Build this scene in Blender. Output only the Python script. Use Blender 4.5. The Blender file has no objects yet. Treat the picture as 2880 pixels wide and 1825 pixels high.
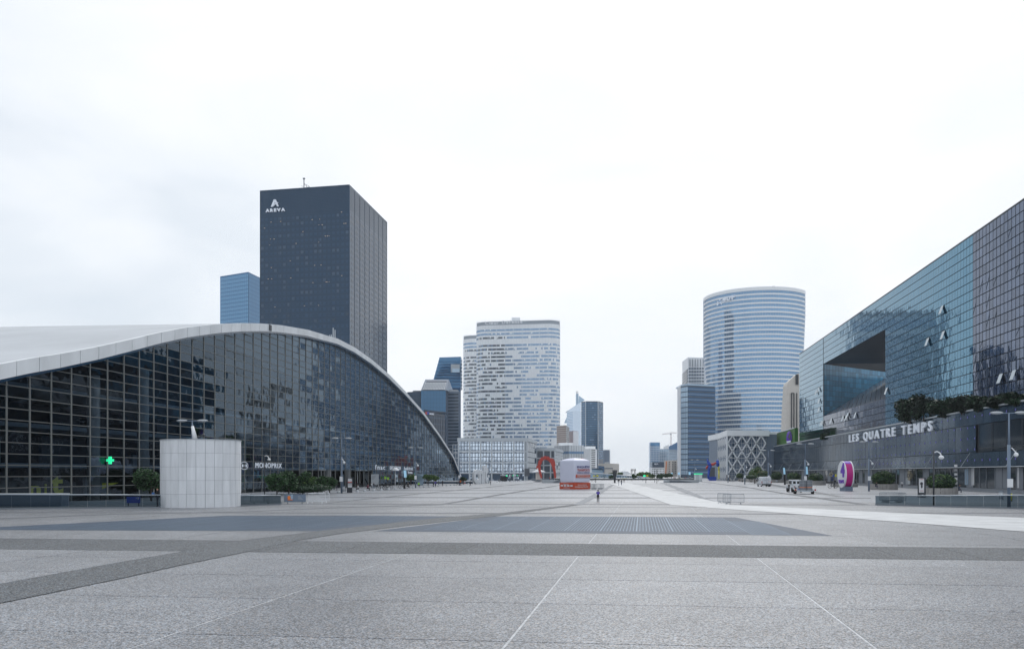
import bpy, math, random
from mathutils import Vector, Matrix
R = random.Random(7)
scene = bpy.context.scene
COL = scene.collection
rad = math.radians

# ------------------------------------------------------------------ camera, sky, sun, exposure
F, CX, HY, H = 2400.0, 1440.0, 1331.0, 3.2      # photograph's focal length, centre and eye line in photograph pixels
cam_d = bpy.data.cameras.new('camera')
cam = bpy.data.objects.new('camera', cam_d); COL.objects.link(cam)
cam.location = (0, 0, H); cam.rotation_euler = (rad(90), 0, 0)
cam_d.sensor_width = 36.0; cam_d.lens = F/2880*36.0
cam_d.shift_y = (HY-912.5)/2880
cam_d.clip_start = 0.2; cam_d.clip_end = 20000
scene.camera = cam

SUN_EL, SUN_AZ = 42.0, 14.0                     # degrees; azimuth clockwise from +Y
world = bpy.data.worlds.new('World'); scene.world = world; world.use_nodes = True
nt = world.node_tree; nt.nodes.clear()
def N(t, **k):
    n = nt.nodes.new(t)
    for a, b in k.items(): setattr(n, a, b)
    return n
out = N('ShaderNodeOutputWorld'); bg = N('ShaderNodeBackground'); bg.inputs['Strength'].default_value = 0.1
sky = N('ShaderNodeTexSky'); sky.sky_type = 'NISHITA'; sky.sun_disc = False
sky.sun_elevation = rad(SUN_EL); sky.sun_rotation = rad(SUN_AZ)
tc = N('ShaderNodeTexCoord')
sv = Vector((math.sin(rad(SUN_AZ))*math.cos(rad(SUN_EL)), math.cos(rad(SUN_AZ))*math.cos(rad(SUN_EL)), math.sin(rad(SUN_EL))))
nrm = N('ShaderNodeVectorMath', operation='NORMALIZE'); nt.links.new(tc.outputs['Generated'], nrm.inputs[0])
mp = N('ShaderNodeMapping'); mp.inputs['Scale'].default_value = (1.0, 1.0, 2.6); mp.inputs['Rotation'].default_value=(0.1,0.25,0.3)
nt.links.new(nrm.outputs[0], mp.inputs['Vector'])
n1 = N('ShaderNodeTexNoise'); n1.inputs['Scale'].default_value = 2.3; n1.inputs['Detail'].default_value = 4; n1.inputs['Roughness'].default_value = 0.5; n1.inputs['Distortion'].default_value=0.35
nt.links.new(mp.outputs[0], n1.inputs['Vector'])
dot = N('ShaderNodeVectorMath', operation='DOT_PRODUCT'); dot.inputs[1].default_value = sv
nt.links.new(nrm.outputs[0], dot.inputs[0])
glow = N('ShaderNodeMapRange'); glow.inputs['From Min'].default_value = 0.60; glow.inputs['From Max'].default_value = 0.98
glow.inputs['To Min'].default_value = 0.0; glow.inputs['To Max'].default_value = 1.0; glow.interpolation_type='SMOOTHSTEP'
nt.links.new(dot.outputs['Value'], glow.inputs['Value'])
r1 = N('ShaderNodeMapRange'); r1.inputs['From Min'].default_value=0.36; r1.inputs['From Max'].default_value=0.66
nt.links.new(n1.outputs['Fac'], r1.inputs['Value'])
gl2 = N('ShaderNodeMath', operation='MULTIPLY'); gl2.inputs[1].default_value=0.62; nt.links.new(glow.outputs[0], gl2.inputs[0])
addv = N('ShaderNodeMath', operation='MULTIPLY_ADD'); addv.inputs[1].default_value=0.72
nt.links.new(r1.outputs[0], addv.inputs[0]); nt.links.new(gl2.outputs[0], addv.inputs[2])
ramp = N('ShaderNodeValToRGB')
e = ramp.color_ramp.elements
e[0].position=0.0; e[0].color=(0.60,0.665,0.735,1)
e[1].position=1.0; e[1].color=(0.868,0.885,0.91,1)
m_=e.new(0.5); m_.color=(0.765,0.805,0.85,1)
nt.links.new(addv.outputs[0], ramp.inputs['Fac'])
mul = N('ShaderNodeVectorMath', operation='MULTIPLY'); mul.inputs[1].default_value=(12.2,12.2,12.2)
nt.links.new(ramp.outputs['Color'], mul.inputs[0])
mix = N('ShaderNodeMixRGB'); mix.inputs['Fac'].default_value = 0.95
nt.links.new(sky.outputs[0], mix.inputs['Color1']); nt.links.new(mul.outputs[0], mix.inputs['Color2'])
nt.links.new(mix.outputs[0], bg.inputs['Color']); nt.links.new(bg.outputs[0], out.inputs['Surface'])

sun_d = bpy.data.lights.new('sun', 'SUN'); sun_d.energy = 1.1; sun_d.angle = rad(16); sun_d.color=(1.0,0.97,0.93)
sun = bpy.data.objects.new('sun', sun_d); COL.objects.link(sun)
sun.rotation_euler = (-sv).to_track_quat('-Z','Y').to_euler(); sun.location=(0,0,300)
vs = scene.view_settings; vs.view_transform='Standard'; vs.look='None'; vs.exposure=0.0; vs.gamma=1.0; vs.use_curve_mapping=False
scene.display_settings.display_device='sRGB'
scene.render.resolution_x=1024; scene.render.resolution_y=648
try:
    scene.cycles.max_bounces=8; scene.cycles.transparent_max_bounces=16; scene.cycles.volume_bounces=1
except Exception: pass

# ------------------------------------------------------------------ materials
def _mat(name):
    m = bpy.data.materials.new(name); m.use_nodes=True
    return m, m.node_tree, m.node_tree.nodes['Principled BSDF']
def plain(name, col, rough=0.6, metal=0.0, ior=1.45, var=0.0, vscale=1.0, bump=0.0, bscale=5.0, rnd=0.0, emit=0.0, bdist=0.05, vstretch=(1,1,1)):
    m, t, b = _mat(name)
    b.inputs['Base Color'].default_value=(*col,1); b.inputs['Roughness'].default_value=rough
    b.inputs['Metallic'].default_value=metal; b.inputs['IOR'].default_value=ior
    L=t.links.new
    geo=None
    if var or bump:
        geo=t.nodes.new('ShaderNodeNewGeometry')
    src=None
    if var:
        mpp=t.nodes.new('ShaderNodeMapping'); mpp.inputs['Scale'].default_value=vstretch; L(geo.outputs['Position'],mpp.inputs['Vector'])
        n=t.nodes.new('ShaderNodeTexNoise'); n.inputs['Scale'].default_value=vscale; n.inputs['Detail'].default_value=5
        L(mpp.outputs[0], n.inputs['Vector'])
        mr=t.nodes.new('ShaderNodeMapRange'); mr.inputs['From Min'].default_value=.3; mr.inputs['From Max'].default_value=.7
        mr.inputs['To Min'].default_value=1-var; mr.inputs['To Max'].default_value=1+var
        L(n.outputs['Fac'], mr.inputs['Value']); src=mr.outputs[0]
    if rnd:
        oi=t.nodes.new('ShaderNodeObjectInfo')
        mr=t.nodes.new('ShaderNodeMapRange'); mr.inputs['To Min'].default_value=1-rnd; mr.inputs['To Max'].default_value=1+rnd
        L(oi.outputs['Random'], mr.inputs['Value'])
        if src:
            mm=t.nodes.new('ShaderNodeMath'); mm.operation='MULTIPLY'; L(src,mm.inputs[0]); L(mr.outputs[0],mm.inputs[1]); src=mm.outputs[0]
        else: src=mr.outputs[0]
    if src:
        v=t.nodes.new('ShaderNodeVectorMath'); v.operation='SCALE'; v.inputs[0].default_value=col; L(src, v.inputs['Scale']); L(v.outputs[0], b.inputs['Base Color'])
    if bump:
        n=t.nodes.new('ShaderNodeTexNoise'); n.inputs['Scale'].default_value=bscale; n.inputs['Detail'].default_value=2
        L(geo.outputs['Position'], n.inputs['Vector'])
        bp=t.nodes.new('ShaderNodeBump'); bp.inputs['Strength'].default_value=bump; bp.inputs['Distance'].default_value=bdist
        L(n.outputs['Fac'], bp.inputs['Height']); L(bp.outputs[0], b.inputs['Normal'])
    if emit:
        b.inputs['Emission Color'].default_value=(*col,1); b.inputs['Emission Strength'].default_value=emit
    return m
def schlick(t,f0):
    L=t.links.new; g=t.nodes.new('ShaderNodeNewGeometry'); d=t.nodes.new('ShaderNodeVectorMath'); d.operation='DOT_PRODUCT'
    L(g.outputs['Normal'],d.inputs[0]); L(g.outputs['Incoming'],d.inputs[1])
    a=t.nodes.new('ShaderNodeMath'); a.operation='ABSOLUTE'; L(d.outputs['Value'],a.inputs[0])
    b=t.nodes.new('ShaderNodeMath'); b.operation='SUBTRACT'; b.inputs[0].default_value=1; L(a.outputs[0],b.inputs[1])
    c=t.nodes.new('ShaderNodeMath'); c.operation='POWER'; c.inputs[1].default_value=4.2; L(b.outputs[0],c.inputs[0])
    e=t.nodes.new('ShaderNodeMath'); e.operation='MULTIPLY_ADD'; e.inputs[1].default_value=1-f0; e.inputs[2].default_value=f0; e.use_clamp=True; L(c.outputs[0],e.inputs[0])
    return e
def hall_glass(name):
    m=bpy.data.materials.new(name); m.use_nodes=True; t=m.node_tree; t.nodes.clear(); L=t.links.new
    o=t.nodes.new('ShaderNodeOutputMaterial'); mx=t.nodes.new('ShaderNodeMixShader'); g=t.nodes.new('ShaderNodeBsdfGlossy'); tr=t.nodes.new('ShaderNodeBsdfTransparent')
    g.inputs['Color'].default_value=(.60,.76,.93,1); g.inputs['Roughness'].default_value=.015; tr.inputs['Color'].default_value=(.42,.5,.56,1)
    fr=schlick(t,.05)
    geo=t.nodes.new('ShaderNodeNewGeometry'); n=t.nodes.new('ShaderNodeTexNoise'); n.inputs['Scale'].default_value=.55; n.inputs['Detail'].default_value=1.5
    L(geo.outputs['Position'], n.inputs['Vector'])
    bp=t.nodes.new('ShaderNodeBump'); bp.inputs['Strength'].default_value=.35; bp.inputs['Distance'].default_value=.06
    L(n.outputs['Fac'],bp.inputs['Height']); L(bp.outputs[0],g.inputs['Normal'])
    L(fr.outputs[0],mx.inputs['Fac']); L(tr.outputs[0],mx.inputs[1]); L(g.outputs[0],mx.inputs[2]); L(mx.outputs[0],o.inputs['Surface'])
    return m
def rail_glass(name):
    m=bpy.data.materials.new(name); m.use_nodes=True; t=m.node_tree; t.nodes.clear(); L=t.links.new
    o=t.nodes.new('ShaderNodeOutputMaterial'); mx=t.nodes.new('ShaderNodeMixShader'); g=t.nodes.new('ShaderNodeBsdfGlossy'); tr=t.nodes.new('ShaderNodeBsdfTransparent')
    g.inputs['Color'].default_value=(.22,.27,.31,1); g.inputs['Roughness'].default_value=.03; tr.inputs['Color'].default_value=(.22,.28,.32,1)
    fr=schlick(t,.05)
    L(fr.outputs[0],mx.inputs['Fac']); L(tr.outputs[0],mx.inputs[1]); L(g.outputs[0],mx.inputs[2]); L(mx.outputs[0],o.inputs['Surface'])
    return m
def aggregate(name, lo, hi, scale, stain=.08, rough=.75):
    m, t, b = _mat(name); L=t.links.new
    geo=t.nodes.new('ShaderNodeNewGeometry')
    v=t.nodes.new('ShaderNodeTexVoronoi'); v.inputs['Scale'].default_value=scale; L(geo.outputs['Position'], v.inputs['Vector'])
    sp=t.nodes.new('ShaderNodeSeparateColor'); L(v.outputs['Color'], sp.inputs[0])
    rp=t.nodes.new('ShaderNodeValToRGB'); el=rp.color_ramp.elements
    el[0].position=0; el[0].color=(*[c*.35 for c in lo],1); el[1].position=1; el[1].color=(*hi,1)
    a=el.new(.25); a.color=(*lo,1)
    a=el.new(.62); a.color=(*[(x+y)/2 for x,y in zip(lo,hi)],1)
    L(sp.outputs[0], rp.inputs['Fac'])
    warm=t.nodes.new('ShaderNodeMixRGB'); warm.blend_type='MULTIPLY'; L(rp.outputs['Color'], warm.inputs['Color1'])
    r2=t.nodes.new('ShaderNodeValToRGB'); e2=r2.color_ramp.elements; e2[0].color=(.86,.97,1.14,1); e2[1].color=(1.22,.98,.8,1); e2[0].position=.55; e2[1].position=1.0
    L(sp.outputs[1], r2.inputs['Fac']); L(r2.outputs['Color'], warm.inputs['Color2']); warm.inputs['Fac'].default_value=.8
    # stains
    n=t.nodes.new('ShaderNodeTexNoise'); n.inputs['Scale'].default_value=.35; n.inputs['Detail'].default_value=7; n.inputs['Roughness'].default_value=.6; L(geo.outputs['Position'], n.inputs['Vector'])
    n2=t.nodes.new('ShaderNodeTexNoise'); n2.inputs['Scale'].default_value=6; n2.inputs['Detail'].default_value=6; n2.inputs['Roughness'].default_value=.7; L(geo.outputs['Position'], n2.inputs['Vector'])
    ad=t.nodes.new('ShaderNodeMath'); ad.operation='ADD'; L(n.outputs['Fac'],ad.inputs[0]); L(n2.outputs['Fac'],ad.inputs[1])
    mr=t.nodes.new('ShaderNodeMapRange'); mr.inputs['From Min'].default_value=.7; mr.inputs['From Max'].default_value=1.3
    mr.inputs['To Min'].default_value=1-stain; mr.inputs['To Max'].default_value=1+stain; L(ad.outputs[0], mr.inputs['Value'])
    oi=t.nodes.new('ShaderNodeObjectInfo'); mo=t.nodes.new('ShaderNodeMapRange'); mo.inputs['To Min'].default_value=.88; mo.inputs['To Max'].default_value=1.07; L(oi.outputs['Random'],mo.inputs['Value'])
    mm=t.nodes.new('ShaderNodeMath'); mm.operation='MULTIPLY'; L(mr.outputs[0],mm.inputs[0]); L(mo.outputs[0],mm.inputs[1])
    sc=t.nodes.new('ShaderNodeVectorMath'); sc.operation='SCALE'; L(warm.outputs[0], sc.inputs[0]); L(mm.outputs[0], sc.inputs['Scale'])
    L(sc.outputs[0], b.inputs['Base Color']); b.inputs['Roughness'].default_value=rough
    bp=t.nodes.new('ShaderNodeBump'); bp.inputs['Strength'].default_value=.18; bp.inputs['Distance'].default_value=.006; bp.invert=True
    L(v.outputs['Distance'],bp.inputs['Height']); L(bp.outputs[0],b.inputs['Normal'])
    return m
M={}
M['slab']=aggregate('pale_aggregate',(.066,.069,.072),(.47,.47,.47),36,.22,.42)
M['band']=aggregate('dark_aggregate',(.030,.034,.036),(.22,.232,.235),30)
M['plaza']=aggregate('far_paving',(.20,.205,.21),(.46,.466,.475),12,.10,.36)
M['line']=plain('paving_line',(.13,.14,.155),.7,var=.15,vscale=3)
M['linemid']=plain('grey_paving_strip',(.24,.255,.28),.7,var=.12,vscale=3)
M['mortar']=plain('mortar',(.55,.56,.58),.8,var=.25,vscale=4)
M['path']=plain('white_path',(.52,.535,.55),.6,var=.16,vscale=.5)
M['pit']=plain('grating_pit',(.028,.055,.095),.6)
M['grate']=plain('grating_steel',(.13,.20,.29),.45,metal=.3,rnd=.08)
M['black']=plain('black',(.012,.013,.015),.5)
M['dark']=plain('dark_grey',(.045,.05,.06),.5)
M['mid']=plain('mid_grey',(.18,.2,.23),.5)
M['lgrey']=plain('light_grey',(.42,.45,.48),.5)
M['steel']=plain('galvanised_steel',(.42,.47,.52),.35,metal=.6)
M['white']=plain('white_paint',(.78,.80,.83),.45)
M['concrete']=plain('white_concrete',(.74,.765,.79),.7,var=.10,vscale=.35,bump=.15,bscale=3,vstretch=(1,1,.35))
M['shell']=plain('shell_concrete',(.50,.525,.555),.65,var=.08,vscale=.12,bump=.2,bscale=.15,bdist=.6)
M['stone']=plain('drum_stone',(.74,.76,.79),.65,var=.08,vscale=2.2,rnd=.04,vstretch=(1,1,.14))
M['hglass']=hall_glass('hall_glass')
M['rglass']=rail_glass('rail_glass')
M['mullion']=plain('bronze_mullion',(.15,.158,.155),.5,metal=.2)
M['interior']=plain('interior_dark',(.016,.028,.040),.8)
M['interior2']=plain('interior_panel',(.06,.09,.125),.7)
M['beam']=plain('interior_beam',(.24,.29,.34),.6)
M['column']=plain('concrete_column',(.30,.31,.32),.7,var=.1)
M['signlit']=plain('lit_white_letters',(.66,.71,.79),.5,emit=.16)
M['green']=plain('pharmacy_green',(.02,.8,.35),.5,emit=.9)
M['yellow']=plain('yellow',(.65,.6,.05),.5)
M['qglass']=plain('tinted_glass_blue',(.042,.195,.31),.03,metal=.88,ior=1.5,bump=.28,bscale=.7,bdist=.05,rnd=.12)
M['qglass2']=plain('clear_glass_grey',(.085,.115,.18),.05,metal=.85,ior=1.5,bump=.25,bscale=.9,bdist=.04,rnd=.2)
M['notchglass']=plain('painted_sky_glass',(.07,.30,.50),.12,ior=1.6,rnd=.22)  # blue reflection of the sky put into the base colour
M['qopen']=plain('open_pane',(.25,.35,.42),.1,ior=2.2)
M['qframe']=plain('facade_joint',(.012,.018,.026),.5)
M['soffit']=plain('soffit_panel',(.10,.115,.135),.5,rnd=.06)
M['slab_roof']=plain('glazed_slope',(.09,.10,.13),.3,ior=1.6,rnd=.15)
M['lowpanel']=plain('fritted_glass_panel',(.032,.072,.115),.12,metal=.6,ior=1.5,bump=.12,bscale=.6,bdist=.03,rnd=.14,var=.15,vscale=.4)
M['dot']=plain('violet_dot',(.12,.11,.42),.5,emit=.12)
M['shop']=plain('shop_glass',(.02,.03,.04),.06,ior=1.5,rnd=.4)
M['tower_dark']=plain('dark_granite',(.010,.018,.036),.16,ior=1.42,bump=.06,bscale=.3,bdist=.05)
M['tower_pan']=plain('dark_granite_panel',(.014,.026,.050),.16,ior=1.45,rnd=.3)
for _n in ('tower_dark','tower_pan'):
    _b=M[_n].node_tree.nodes['Principled BSDF']; _b.inputs['IOR'].default_value=1.75; _b.inputs['Specular Tint'].default_value=(.38,.66,1.0,1)
M['barrier_steel']=plain('barrier_steel',(.20,.235,.27),.45,metal=.3)
M['win_dark']=plain('tower_window',(.03,.055,.09),.08,ior=1.5,rnd=.5)
M['lampwarm']=plain('office_lamp',(.7,.5,.3),.5,emit=.25)
M['blueglass']=plain('blue_glass',(.07,.20,.36),.07,metal=.45,ior=1.5,bump=.1,bscale=.3,rnd=.15)
M['blueglass2']=plain('deep_blue_glass',(.022,.12,.27),.07,metal=.35,ior=1.5,bump=.1,bscale=.3,rnd=.15)
M['navyglass']=plain('navy_glass',(.010,.028,.06),.06,ior=1.5)
M['skyglass']=plain('sky_mirror_glass',(.62,.70,.80),.07,metal=.85,bump=.15,bscale=.2,bdist=.1,rnd=.08)
M['paleblue']=plain('pale_blue_glass',(.36,.48,.60),.12,metal=.5,rnd=.1)
M['slate']=plain('slate_glass',(.02,.055,.105),.12,ior=1.6,rnd=.2)
M['greypanel']=plain('grey_panel',(.155,.205,.28),.4,rnd=.08)
M['palewall']=plain('pale_wall',(.62,.65,.68),.6,var=.05,vscale=.1)
M['beige']=plain('beige_wall',(.62,.585,.54),.7,var=.05,vscale=.2)
M['screen_grey']=plain('roof_screen_grey',(.33,.37,.42),.5)
M['pinkband']=plain('pink_band',(.34,.25,.24),.7)
M['pink']=plain('pink_wall',(.50,.42,.42),.7)
M['cwin']=plain('office_glass_blue',(.20,.34,.52),.08,metal=.4,ior=1.6)
M['cwin2']=plain('office_glass_dark',(.03,.055,.085),.08,ior=1.6)
M['cwhite']=plain('enamel_white',(.87,.89,.91),.45,var=.03,vscale=.3)
M['clouv']=plain('louvre_grey',(.50,.54,.58),.5)
M['ewin']=plain('edf_glass',(.22,.38,.58),.07,metal=.55,ior=1.5,rnd=.1)
M['ewhite']=plain('edf_white',(.84,.86,.88),.35)
M['red']=plain('red_paint',(.48,.055,.04),.5)
M['orangered']=plain('orange_red_vinyl',(.62,.10,.05),.55)
M['infl']=plain('inflatable_white',(.72,.74,.88),.55,bump=.2,bscale=1.2,bdist=.1)
M['navy']=plain('navy_print',(.035,.04,.20),.6)
M['blue']=plain('blue_paint',(.02,.07,.42),.5)
M['leaf0']=plain('leaf_deep',(.009,.022,.014),.6)
M['leaf1']=plain('leaf_dark',(.018,.045,.022),.6,rnd=.1)
M['leaf2']=plain('leaf_mid',(.045,.11,.04),.6,rnd=.1)
M['leaf3']=plain('leaf_light',(.12,.20,.055),.6)
M['leafa']=plain('leaf_autumn',(.15,.09,.03),.6)
M['bark']=plain('bark',(.07,.055,.045),.8)
M['planter']=plain('planter_stone',(.33,.32,.31),.8,var=.12,vscale=2,rnd=.06)
M['magenta']=plain('magenta_panel',(.50,.012,.22),.4)
M['purple']=plain('purple_paint',(.14,.03,.50),.4)
M['greenwall']=plain('green_cladding',(.09,.24,.05),.5)
M['skin']=plain('skin',(.42,.26,.19),.6)
M['hair']=plain('dark_hair',(.03,.02,.015),.7)
M['tyre']=plain('tyre',(.015,.015,.016),.8)
M['vanwhite']=plain('van_paint',(.70,.73,.77),.25)
M['orange']=plain('orange_strap',(.85,.22,.05),.5)
M['screen']=plain('lit_screen',(.35,.6,.78),.3,emit=.35)
M['redlamp']=plain('tail_lamp',(.35,.02,.02),.3)
M['hazegrey']=plain('far_building',(.45,.48,.5),.7)
def cloth(name,c): return plain(name,c,.8)
for nm,c in dict(c_purple=(.10,.07,.42),c_black=(.014,.015,.02),c_dgrey=(.05,.055,.065),c_white=(.65,.66,.68),c_navy=(.02,.03,.07),c_maroon=(.16,.03,.06),
                 c_lime=(.35,.75,.08),c_orange=(.8,.2,.03),c_jean=(.06,.09,.16),c_khaki=(.3,.27,.2),c_red=(.5,.05,.04),c_blue=(.05,.15,.4)).items(): M[nm]=cloth(nm,c)

# ------------------------------------------------------------------ helpers
def G(px,py,z=0.0):
    Y=(H-z)*F/(py-HY); return Vector(((px-CX)/F*Y, Y, z))
def P(px,py,Y): return Vector(((px-CX)/F*Y, Y, H+(HY-py)/F*Y))
def PX(px,Y): return (px-CX)/F*Y
def ZA(py,Y): return H+(HY-py)/F*Y
def root(name,label,cat,loc,group=None,rz=0.0):
    o=bpy.data.objects.new(name,None); COL.objects.link(o); o.location=loc; o.rotation_euler=(0,0,rz)
    o['label']=label; o['category']=cat
    if group: o['group']=group
    o.empty_display_size=.3
    return o
def tag(o,label,cat,group=None):
    o['label']=label; o['category']=cat
    if group: o['group']=group
    return o
def attach(o,par):
    if par is not None:
        o.parent=par
        if par.type=='EMPTY' or True:
            mw=Matrix.LocRotScale(par.location,par.rotation_euler,par.scale)
            if par.parent is not None: mw=Matrix.LocRotScale(par.parent.location,par.parent.rotation_euler,par.parent.scale)@par.matrix_parent_inverse@mw
            o.matrix_parent_inverse=mw.inverted()
class MB:
    def __init__(s): s.v=[]; s.f=[]; s.m=[]
    def quad(s,a,b,c,d,m=0):
        i=len(s.v); s.v+= [tuple(a),tuple(b),tuple(c),tuple(d)]; s.f.append((i,i+1,i+2,i+3)); s.m.append(m)
    def poly(s,pts,m=0):
        i=len(s.v); s.v+=[tuple(p) for p in pts]; s.f.append(tuple(range(i,i+len(pts)))); s.m.append(m)
    def box8(s,p,m=0):
        i=len(s.v); s.v+=[tuple(x) for x in p]
        for f in ((0,3,2,1),(4,5,6,7),(0,1,5,4),(1,2,6,5),(2,3,7,6),(3,0,4,7)):
            s.f.append(tuple(i+k for k in f)); s.m.append(m)
    def box(s,x0,y0,z0,x1,y1,z1,m=0):
        s.box8([(x0,y0,z0),(x1,y0,z0),(x1,y1,z0),(x0,y1,z0),(x0,y0,z1),(x1,y0,z1),(x1,y1,z1),(x0,y1,z1)],m)
    def obox(s,c,ax,ay,az,m=0):   # centre, half axes
        c,ax,ay,az=map(Vector,(c,ax,ay,az))
        s.box8([c-ax-ay-az,c+ax-ay-az,c+ax+ay-az,c-ax+ay-az,c-ax-ay+az,c+ax-ay+az,c+ax+ay+az,c-ax+ay+az],m)
    def bar(s,p,q,w,h=None,m=0,up=(0,0,1)):
        p,q=Vector(p),Vector(q); d=q-p; h=h or w
        if d.length<1e-6: return
        u=Vector(up); 
        if abs(d.normalized().dot(u))>.98: u=Vector((0,1,0))
        x=d.cross(u).normalized(); y=x.cross(d).normalized()
        s.obox((p+q)/2,x*w/2,d/2,y*h/2,m)
    def tube(s,p,q,r,r2=None,n=8,m=0,cap=True):
        p,q=Vector(p),Vector(q); r2=r if r2 is None else r2; d=q-p
        if d.length<1e-6: return
        d.normalize()
        u=Vector((0,0,1)) if abs(d.z)<.95 else Vector((1,0,0)); x=d.cross(u).normalized(); y=d.cross(x)
        i=len(s.v)
        for k in range(n):
            a=2*math.pi*k/n; w=x*math.cos(a)+y*math.sin(a)
            s.v.append(tuple(p+w*r)); s.v.append(tuple(q+w*r2))
        for k in range(n):
            a=i+2*k; b=i+2*((k+1)%n); s.f.append((a,b,b+1,a+1)); s.m.append(m)
        if cap:
            s.f.append(tuple(i+2*k for k in range(n))[::-1]); s.m.append(m)
            s.f.append(tuple(i+2*k+1 for k in range(n))); s.m.append(m)
    def path(s,pts,r,n=6,m=0):
        for a,b in zip(pts[:-1],pts[1:]): s.tube(a,b,r,n=n,m=m)
    def prism(s,poly,z0,z1,m=0,mt=None):
        n=len(poly)
        for i in range(n):
            a,b=poly[i],poly[(i+1)%n]; s.quad((a[0],a[1],z0),(b[0],b[1],z0),(b[0],b[1],z1),(a[0],a[1],z1),m)
        s.poly([(p[0],p[1],z1) for p in poly],mt if mt is not None else m)
        s.poly([(p[0],p[1],z0) for p in poly][::-1],m)
    def ball(s,c,rx,ry,rz,m=0,nu=10,nv=6,v0=-90):
        c=Vector(c); rows=[]
        for j in range(nv+1):
            la=rad(v0+(90-v0)*j/nv); rows.append([len(s.v)+k for k in range(nu)])
            for k in range(nu):
                a=2*math.pi*k/nu; s.v.append((c.x+rx*math.cos(la)*math.cos(a),c.y+ry*math.cos(la)*math.sin(a),c.z+rz*math.sin(la)))
        for j in range(nv):
            for k in range(nu):
                s.f.append((rows[j][k],rows[j][(k+1)%nu],rows[j+1][(k+1)%nu],rows[j+1][k])); s.m.append(m)
    def outward(s):
        # turn open sheets so that their front faces the square
        for k,f in enumerate(s.f):
            a,b,c=(Vector(s.v[f[i]]) for i in range(3)); n=(b-a).cross(c-a)
            if n.dot(a-Vector((0,0,3)))>0: s.f[k]=f[::-1]
        return s
    def mesh(s,name,mats,smooth=False):
        me=bpy.data.meshes.new(name); me.from_pydata(s.v,[],s.f)
        for m in mats: me.materials.append(M[m])
        if len(mats)>1: me.polygons.foreach_set('material_index',s.m)
        if smooth: me.polygons.foreach_set('use_smooth',[True]*len(s.f))
        me.update(); return me
    def build(s,name,mats,par=None,label=None,kind=None,smooth=False,recalc=False):
        if isinstance(mats,str): mats=[mats]
        me=s.mesh(name,mats,smooth)
        o=bpy.data.objects.new(name,me); COL.objects.link(o); attach(o,par)
        if label: o['label']=label
        if kind: o['kind']=kind
        return o
def inst(name,me,par,mw,mat=None):
    o=bpy.data.objects.new(name,me); COL.objects.link(o); attach(o,par)
    o.matrix_basis=mw
    return o
def copy_tree(o,loc=None,rz=None,label=None,sc=None):
    c=o.copy(); COL.objects.link(c)
    for ch in [x for x in o.children]:
        d=ch.copy(); COL.objects.link(d); d.parent=c
        for g in ch.children:
            e_=g.copy(); COL.objects.link(e_); e_.parent=d
    if loc is not None: c.location=loc
    if rz is not None: c.rotation_euler=(0,0,rz)
    if sc is not None: c.scale=sc if hasattr(sc,'__len__') else (sc,sc,sc)
    if label: c['label']=label
    return c
_tc={}
def glyph(txt,bold=0.0):
    k=(txt,bold)
    if k in _tc: return _tc[k]
    cu=bpy.data.curves.new('t','FONT'); cu.body=txt; cu.resolution_u=3; cu.offset=bold
    ob=bpy.data.objects.new('t',cu); COL.objects.link(ob)
    dg=bpy.context.evaluated_depsgraph_get(); me=bpy.data.meshes.new_from_object(ob.evaluated_get(dg))
    vs_=[v.co.copy() for v in me.vertices]; fs=[tuple(p.vertices) for p in me.polygons]
    ec={}
    for f in fs:
        for a,b in zip(f,f[1:]+f[:1]): ec[(a,b)]=ec.get((a,b),0)+1
    edges=[e_ for e_ in ec if (e_[1],e_[0]) not in ec]
    bpy.data.objects.remove(ob); bpy.data.meshes.remove(me); bpy.data.curves.remove(cu)
    if not vs_: r=None
    else:
        x0=min(v.x for v in vs_);x1=max(v.x for v in vs_);y0=min(v.y for v in vs_);y1=max(v.y for v in vs_)
        r=(vs_,fs,edges,x0,x1,y0,y1)
    _tc[k]=r; return r
def put_text(mb,txt,O,Rv,Uv,W,Hh,depth=.05,m=0,bold=0.01,base=None):
    """fit text in a box from O spanning Rv*W and Uv*Hh, extruded towards the viewer side"""
    g=glyph(txt,bold)
    if not g: return
    vs_,fs,ed,x0,x1,y0,y1=g
    if base: y0,y1=base
    Rv=Vector(Rv).normalized(); Uv=Vector(Uv).normalized(); Nn=Rv.cross(Uv).normalized(); O=Vector(O)
    i=len(mb.v); n=len(vs_)
    for d in (depth,0):
        for v in vs_:
            mb.v.append(tuple(O+Rv*((v.x-x0)/(x1-x0)*W)+Uv*((v.y-y0)/(y1-y0)*Hh)+Nn*d))
    for f in fs: mb.f.append(tuple(i+k for k in f)); mb.m.append(m)
    for a,b in ed: mb.f.append((i+b,i+a,i+n+a,i+n+b)); mb.m.append(m)
def letters(txt,O,Rv,Uv,W,Hh,depth,mat,par,bold=.02,name='letter',gap=.12):
    ws=[]
    for ch in txt:
        g=glyph(ch,bold); ws.append((g[4]-g[3]) if g else .35)
    tot=sum(ws)+gap*(len(txt)-1); x=0
    g0=glyph('H',bold); base=(g0[5],g0[6]); Rn=Vector(Rv).normalized()
    for ch,w in zip(txt,ws):
        if ch!=' ':
            mb=MB(); g=glyph(ch,bold); 
            yb=(g[5]-base[0])/(base[1]-base[0])*Hh; hh=(g[6]-g[5])/(base[1]-base[0])*Hh
            put_text(mb,ch,Vector(O)+Rn*(x/tot*W)+Vector(Uv)*yb,Rv,Uv,w/tot*W,hh,depth,0,bold)
            mb.build(name,mat,par)
        x+=w+gap
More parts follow.
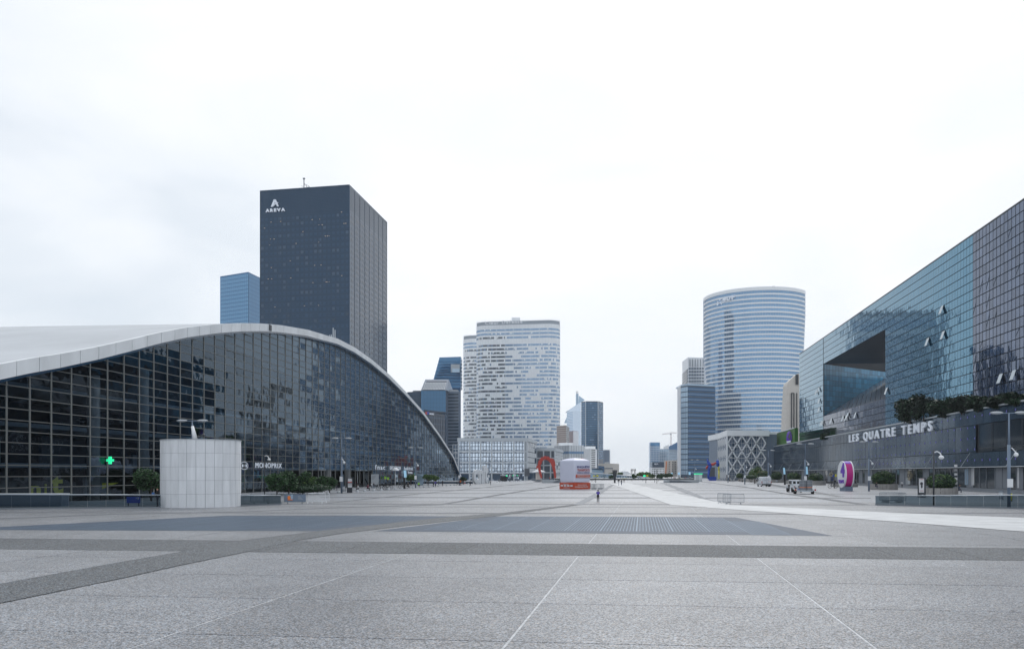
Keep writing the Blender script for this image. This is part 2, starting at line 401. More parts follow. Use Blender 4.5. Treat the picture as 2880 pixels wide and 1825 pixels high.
class Line:
    def __init__(s,p,d): s.p=Vector((p[0],p[1])); s.d=Vector((d[0],d[1])).normalized()
    def s_at(s,px):
        r=(px-CX)/F; return (r*s.p.y-s.p.x)/(s.d.x-r*s.d.y)
    def xy(s,t): return s.p+s.d*t
    def pt(s,t,z,off=0.0):
        q=s.p+s.d*t; n=Vector((s.d.y,-s.d.x)); q=q+n*off; return Vector((q.x,q.y,z))
    def z(s,px,py): return ZA(py,s.xy(s.s_at(px)).y)
AX=Vector((324/F,1.0)).normalized()            # direction of the esplanade's axis
PR=Vector((AX.y,-AX.x))                        # to its right
Z3=Vector((0,0,1))
HAZE=0.00008
# ------------------------------------------------------------------ GROUND
def sheet(name,mat,polys,z,kind='structure',par=None,label=None):
    mb=MB()
    for pl in polys: mb.poly([(p[0],p[1],z) for p in pl])
    o=mb.build(name,mat,par)
    if kind: o['kind']=kind
    if label: o['label']=label
    return o
def gp(*pts): return [G(x,y) for x,y in pts]
ground=sheet('ground','plaza',[[(-9000,-400),(9000,-400),(9000,9000),(-9000,9000)]],-.004)
# esplanade slabs on a lattice (transverse u, longitudinal v)
vv=Vector((.157*4.76,4.76)); uu=Vector((6.70,-6.70*.118)); org=Vector((2.17,30.5))
g_=.022
sm=MB()
a_=uu*(.030/uu.length); b_=vv*(g_/vv.length)
c0,c1,c2,c3=a_+b_,uu-a_+b_,uu+vv-a_-b_,vv+a_-b_
sm.box8([(c.x,c.y,-.02) for c in (c0,c1,c2,c3)]+[(c.x,c.y,.010) for c in (c0,c1,c2,c3)])
slab_me=sm.mesh('paving_slab',['slab'])
joint=sheet('mortar_bed','mortar',[[(org+uu*i+vv*j)[:] for i,j in ((-14,-5),(12,-5),(12,14),(-14,14))]],.001)
cnt=0
for j in range(-4,14):
    for i in range(-12,11):
        if cnt>=300: break
        q=org+uu*i+vv*j; c=q+uu*.5+vv*.5
        if c.y<9: continue
        px=CX+F*c.x/c.y
        if px<-350 or px>3230: continue
        o=inst('paving_slab',slab_me,joint,Matrix.Translation((q.x,q.y,R.uniform(-.0015,.0015)))); cnt+=1
# main dark band, cut in pieces
def line_y(px,a,b): return a+(b-a)*px/2880.0
cuts=[-700,-420,-180,40,210,343,520,700,880,1060,1225,1353,1500,1680,1863,2050,2243,2442,2640,2850,3060,3300,3600]
band=sheet('dark_paving_band','black',[gp((-800,line_y(-800,1513.6,1541.5)),(-800,line_y(-800,1544.3,1576.6)),(3700,line_y(3700,1544.3,1576.6)),(3700,line_y(3700,1513.6,1541.5)))],.012)
for i in range(len(cuts)-1):
    a,b=cuts[i],cuts[i+1]
    pts=[]
    for px,s in ((a,1),(b,-1)):
        P1=G(px,line_y(px,1513.6,1541.5))
        P2=P1-Vector((.157,1,0))*(P1.y-G(px,line_y(px,1544.3,1576.6)).y-.0)
        # follow the near edge exactly
        pxn=CX+F*P2.x/P2.y; P2=G(pxn,line_y(pxn,1544.3,1576.6))
        pts.append((P1+Vector((.012*s,-.01,0)),P2+Vector((.012*s,.01,0))))
    mb=MB(); pl=[pts[0][0],pts[1][0],pts[1][1],pts[0][1]]
    mb.box8([(p.x,p.y,.0) for p in pl]+[(p.x,p.y,.018) for p in pl]); mb.build('band_slab','band',band)
def strip(name,mat,up,lo,z,par=None):
    """quads between an upper and a lower pixel polyline of the same length"""
    polys=[gp(up[i],up[i+1],lo[i+1],lo[i]) for i in range(len(up)-1)]
    return sheet(name,mat,polys,z,par=par)
strip('diagonal_band','band',[(-500,1770),(0,1642.8),(327,1583.3),(518,1550.3),(682,1519.5),(893,1494),(960,1487),(1259,1453.8),(1398,1444),(1614,1418.6)],
      [(-500,1840),(0,1697.8),(339,1628),(514,1589),(698,1551.5),(841,1519.5),(960,1500.5),(1119,1481.7),(1391,1451.8),(1640,1418.6)],.026)
strip('diagonal_band','linemid',[(1614,1418.6),(1668,1390),(1719,1362.7)],[(1640,1418.6),(1690,1389),(1727,1363.5)],.026)
strip('diagonal_band','linemid',[(1860,1357.2),(1875,1359),(1930,1377),(1979,1398),(2015,1410.5),(2030,1415)],[(1850,1357.2),(1866,1361),(1912,1380),(1952,1394),(2000,1409),(2024,1415.6)],.022)
strip('diagonal_band','line',[(1967,1353),(2100,1369),(2220,1388.4),(2300,1398),(2449,1419)],[(1965,1354),(2098,1370.8),(2218,1391),(2296,1401),(2425,1421)],.022)
strip('thin_paving_line','line',[(-60,1459.5),(319,1444.6),(678,1438),(960,1426.4),(1239,1417),(1400,1390),(1575,1363.4)],[(-60,1463),(319,1447.2),(678,1439.8),(960,1428),(1245,1420),(1406,1392.3),(1577,1364.8)],.018)
strip('thin_paving_line','line',[(914,1415),(1020,1403.4),(1240,1381.6),(1500,1357.2)],[(914,1416.8),(1020,1404.8),(1240,1382.9),(1500,1358.3)],.018)
# transverse joints of the far paving
tj=MB()
for yc,w,x0,x1 in ((1443.6,2.6,-300,2259),(1425.6,.8,-300,1960),(1417.8,2.2,-300,3200),(1399,1.7,900,2450),(1387.3,1.0,900,3000),(1378.4,.9,900,2300),(1371,.7,900,2200),(1365,.6,1000,2100),(1360.5,.5,1250,2000),(1440,2.2,2500,3300)):
    for a in range(int(x0),int(x1),120):
        b=min(a+120,x1)
        ya=yc+(a-CX)*.0022*(yc-HY)/112; yb=yc+(b-CX)*.0022*(yc-HY)/112
        q=gp((a,ya-w/2),(b,yb-w/2),(b,yb+w/2),(a,ya+w/2)); tj.poly([(p.x,p.y,.014) for p in q])
o=tj.build('transverse_joint','line'); o['kind']='structure'
strip('white_path','path',[(1766,1358),(1900,1386.7),(1969,1401.6),(2053,1419.5),(2111,1421.9),(2502,1441.8),(2880,1456.6),(3300,1473)],
      [(1715,1359.8),(1860,1410.6),(1888,1420),(1987,1427.0),(1990,1427.9),(2259,1447),(2880,1495.6),(3300,1530)],.030)
# gratings
right_pit=gp((1053.7,1493.6),(2342.6,1506.8),(2067.5,1454.6),(1390.6,1451.8))
left_pit=gp((-420,1489),(893,1493.6),(1279,1451.8),(960,1449.8),(638,1449.8),(0,1481.7),(-420,1487))
pit=sheet('ventilation_grating','pit',[right_pit,left_pit],.016)
pm=MB(); gv=Vector((.152*2.16,2.16)); gu=Vector((1.98,-1.98*.118))
def lam(a,b): 
    q=gu*a+gv*b; return (q.x,q.y,0)
fr=.018
for a0,a1,b0,b1 in ((.0,fr,0,1),(1-fr,1,0,1),(fr,1-fr,0,fr),(fr,1-fr,1-fr,1)):
    pm.quad(lam(a0,b0),lam(a1,b0),lam(a1,b1),lam(a0,b1))
for k in range(1,11):
    a=k/11.0; pm.quad(lam(a-.009,fr),lam(a+.009,fr),lam(a+.009,1-fr),lam(a-.009,1-fr))
for k in range(1,5):
    b=k/5.0; 
    for kk in range(11):
        a0=max(fr,kk/11+.012); a1=min(1-fr,(kk+1)/11-.012)
        pm.quad(lam(a0,b-.012),lam(a1,b-.012),lam(a1,b+.012),lam(a0,b+.012))
grate_me=pm.mesh('grating_panel',['grate'])
def inside(p,poly):
    c=False; n=len(poly)
    for i in range(n):
        a,b=poly[i],poly[(i+1)%n]
        if (a[1]>p[1])!=(b[1]>p[1]) and p[0]<(b[0]-a[0])*(p[1]-a[1])/(b[1]-a[1])+a[0]: c=not c
    return c
go=Vector((G(2342.6,1506.8).x,G(2342.6,1506.8).y))
ng=0
for j in range(0,12):
    for i in range(-32,0):
        q=go+gu*i+gv*j; cor=[q,q+gu,q+gu+gv,q+gv]; cc=q+gu*.5+gv*.5
        ok=all(inside(c+(cc-c)*.12,right_pit) for c in cor) or all(inside(c+(cc-c)*.12,left_pit) for c in cor)
        if ok and ng<300: inst('grating_panel',grate_me,pit,Matrix.Translation((q.x,q.y,.0205+R.uniform(0,.002)))); ng+=1

# ------------------------------------------------------------------ VAULTED HALL (left)
LH=Line((PX(1290,320),320.0),AX)
LH.d=-LH.d                                   # s grows towards the camera
sa,sb=LH.s_at(712.5),LH.s_at(17.7); BW=(sb-sa)/17.0     # bay width
hall=root('exhibition_hall','huge white concrete vault with a curved gridded glass front, filling the left side','exhibition hall',LH.pt(sb*.5,0))
edge_px=[(1289,1338),(1268,1290),(1229,1231),(1182,1168),(1131,1113),(1085.6,1068),(1032.5,1025),(985,994),(938,971.5),(851.6,949.5),(777,939.5),(720,936.5),(660,937.5),(601.6,942),(570,946),(503,956),(429,972.5),(346,995),(252,1019),(143,1043),(60,1058),(0,1071)]
prof=[(LH.s_at(x),LH.z(x,y)) for x,y in edge_px]
s0_,z0_=prof[-1]; sl=(prof[-1][1]-prof[-4][1])/(prof[-1][0]-prof[-4][0])
for k in range(1,9): prof.append((s0_+k*5,max(2,z0_+sl*k*5-.035*k*k)))
prof[0]=(prof[0][0],1.6)
def arch(s):
    if s<=prof[0][0]: return prof[0][1]
    for (a,za),(b,zb) in zip(prof[:-1],prof[1:]):
        if a<=s<=b: return za+(zb-za)*(s-a)/(b-a)
    return prof[-1][1]
SMAX=prof[-1][0]
# roof shell: the arch swept back from the facade, with a raised fascia in front
roofp=[]
def fas(s): return .30+.50+min(s,230)*.0044
mb=MB(); ns=110
tl=[-1.0,0,6,14,24,36,50,66,84]
ss=[i*SMAX/ns for i in range(ns+1)]
rows=[]
for t in tl:
    row=[]
    for s in ss:
        z=arch(s)+fas(s)+ (0.0 if t<=0 else .02*t+ .9*math.sin(s*.028)*(t/84.0)); 
        if t>40: z-= (t-40)**2*.0035
        q=LH.pt(s,z,-t if False else 0); q=Vector((LH.xy(s).x,LH.xy(s).y,z))-Vector((PR.x,PR.y,0))*t
        row.append(len(mb.v)); mb.v.append(tuple(q))
    rows.append(row)
for r0,r1 in zip(rows[:-1],rows[1:]):
    for k in range(ns): mb.f.append((r0[k],r0[k+1],r1[k+1],r1[k])); mb.m.append(0)
mb.build('roof_shell','shell',hall,smooth=True)
# fascia panels
nf=int(SMAX/BW)
def hp(s,z,t): # point of hall frame: s along, z up, t out towards the square
    q=LH.xy(s)+PR*t; return Vector((q.x,q.y,z))
fi=0
s=0
while s<SMAX-.1:
    s1=min(s+BW*(1.0),SMAX); mb=MB(); e=.05
    a,b=s+e,s1-e
    for k in range(2):
        u0=a+(b-a)*k/2; u1=a+(b-a)*(k+1)/2
        za,zb=arch(u0),arch(u1); fa,fb=fas(u0),fas(u1)
        mb.box8([hp(u0,za+.30,.55),hp(u1,zb+.30,.55),hp(u1,zb+.30,1.0),hp(u0,za+.30,1.0),
                 hp(u0,za+fa+.03,.4),hp(u1,zb+fb+.03,.4),hp(u1,zb+fb+.03,1.03),hp(u0,za+fa+.03,1.03)])
    mb.build('fascia_panel','concrete',hall)
    s=s1
mb=MB()
for k in range(ns):
    a,b=ss[k],ss[k+1]; za,zb=arch(a),arch(b)
    mb.quad(hp(a,za,-.3),hp(b,zb,-.3),hp(b,zb,.9),hp(a,za,.9)); mb.quad(hp(a,za,.9),hp(b,zb,.9),hp(b,zb+.32,.9),hp(a,za+.32,.9))
    mb.quad(hp(a,za+fas(a),.35),hp(b,zb+fas(b),.35),hp(b,zb,.35),hp(a,za,.35))
mb.build('edge_beam','slate',hall)
# glass panes
RH=32.2/F*LH.xy(sb).y; Z0=ZA(1339.8,LH.xy(sb).y)-2*RH
soff=sb-17*BW; soff-=int(soff/BW)*BW
pane=MB(); pane.quad((.03,0,.03),(BW-.03,0,.03),(BW-.03,0,RH-.03),(.03,0,RH-.03))
# local x along s (towards camera), y outwards(t), z up
pane_me=pane.mesh('glass_pane',['hglass'])
xdir=Vector((LH.d.x,LH.d.y,0)); ydir=Vector((PR.x,PR.y,0))
def frame_mat(o,dx=0,dz=0):
    m=Matrix.Identity(4)
    x=xdir.copy(); y=ydir.copy(); 
    x=(x+y*dx).normalized(); z=(Vector((0,0,1))+y*dz).normalized(); y=z.cross(x).normalized(); 
    if y.dot(ydir)<0: y=-y
    z=x.cross(y).normalized(); 
    if z.z<0: z=-z
    for i in range(3): m[i][0]=x[i]; m[i][1]=y[i]; m[i][2]=z[i]; m[i][3]=o[i]
    return m
cands=[]; topm=MB()
ncol=int((SMAX-soff)/BW)+1
mul=MB()
for c in range(-1,ncol):
    sA=soff+c*BW; sB=sA+BW
    if sB<2: continue
    sA=max(sA,0.5)
    mul.bar(hp(sA,0.0,.0),hp(sA,arch(sA)+.05,.0),.13,.26)
    pxm=CX+F*LH.xy((sA+sB)/2).x/LH.xy((sA+sB)/2).y
    opened = 800<pxm<1045
    r=0
    while True:
        za=Z0+r*RH; zb=za+RH; r+=1
        lo=min(arch(sA),arch(sB)); hi=max(arch(sA),arch(sB))
        if za>hi: break
        if opened and zb<4.3: 
            continue
        if zb<=lo and sB-sA>BW*.9:
            cands.append((LH.xy(sA).y,sA,za))
        else:
            # clipped against the curve
            pts=[hp(sA+.04,max(za,.0)+.03,0),hp(sB-.04,max(za,.0)+.03,0)]
            tA,tB=arch(sA),arch(sB)
            if zb<tB: pts.append(hp(sB-.04,zb,0))
            else: pts.append(hp(sB-.04,max(tB,za+.03),0))
            if (tA-zb)*(tB-zb)<0: 
                sx=sA+(sB-sA)*(zb-tA)/(tB-tA); pts.append(hp(sx,zb,0))
            pts.append(hp(sA+.04,max(min(zb,tA),za+.03),0))
            topm.poly(pts)
        if zb<hi: 
            e0,e1=sA,sB
            if zb>lo:
                sx=sA+(sB-sA)*(zb-arch(sA))/(arch(sB)-arch(sA)); 
                if arch(sA)<arch(sB): e0=sx
                else: e1=sx
            mul.bar(hp(e0,zb,.02),hp(e1,zb,.02),.10,.09)
cands.sort()
rest=MB(); npane=0
for Y,sA,za in cands:
    jit=(R.gauss(0,.010),R.gauss(0,.007))
    if npane<300 and LH.s_at(-30)>=sA:
        inst('glass_pane',pane_me,hall,frame_mat(hp(sA,za,0),*jit)); npane+=1
    else:
        t1,t2=R.gauss(0,.032),R.gauss(0,.010); j=[0,t1,t1+t2,t2]
        rest.quad(hp(sA+.03,za+.03,j[0]),hp(sA+BW-.03,za+.03,j[1]),hp(sA+BW-.03,za+RH-.03,j[2]),hp(sA+.03,za+RH-.03,j[3]))
rest.outward().build('glass_panes','hglass',hall,kind='stuff')
topm.outward().build('top_panes','hglass',hall,kind='stuff')
mul.build('mullion_grid','mullion',hall)
# interior
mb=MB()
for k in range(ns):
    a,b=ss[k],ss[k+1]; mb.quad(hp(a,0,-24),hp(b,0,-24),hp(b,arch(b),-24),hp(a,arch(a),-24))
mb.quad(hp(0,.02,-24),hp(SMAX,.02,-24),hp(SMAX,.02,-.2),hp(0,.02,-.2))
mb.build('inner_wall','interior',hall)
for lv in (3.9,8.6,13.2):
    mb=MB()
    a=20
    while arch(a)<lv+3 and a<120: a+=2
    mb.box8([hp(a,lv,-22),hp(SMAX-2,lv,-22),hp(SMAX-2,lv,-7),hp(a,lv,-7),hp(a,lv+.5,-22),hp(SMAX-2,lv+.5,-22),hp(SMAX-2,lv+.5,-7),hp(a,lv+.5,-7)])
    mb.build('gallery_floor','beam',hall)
mb=MB()
for i in range(60):
    s=R.uniform(30,SMAX-5); z=R.choice((.4,4.5,9.2)); w=R.uniform(2,7); t=R.uniform(-21,-9); h=R.uniform(1.5,3.6)
    if arch(s)<z+h+2: continue
    mb.box8([hp(s,z,t),hp(s+w,z,t),hp(s+w,z,t+.4),hp(s,z,t+.4),hp(s,z+h,t),hp(s+w,z+h,t),hp(s+w,z+h,t+.4),hp(s,z+h,t+.4)]); mb.build('shop_wall',R.choice(('interior2','beam','interior2')),hall); mb=MB()
for px,tz in ((291,15),(869,9.5),(938,9.5),(993,9.0),(700,12),(1066,7),(428,17)):
    s=LH.s_at(px); mb=MB(); mb.tube(hp(s,0,-1.3),hp(s,tz,-1.3),.75,n=14); mb.build('column','column',hall,smooth=True)
# sign pieces hung behind / at the glass
def hall_text(txt,px0,px1,y0,y1,mat='signlit',letters_=True,name='letter'):
    s0=LH.s_at(px0); s1=LH.s_at(px1); zt=LH.z((px0+px1)/2,y0); zb=LH.z((px0+px1)/2,y1)
    letters(txt,hp(s0,zb,.22),(hp(s1,0,0)-hp(s0,0,0)),Z3,abs(s0-s1),zt-zb,.12,mat,hall,bold=.0,name=name,gap=.2)
hall_text('MONOPRIX',714,788,1301.5,1315.5)
hall_text('fnac',1052,1080,1307,1320)
hall_text('DECATHLON',1094,1124,1311,1320.5)
hall_text('habitat',1134,1158,1312,1321)
hall_text('hema',1145,1157,1324,1331)
s=LH.s_at(683); mb=MB(); zc=LH.z(683,1309); c=hp(s,zc,.25)
rr=11.5/F*LH.xy(s).y
for k in range(20):
    a=2*math.pi*k/20; b=2*math.pi*(k+1)/20
    for r0,r1 in ((rr*.86,rr),):
        def cp(r,an): return hp(s-r*2.2*math.cos(an),zc+r*math.sin(an),.25)
        mb.quad(cp(r0,a),cp(r1,a),cp(r1,b),cp(r0,b))
put_text(mb,'H',hp(LH.s_at(676),LH.z(683,1313),.25),-xdir,Z3,abs(LH.s_at(676)-LH.s_at(689)),8/F*LH.xy(s).y,.1)
mb.build('round_sign','signlit',hall)
# yellow supergraphic letters behind the lowest panes
for ch,px0,px1,y0,y1 in (('n',98,130,1366,1388),('i',141,147,1360,1388),('t',158,193,1338,1388)):
    s0=LH.s_at(px0); s1=LH.s_at(px1); mb=MB()
    put_text(mb,ch,hp(s0,LH.z(px0,y1),-.7),-xdir,Z3,abs(s0-s1),LH.z(px0,y0)-LH.z(px0,y1),.06,0,.03); mb.build('logo_letter','yellow',hall)
mb=MB(); a=LH.s_at(300); b=LH.s_at(346); mb.poly([hp(a,LH.z(300,1375),-.6),hp(b,LH.z(346,1357),-.6),hp(a,LH.z(300,1358),-.6)][::-1]); mb.build('logo_triangle','yellow',hall)
# pharmacy cross
s=LH.s_at(299); zc=LH.z(299,1294); u=6.5/F*LH.xy(s).y; mb=MB()
phc=root('pharmacy_cross','glowing green pharmacy cross mounted on the glass of the vaulted hall','pharmacy sign',hp(s,zc,.4))
cr=Vector((1,.0,0)); 
for dx,dz in ((.5,1.6),(1.6,.5)):
    mb.box(hp(s,0,.5).x-u*dx,hp(s,0,.5).y-.1*dz,zc-u*dz,hp(s,0,.5).x+u*dx,hp(s,0,.5).y+.1*dz,zc+u*dz)
mb.build('cross','green',phc)
mb=MB(); mb.bar(hp(s,zc,0.0),hp(s,zc,.6),.08); mb.build('bracket','dark',phc)
# little vents on the vault rim
for px in (747,):
    s=LH.s_at(px); mb=MB(); z=arch(s)+.4; mb.box8([hp(s,z,1.04),hp(s+1,z,1.04),hp(s+1,z,1.14),hp(s,z,1.14),hp(s,z+1,1.04),hp(s+1,z+1,1.04),hp(s+1,z+1,1.14),hp(s,z+1,1.14)]); mb.build('vent','dark',hall)
mb=MB()
for px,hh in ((936,1.0),(941,2.6),(946,2.4),(931,.8)):
    s=LH.s_at(px); z=arch(s)+1.3; mb.tube(hp(s,z,-.3),hp(s,z+hh,-.3),.12)
mb.build('roof_antenna','lgrey',hall)

# ------------------------------------------------------------------ SHOPPING CENTRE low wing + glass block (right)
p0=G(2880,1386); LQ=Line((p0.x,p0.y),AX)
def qp(s,z,off=0): # off>0 : towards the square (left)
    q=LQ.xy(s)-PR*off; return Vector((q.x,q.y,z))
zpar=LQ.z(2880,1128.8); sE=LQ.s_at(2157); sS=-42.0
mall=root('shopping_centre_wing','long low wing clad in grey glass panels with a lettered sign, right foreground','shopping centre',qp(0,0))
zl1=LQ.z(2752,1193.5); zl2=LQ.z(2752,1271.5); zcan=LQ.z(2752,1312.5)
pw=(LQ.s_at(2720)-LQ.s_at(2740)); 
pw=abs(pw)
mb=MB(); mb.prism([tuple(qp(sS,0,-.3))[:2],tuple(qp(sE,0,-.3))[:2],tuple(qp(sE,0,-40))[:2],tuple(qp(sS,0,-40))[:2]],-.1,zpar-.3,0,1)
mb.build('body',['qframe','mid'],mall)
mb=MB(); mb.box8([qp(sS,zpar,.15),qp(sE,zpar,.15),qp(sE,zpar,-.6),qp(sS,zpar,-.6),qp(sS,zpar+.3,.15),qp(sE,zpar+.3,.15),qp(sE,zpar+.3,-.6),qp(sS,zpar+.3,-.6)]); mb.build('coping','lgrey',mall)
ld=Vector((LQ.d.x,LQ.d.y,0)); lo_=-Vector((PR.x,PR.y,0))
panel_cache={}
def qpanel(w,h,mat,depth=.06):
    k=(round(w,3),round(h,3),mat)
    if k not in panel_cache:
        b=MB(); b.box(.055,-.02,.05,w-.055,depth,h-.05); panel_cache[k]=b.mesh('panel',[mat])
    return panel_cache[k]
def qmat(s,z,off=0,jx=0,jz=0):
    x=(ld+lo_*jx).normalized(); z_=(Z3+lo_*jz).normalized(); y=z_.cross(x).normalized(); z_=x.cross(y); o=qp(s,z,off)
    m=Matrix.Identity(4)
    for i in range(3): m[i][0]=x[i]; m[i][1]=y[i]; m[i][2]=z_[i]; m[i][3]=o[i]
    return m
rowsz=[(zl1,zpar,'lowpanel'),(zl2,zl1,'lowpanel'),(zcan,zl2,'lowpanel')]
n=0; rest=MB(); ncol=int((sE-sS)/pw)
winA,winB=LQ.s_at(2752),LQ.s_at(2990)
for c in range(ncol+1):
    s=sS+(sE-sS-ncol*pw)/2+c*pw
    vis=s>LQ.s_at(2895)-pw
    for ri,(za,zb,mt) in enumerate(rowsz):
        if ri==1 and winB-.1<s<winA-.1: continue
        j=(R.gauss(0,.004),R.gauss(0,.003))
        if vis and n<300: inst('facade_panel',qpanel(pw,zb-za,mt),mall,qmat(s,za,0,*j)); n+=1
        else: t1=R.gauss(0,.008); rest.quad(qp(s+.03,za+.03,.05),qp(s+pw-.03,za+.03,.05+t1),qp(s+pw-.03,zb-.03,.05+t1),qp(s+.03,zb-.03,.05))
rest.outward().build('facade_panels','lowpanel',mall,kind='stuff')
# big window at the right end of the wing
mb=MB(); mb.quad(qp(winB,zl2+.05,-.1),qp(winA,zl2+.05,-.1),qp(winA,zl1-.05,-.1),qp(winB,zl1-.05,-.1)); mb.outward().build('long_window','shop',mall)
mb=MB()
k=winA
while k>winB:
    mb.bar(qp(k,zl2,.03),qp(k,zl1,.03),.07,.1); k-=pw*1.75
mb.bar(qp(winB,zl2+.7,.03),qp(winA,zl2+.7,.03),.08); mb.build('window_frame','dark',mall)
# violet dots
mb=MB()
zt=LQ.z(2736,1171.5); dz=30.6/F*LQ.xy(LQ.s_at(2736)).y
for c in range(ncol+1):
    s=sS+(sE-sS-ncol*pw)/2+c*pw+pw*.15
    pxs=CX+F*qp(s,0).x/qp(s,0).y
    if pxs<2405: continue
    for r in range(5):
        if pxs>2752 and r in (1,2,3): continue
        zc=zt-r*dz; rr=.22
        if pxs<2640 and zc>zpar-5 and r==0: continue
        mb.poly([qp(s+rr*math.cos(a*math.pi/4),zc+rr*math.sin(a*math.pi/4),.085) for a in range(8)])
mb.build('light_dots','dot',mall,kind='stuff')
# canopy: rail, glass strip, stays
mb=MB(); mb.box8([qp(sS,zcan-.14,1.2),qp(sE,zcan-.14,1.2),qp(sE,zcan-.14,.9),qp(sS,zcan-.14,.9),qp(sS,zcan+.02,1.2),qp(sE,zcan+.02,1.2),qp(sE,zcan+.02,.9),qp(sS,zcan+.02,.9)])
mb.box8([qp(sS,zcan-.1,.9),qp(sE,zcan-.1,.9),qp(sE,zcan-.1,-.2),qp(sS,zcan-.1,-.2),qp(sS,zcan-.04,.9),qp(sE,zcan-.04,.9),qp(sE,zcan-.04,-.2),qp(sS,zcan-.04,-.2)])
mb.build('canopy','lgrey',mall)
sd=LQ.s_at(2687)-LQ.s_at(2730); s=LQ.s_at(2729)
s=LQ.s_at(2729)-abs(LQ.s_at(2625)-LQ.s_at(2729))*3
stp=abs(LQ.s_at(2625)-LQ.s_at(2729))
while s<sE-2:
    mb=MB(); mb.tube(qp(s,zl2,.05),qp(s+1.6,zcan,1.15),.045,n=6); mb.build('canopy_stay','lgrey',mall); s+=stp
# shop fronts below the canopy
mb=MB(); mb.quad(qp(sS,0,-1.2),qp(sE,0,-1.2),qp(sE,zcan,-1.2),qp(sS,zcan,-1.2)); 
o=mb.build('recess_wall','dark',mall)
s=sS+1; k=0
body_cut=None
R2=random.Random(5)
while s<sE-4:
    w=R2.choice((2.4,3.0,3.6,4.4)); z1=zcan-.25; z0=.55
    kind=R2.random()
    if kind<.72:
        mb=MB(); mb.box8([qp(s+.1,z0,.02),qp(s+w-.1,z0,.02),qp(s+w-.1,z0,.08),qp(s+.1,z0,.08),qp(s+.1,z1,.02),qp(s+w-.1,z1,.02),qp(s+w-.1,z1,.08),qp(s+.1,z1,.08)]); mb.build('shop_window','shop',mall)
    else:
        mb=MB(); mb.box8([qp(s+.05,z0,.0),qp(s+w-.05,z0,.0),qp(s+w-.05,z0,.1),qp(s+.05,z0,.1),qp(s+.05,z1,.0),qp(s+w-.05,z1,.0),qp(s+w-.05,z1,.1),qp(s+.05,z1,.1)]); mb.build('shop_front_panel','mid',mall)
    mb=MB(); mb.bar(qp(s,0.5,.12),qp(s,z1+.1,.12),.12,.16); mb.build('shop_mullion','mid',mall)
    s+=w
for px,w_,z0,z1,mt in ((2725,1.6,1.0,4.0,'paleblue'),(2742,1.1,1.0,4.2,'c_white'),(2868,.5,.8,4.2,'c_white'),(2562,2.6,.7,2.2,'lgrey')):
    s=LQ.s_at(px); mb=MB(); mb.box8([qp(s,z0,.1),qp(s+w_,z0,.1),qp(s+w_,z0,.16),qp(s,z0,.16),qp(s,z1,.1),qp(s+w_,z1,.1),qp(s+w_,z1,.16),qp(s,z1,.16)]); mb.build('window_poster',mt,mall)
for i in range(5):
    s=LQ.s_at(2695); z=1.1+i*.85; mb=MB(); mb.box8([qp(s,z,.12),qp(s+1.5,z,.12),qp(s+1.5,z,.2),qp(s,z,.2),qp(s,z+.45,.12),qp(s+1.5,z+.45,.12),qp(s+1.5,z+.45,.2),qp(s,z+.45,.2)]); mb.build('striped_sign','c_white',mall)
# round C4 sign
s=LQ.s_at(2563); zc=LQ.z(2563,1337); mb=MB()
mb.tube(qp(s,zc,.1),qp(s,zc,.55),1.15,n=20); put_text(mb,'C4',qp(s+1.0,zc-.5,.57),-ld,Z3,2.0,1.0,.04,1); mb.build('round_shop_sign',['c_khaki','c_dgrey'],mall)
# steps in front
for k in range(3):
    mb=MB(); mb.box8([qp(sS,-.02,3.6-k*.9),qp(LQ.s_at(2400),-.02,3.6-k*.9),qp(LQ.s_at(2400),-.02,-.25),qp(sS,-.02,-.25),qp(sS,.17*(k+1),3.6-k*.9),qp(LQ.s_at(2400),.17*(k+1),3.6-k*.9),qp(LQ.s_at(2400),.17*(k+1),-.25),qp(sS,.17*(k+1),-.25)])
    mb.build('step','mid',mall)
# big letters
def mall_text(txt,px0,px1,yt,yb,py_px):
    s0,s1=LQ.s_at(px0),LQ.s_at(px1); zb=LQ.z(py_px,yb); zt=LQ.z(py_px,yt)
    letters(txt,qp(s0,zb,.55),-ld,Z3,abs(s0-s1),zt-zb,.35,'signlit',mall,bold=.012,gap=.26)
mall_text('LES QUATRE TEMPS',2396,2632,1182.5,1211,2632)
mb=MB()
for zz in (LQ.z(2632,1189),LQ.z(2632,1205)):
    mb.bar(qp(LQ.s_at(2396),zz,.3),qp(LQ.s_at(2632),zz,.3),.1)
mb.build('letter_rail','dark',mall)

# glass block above
OFF=-11.0
q0=LQ.xy(0)-PR*OFF
LU=Line((q0.x,q0.y),AX)
def up_(s,z,off=0):
    q=LU.xy(s)-PR*off; return Vector((q.x,q.y,z))
zR=LU.z(2880,562); uE=LU.s_at(2248); uS=LU.s_at(3400)
Yc=LU.xy(LU.s_at(2737)).y; RHq=25.8/F*Yc; CWq=abs(LU.s_at(2731)-LU.s_at(2739.9)); uB=LU.s_at(2737)
CWq2=CWq
block=root('glass_office_block','tall blue mirror glass block with a wedge shaped opening, behind the low wing','office block',up_(0,0))
vA,vB=LU.s_at(2316),LU.s_at(2491); zS=LU.z(2316,1027.6); nr0=round((zR-zS)/RHq); zS=zR-nr0*RHq
zL=LU.z(2314,1170); nr1=round((zR-zL)/RHq); zL=zR-nr1*RHq
vA=uB+round((vA-uB)/CWq)*CWq; vB=uB+round((vB-uB)/CWq)*CWq
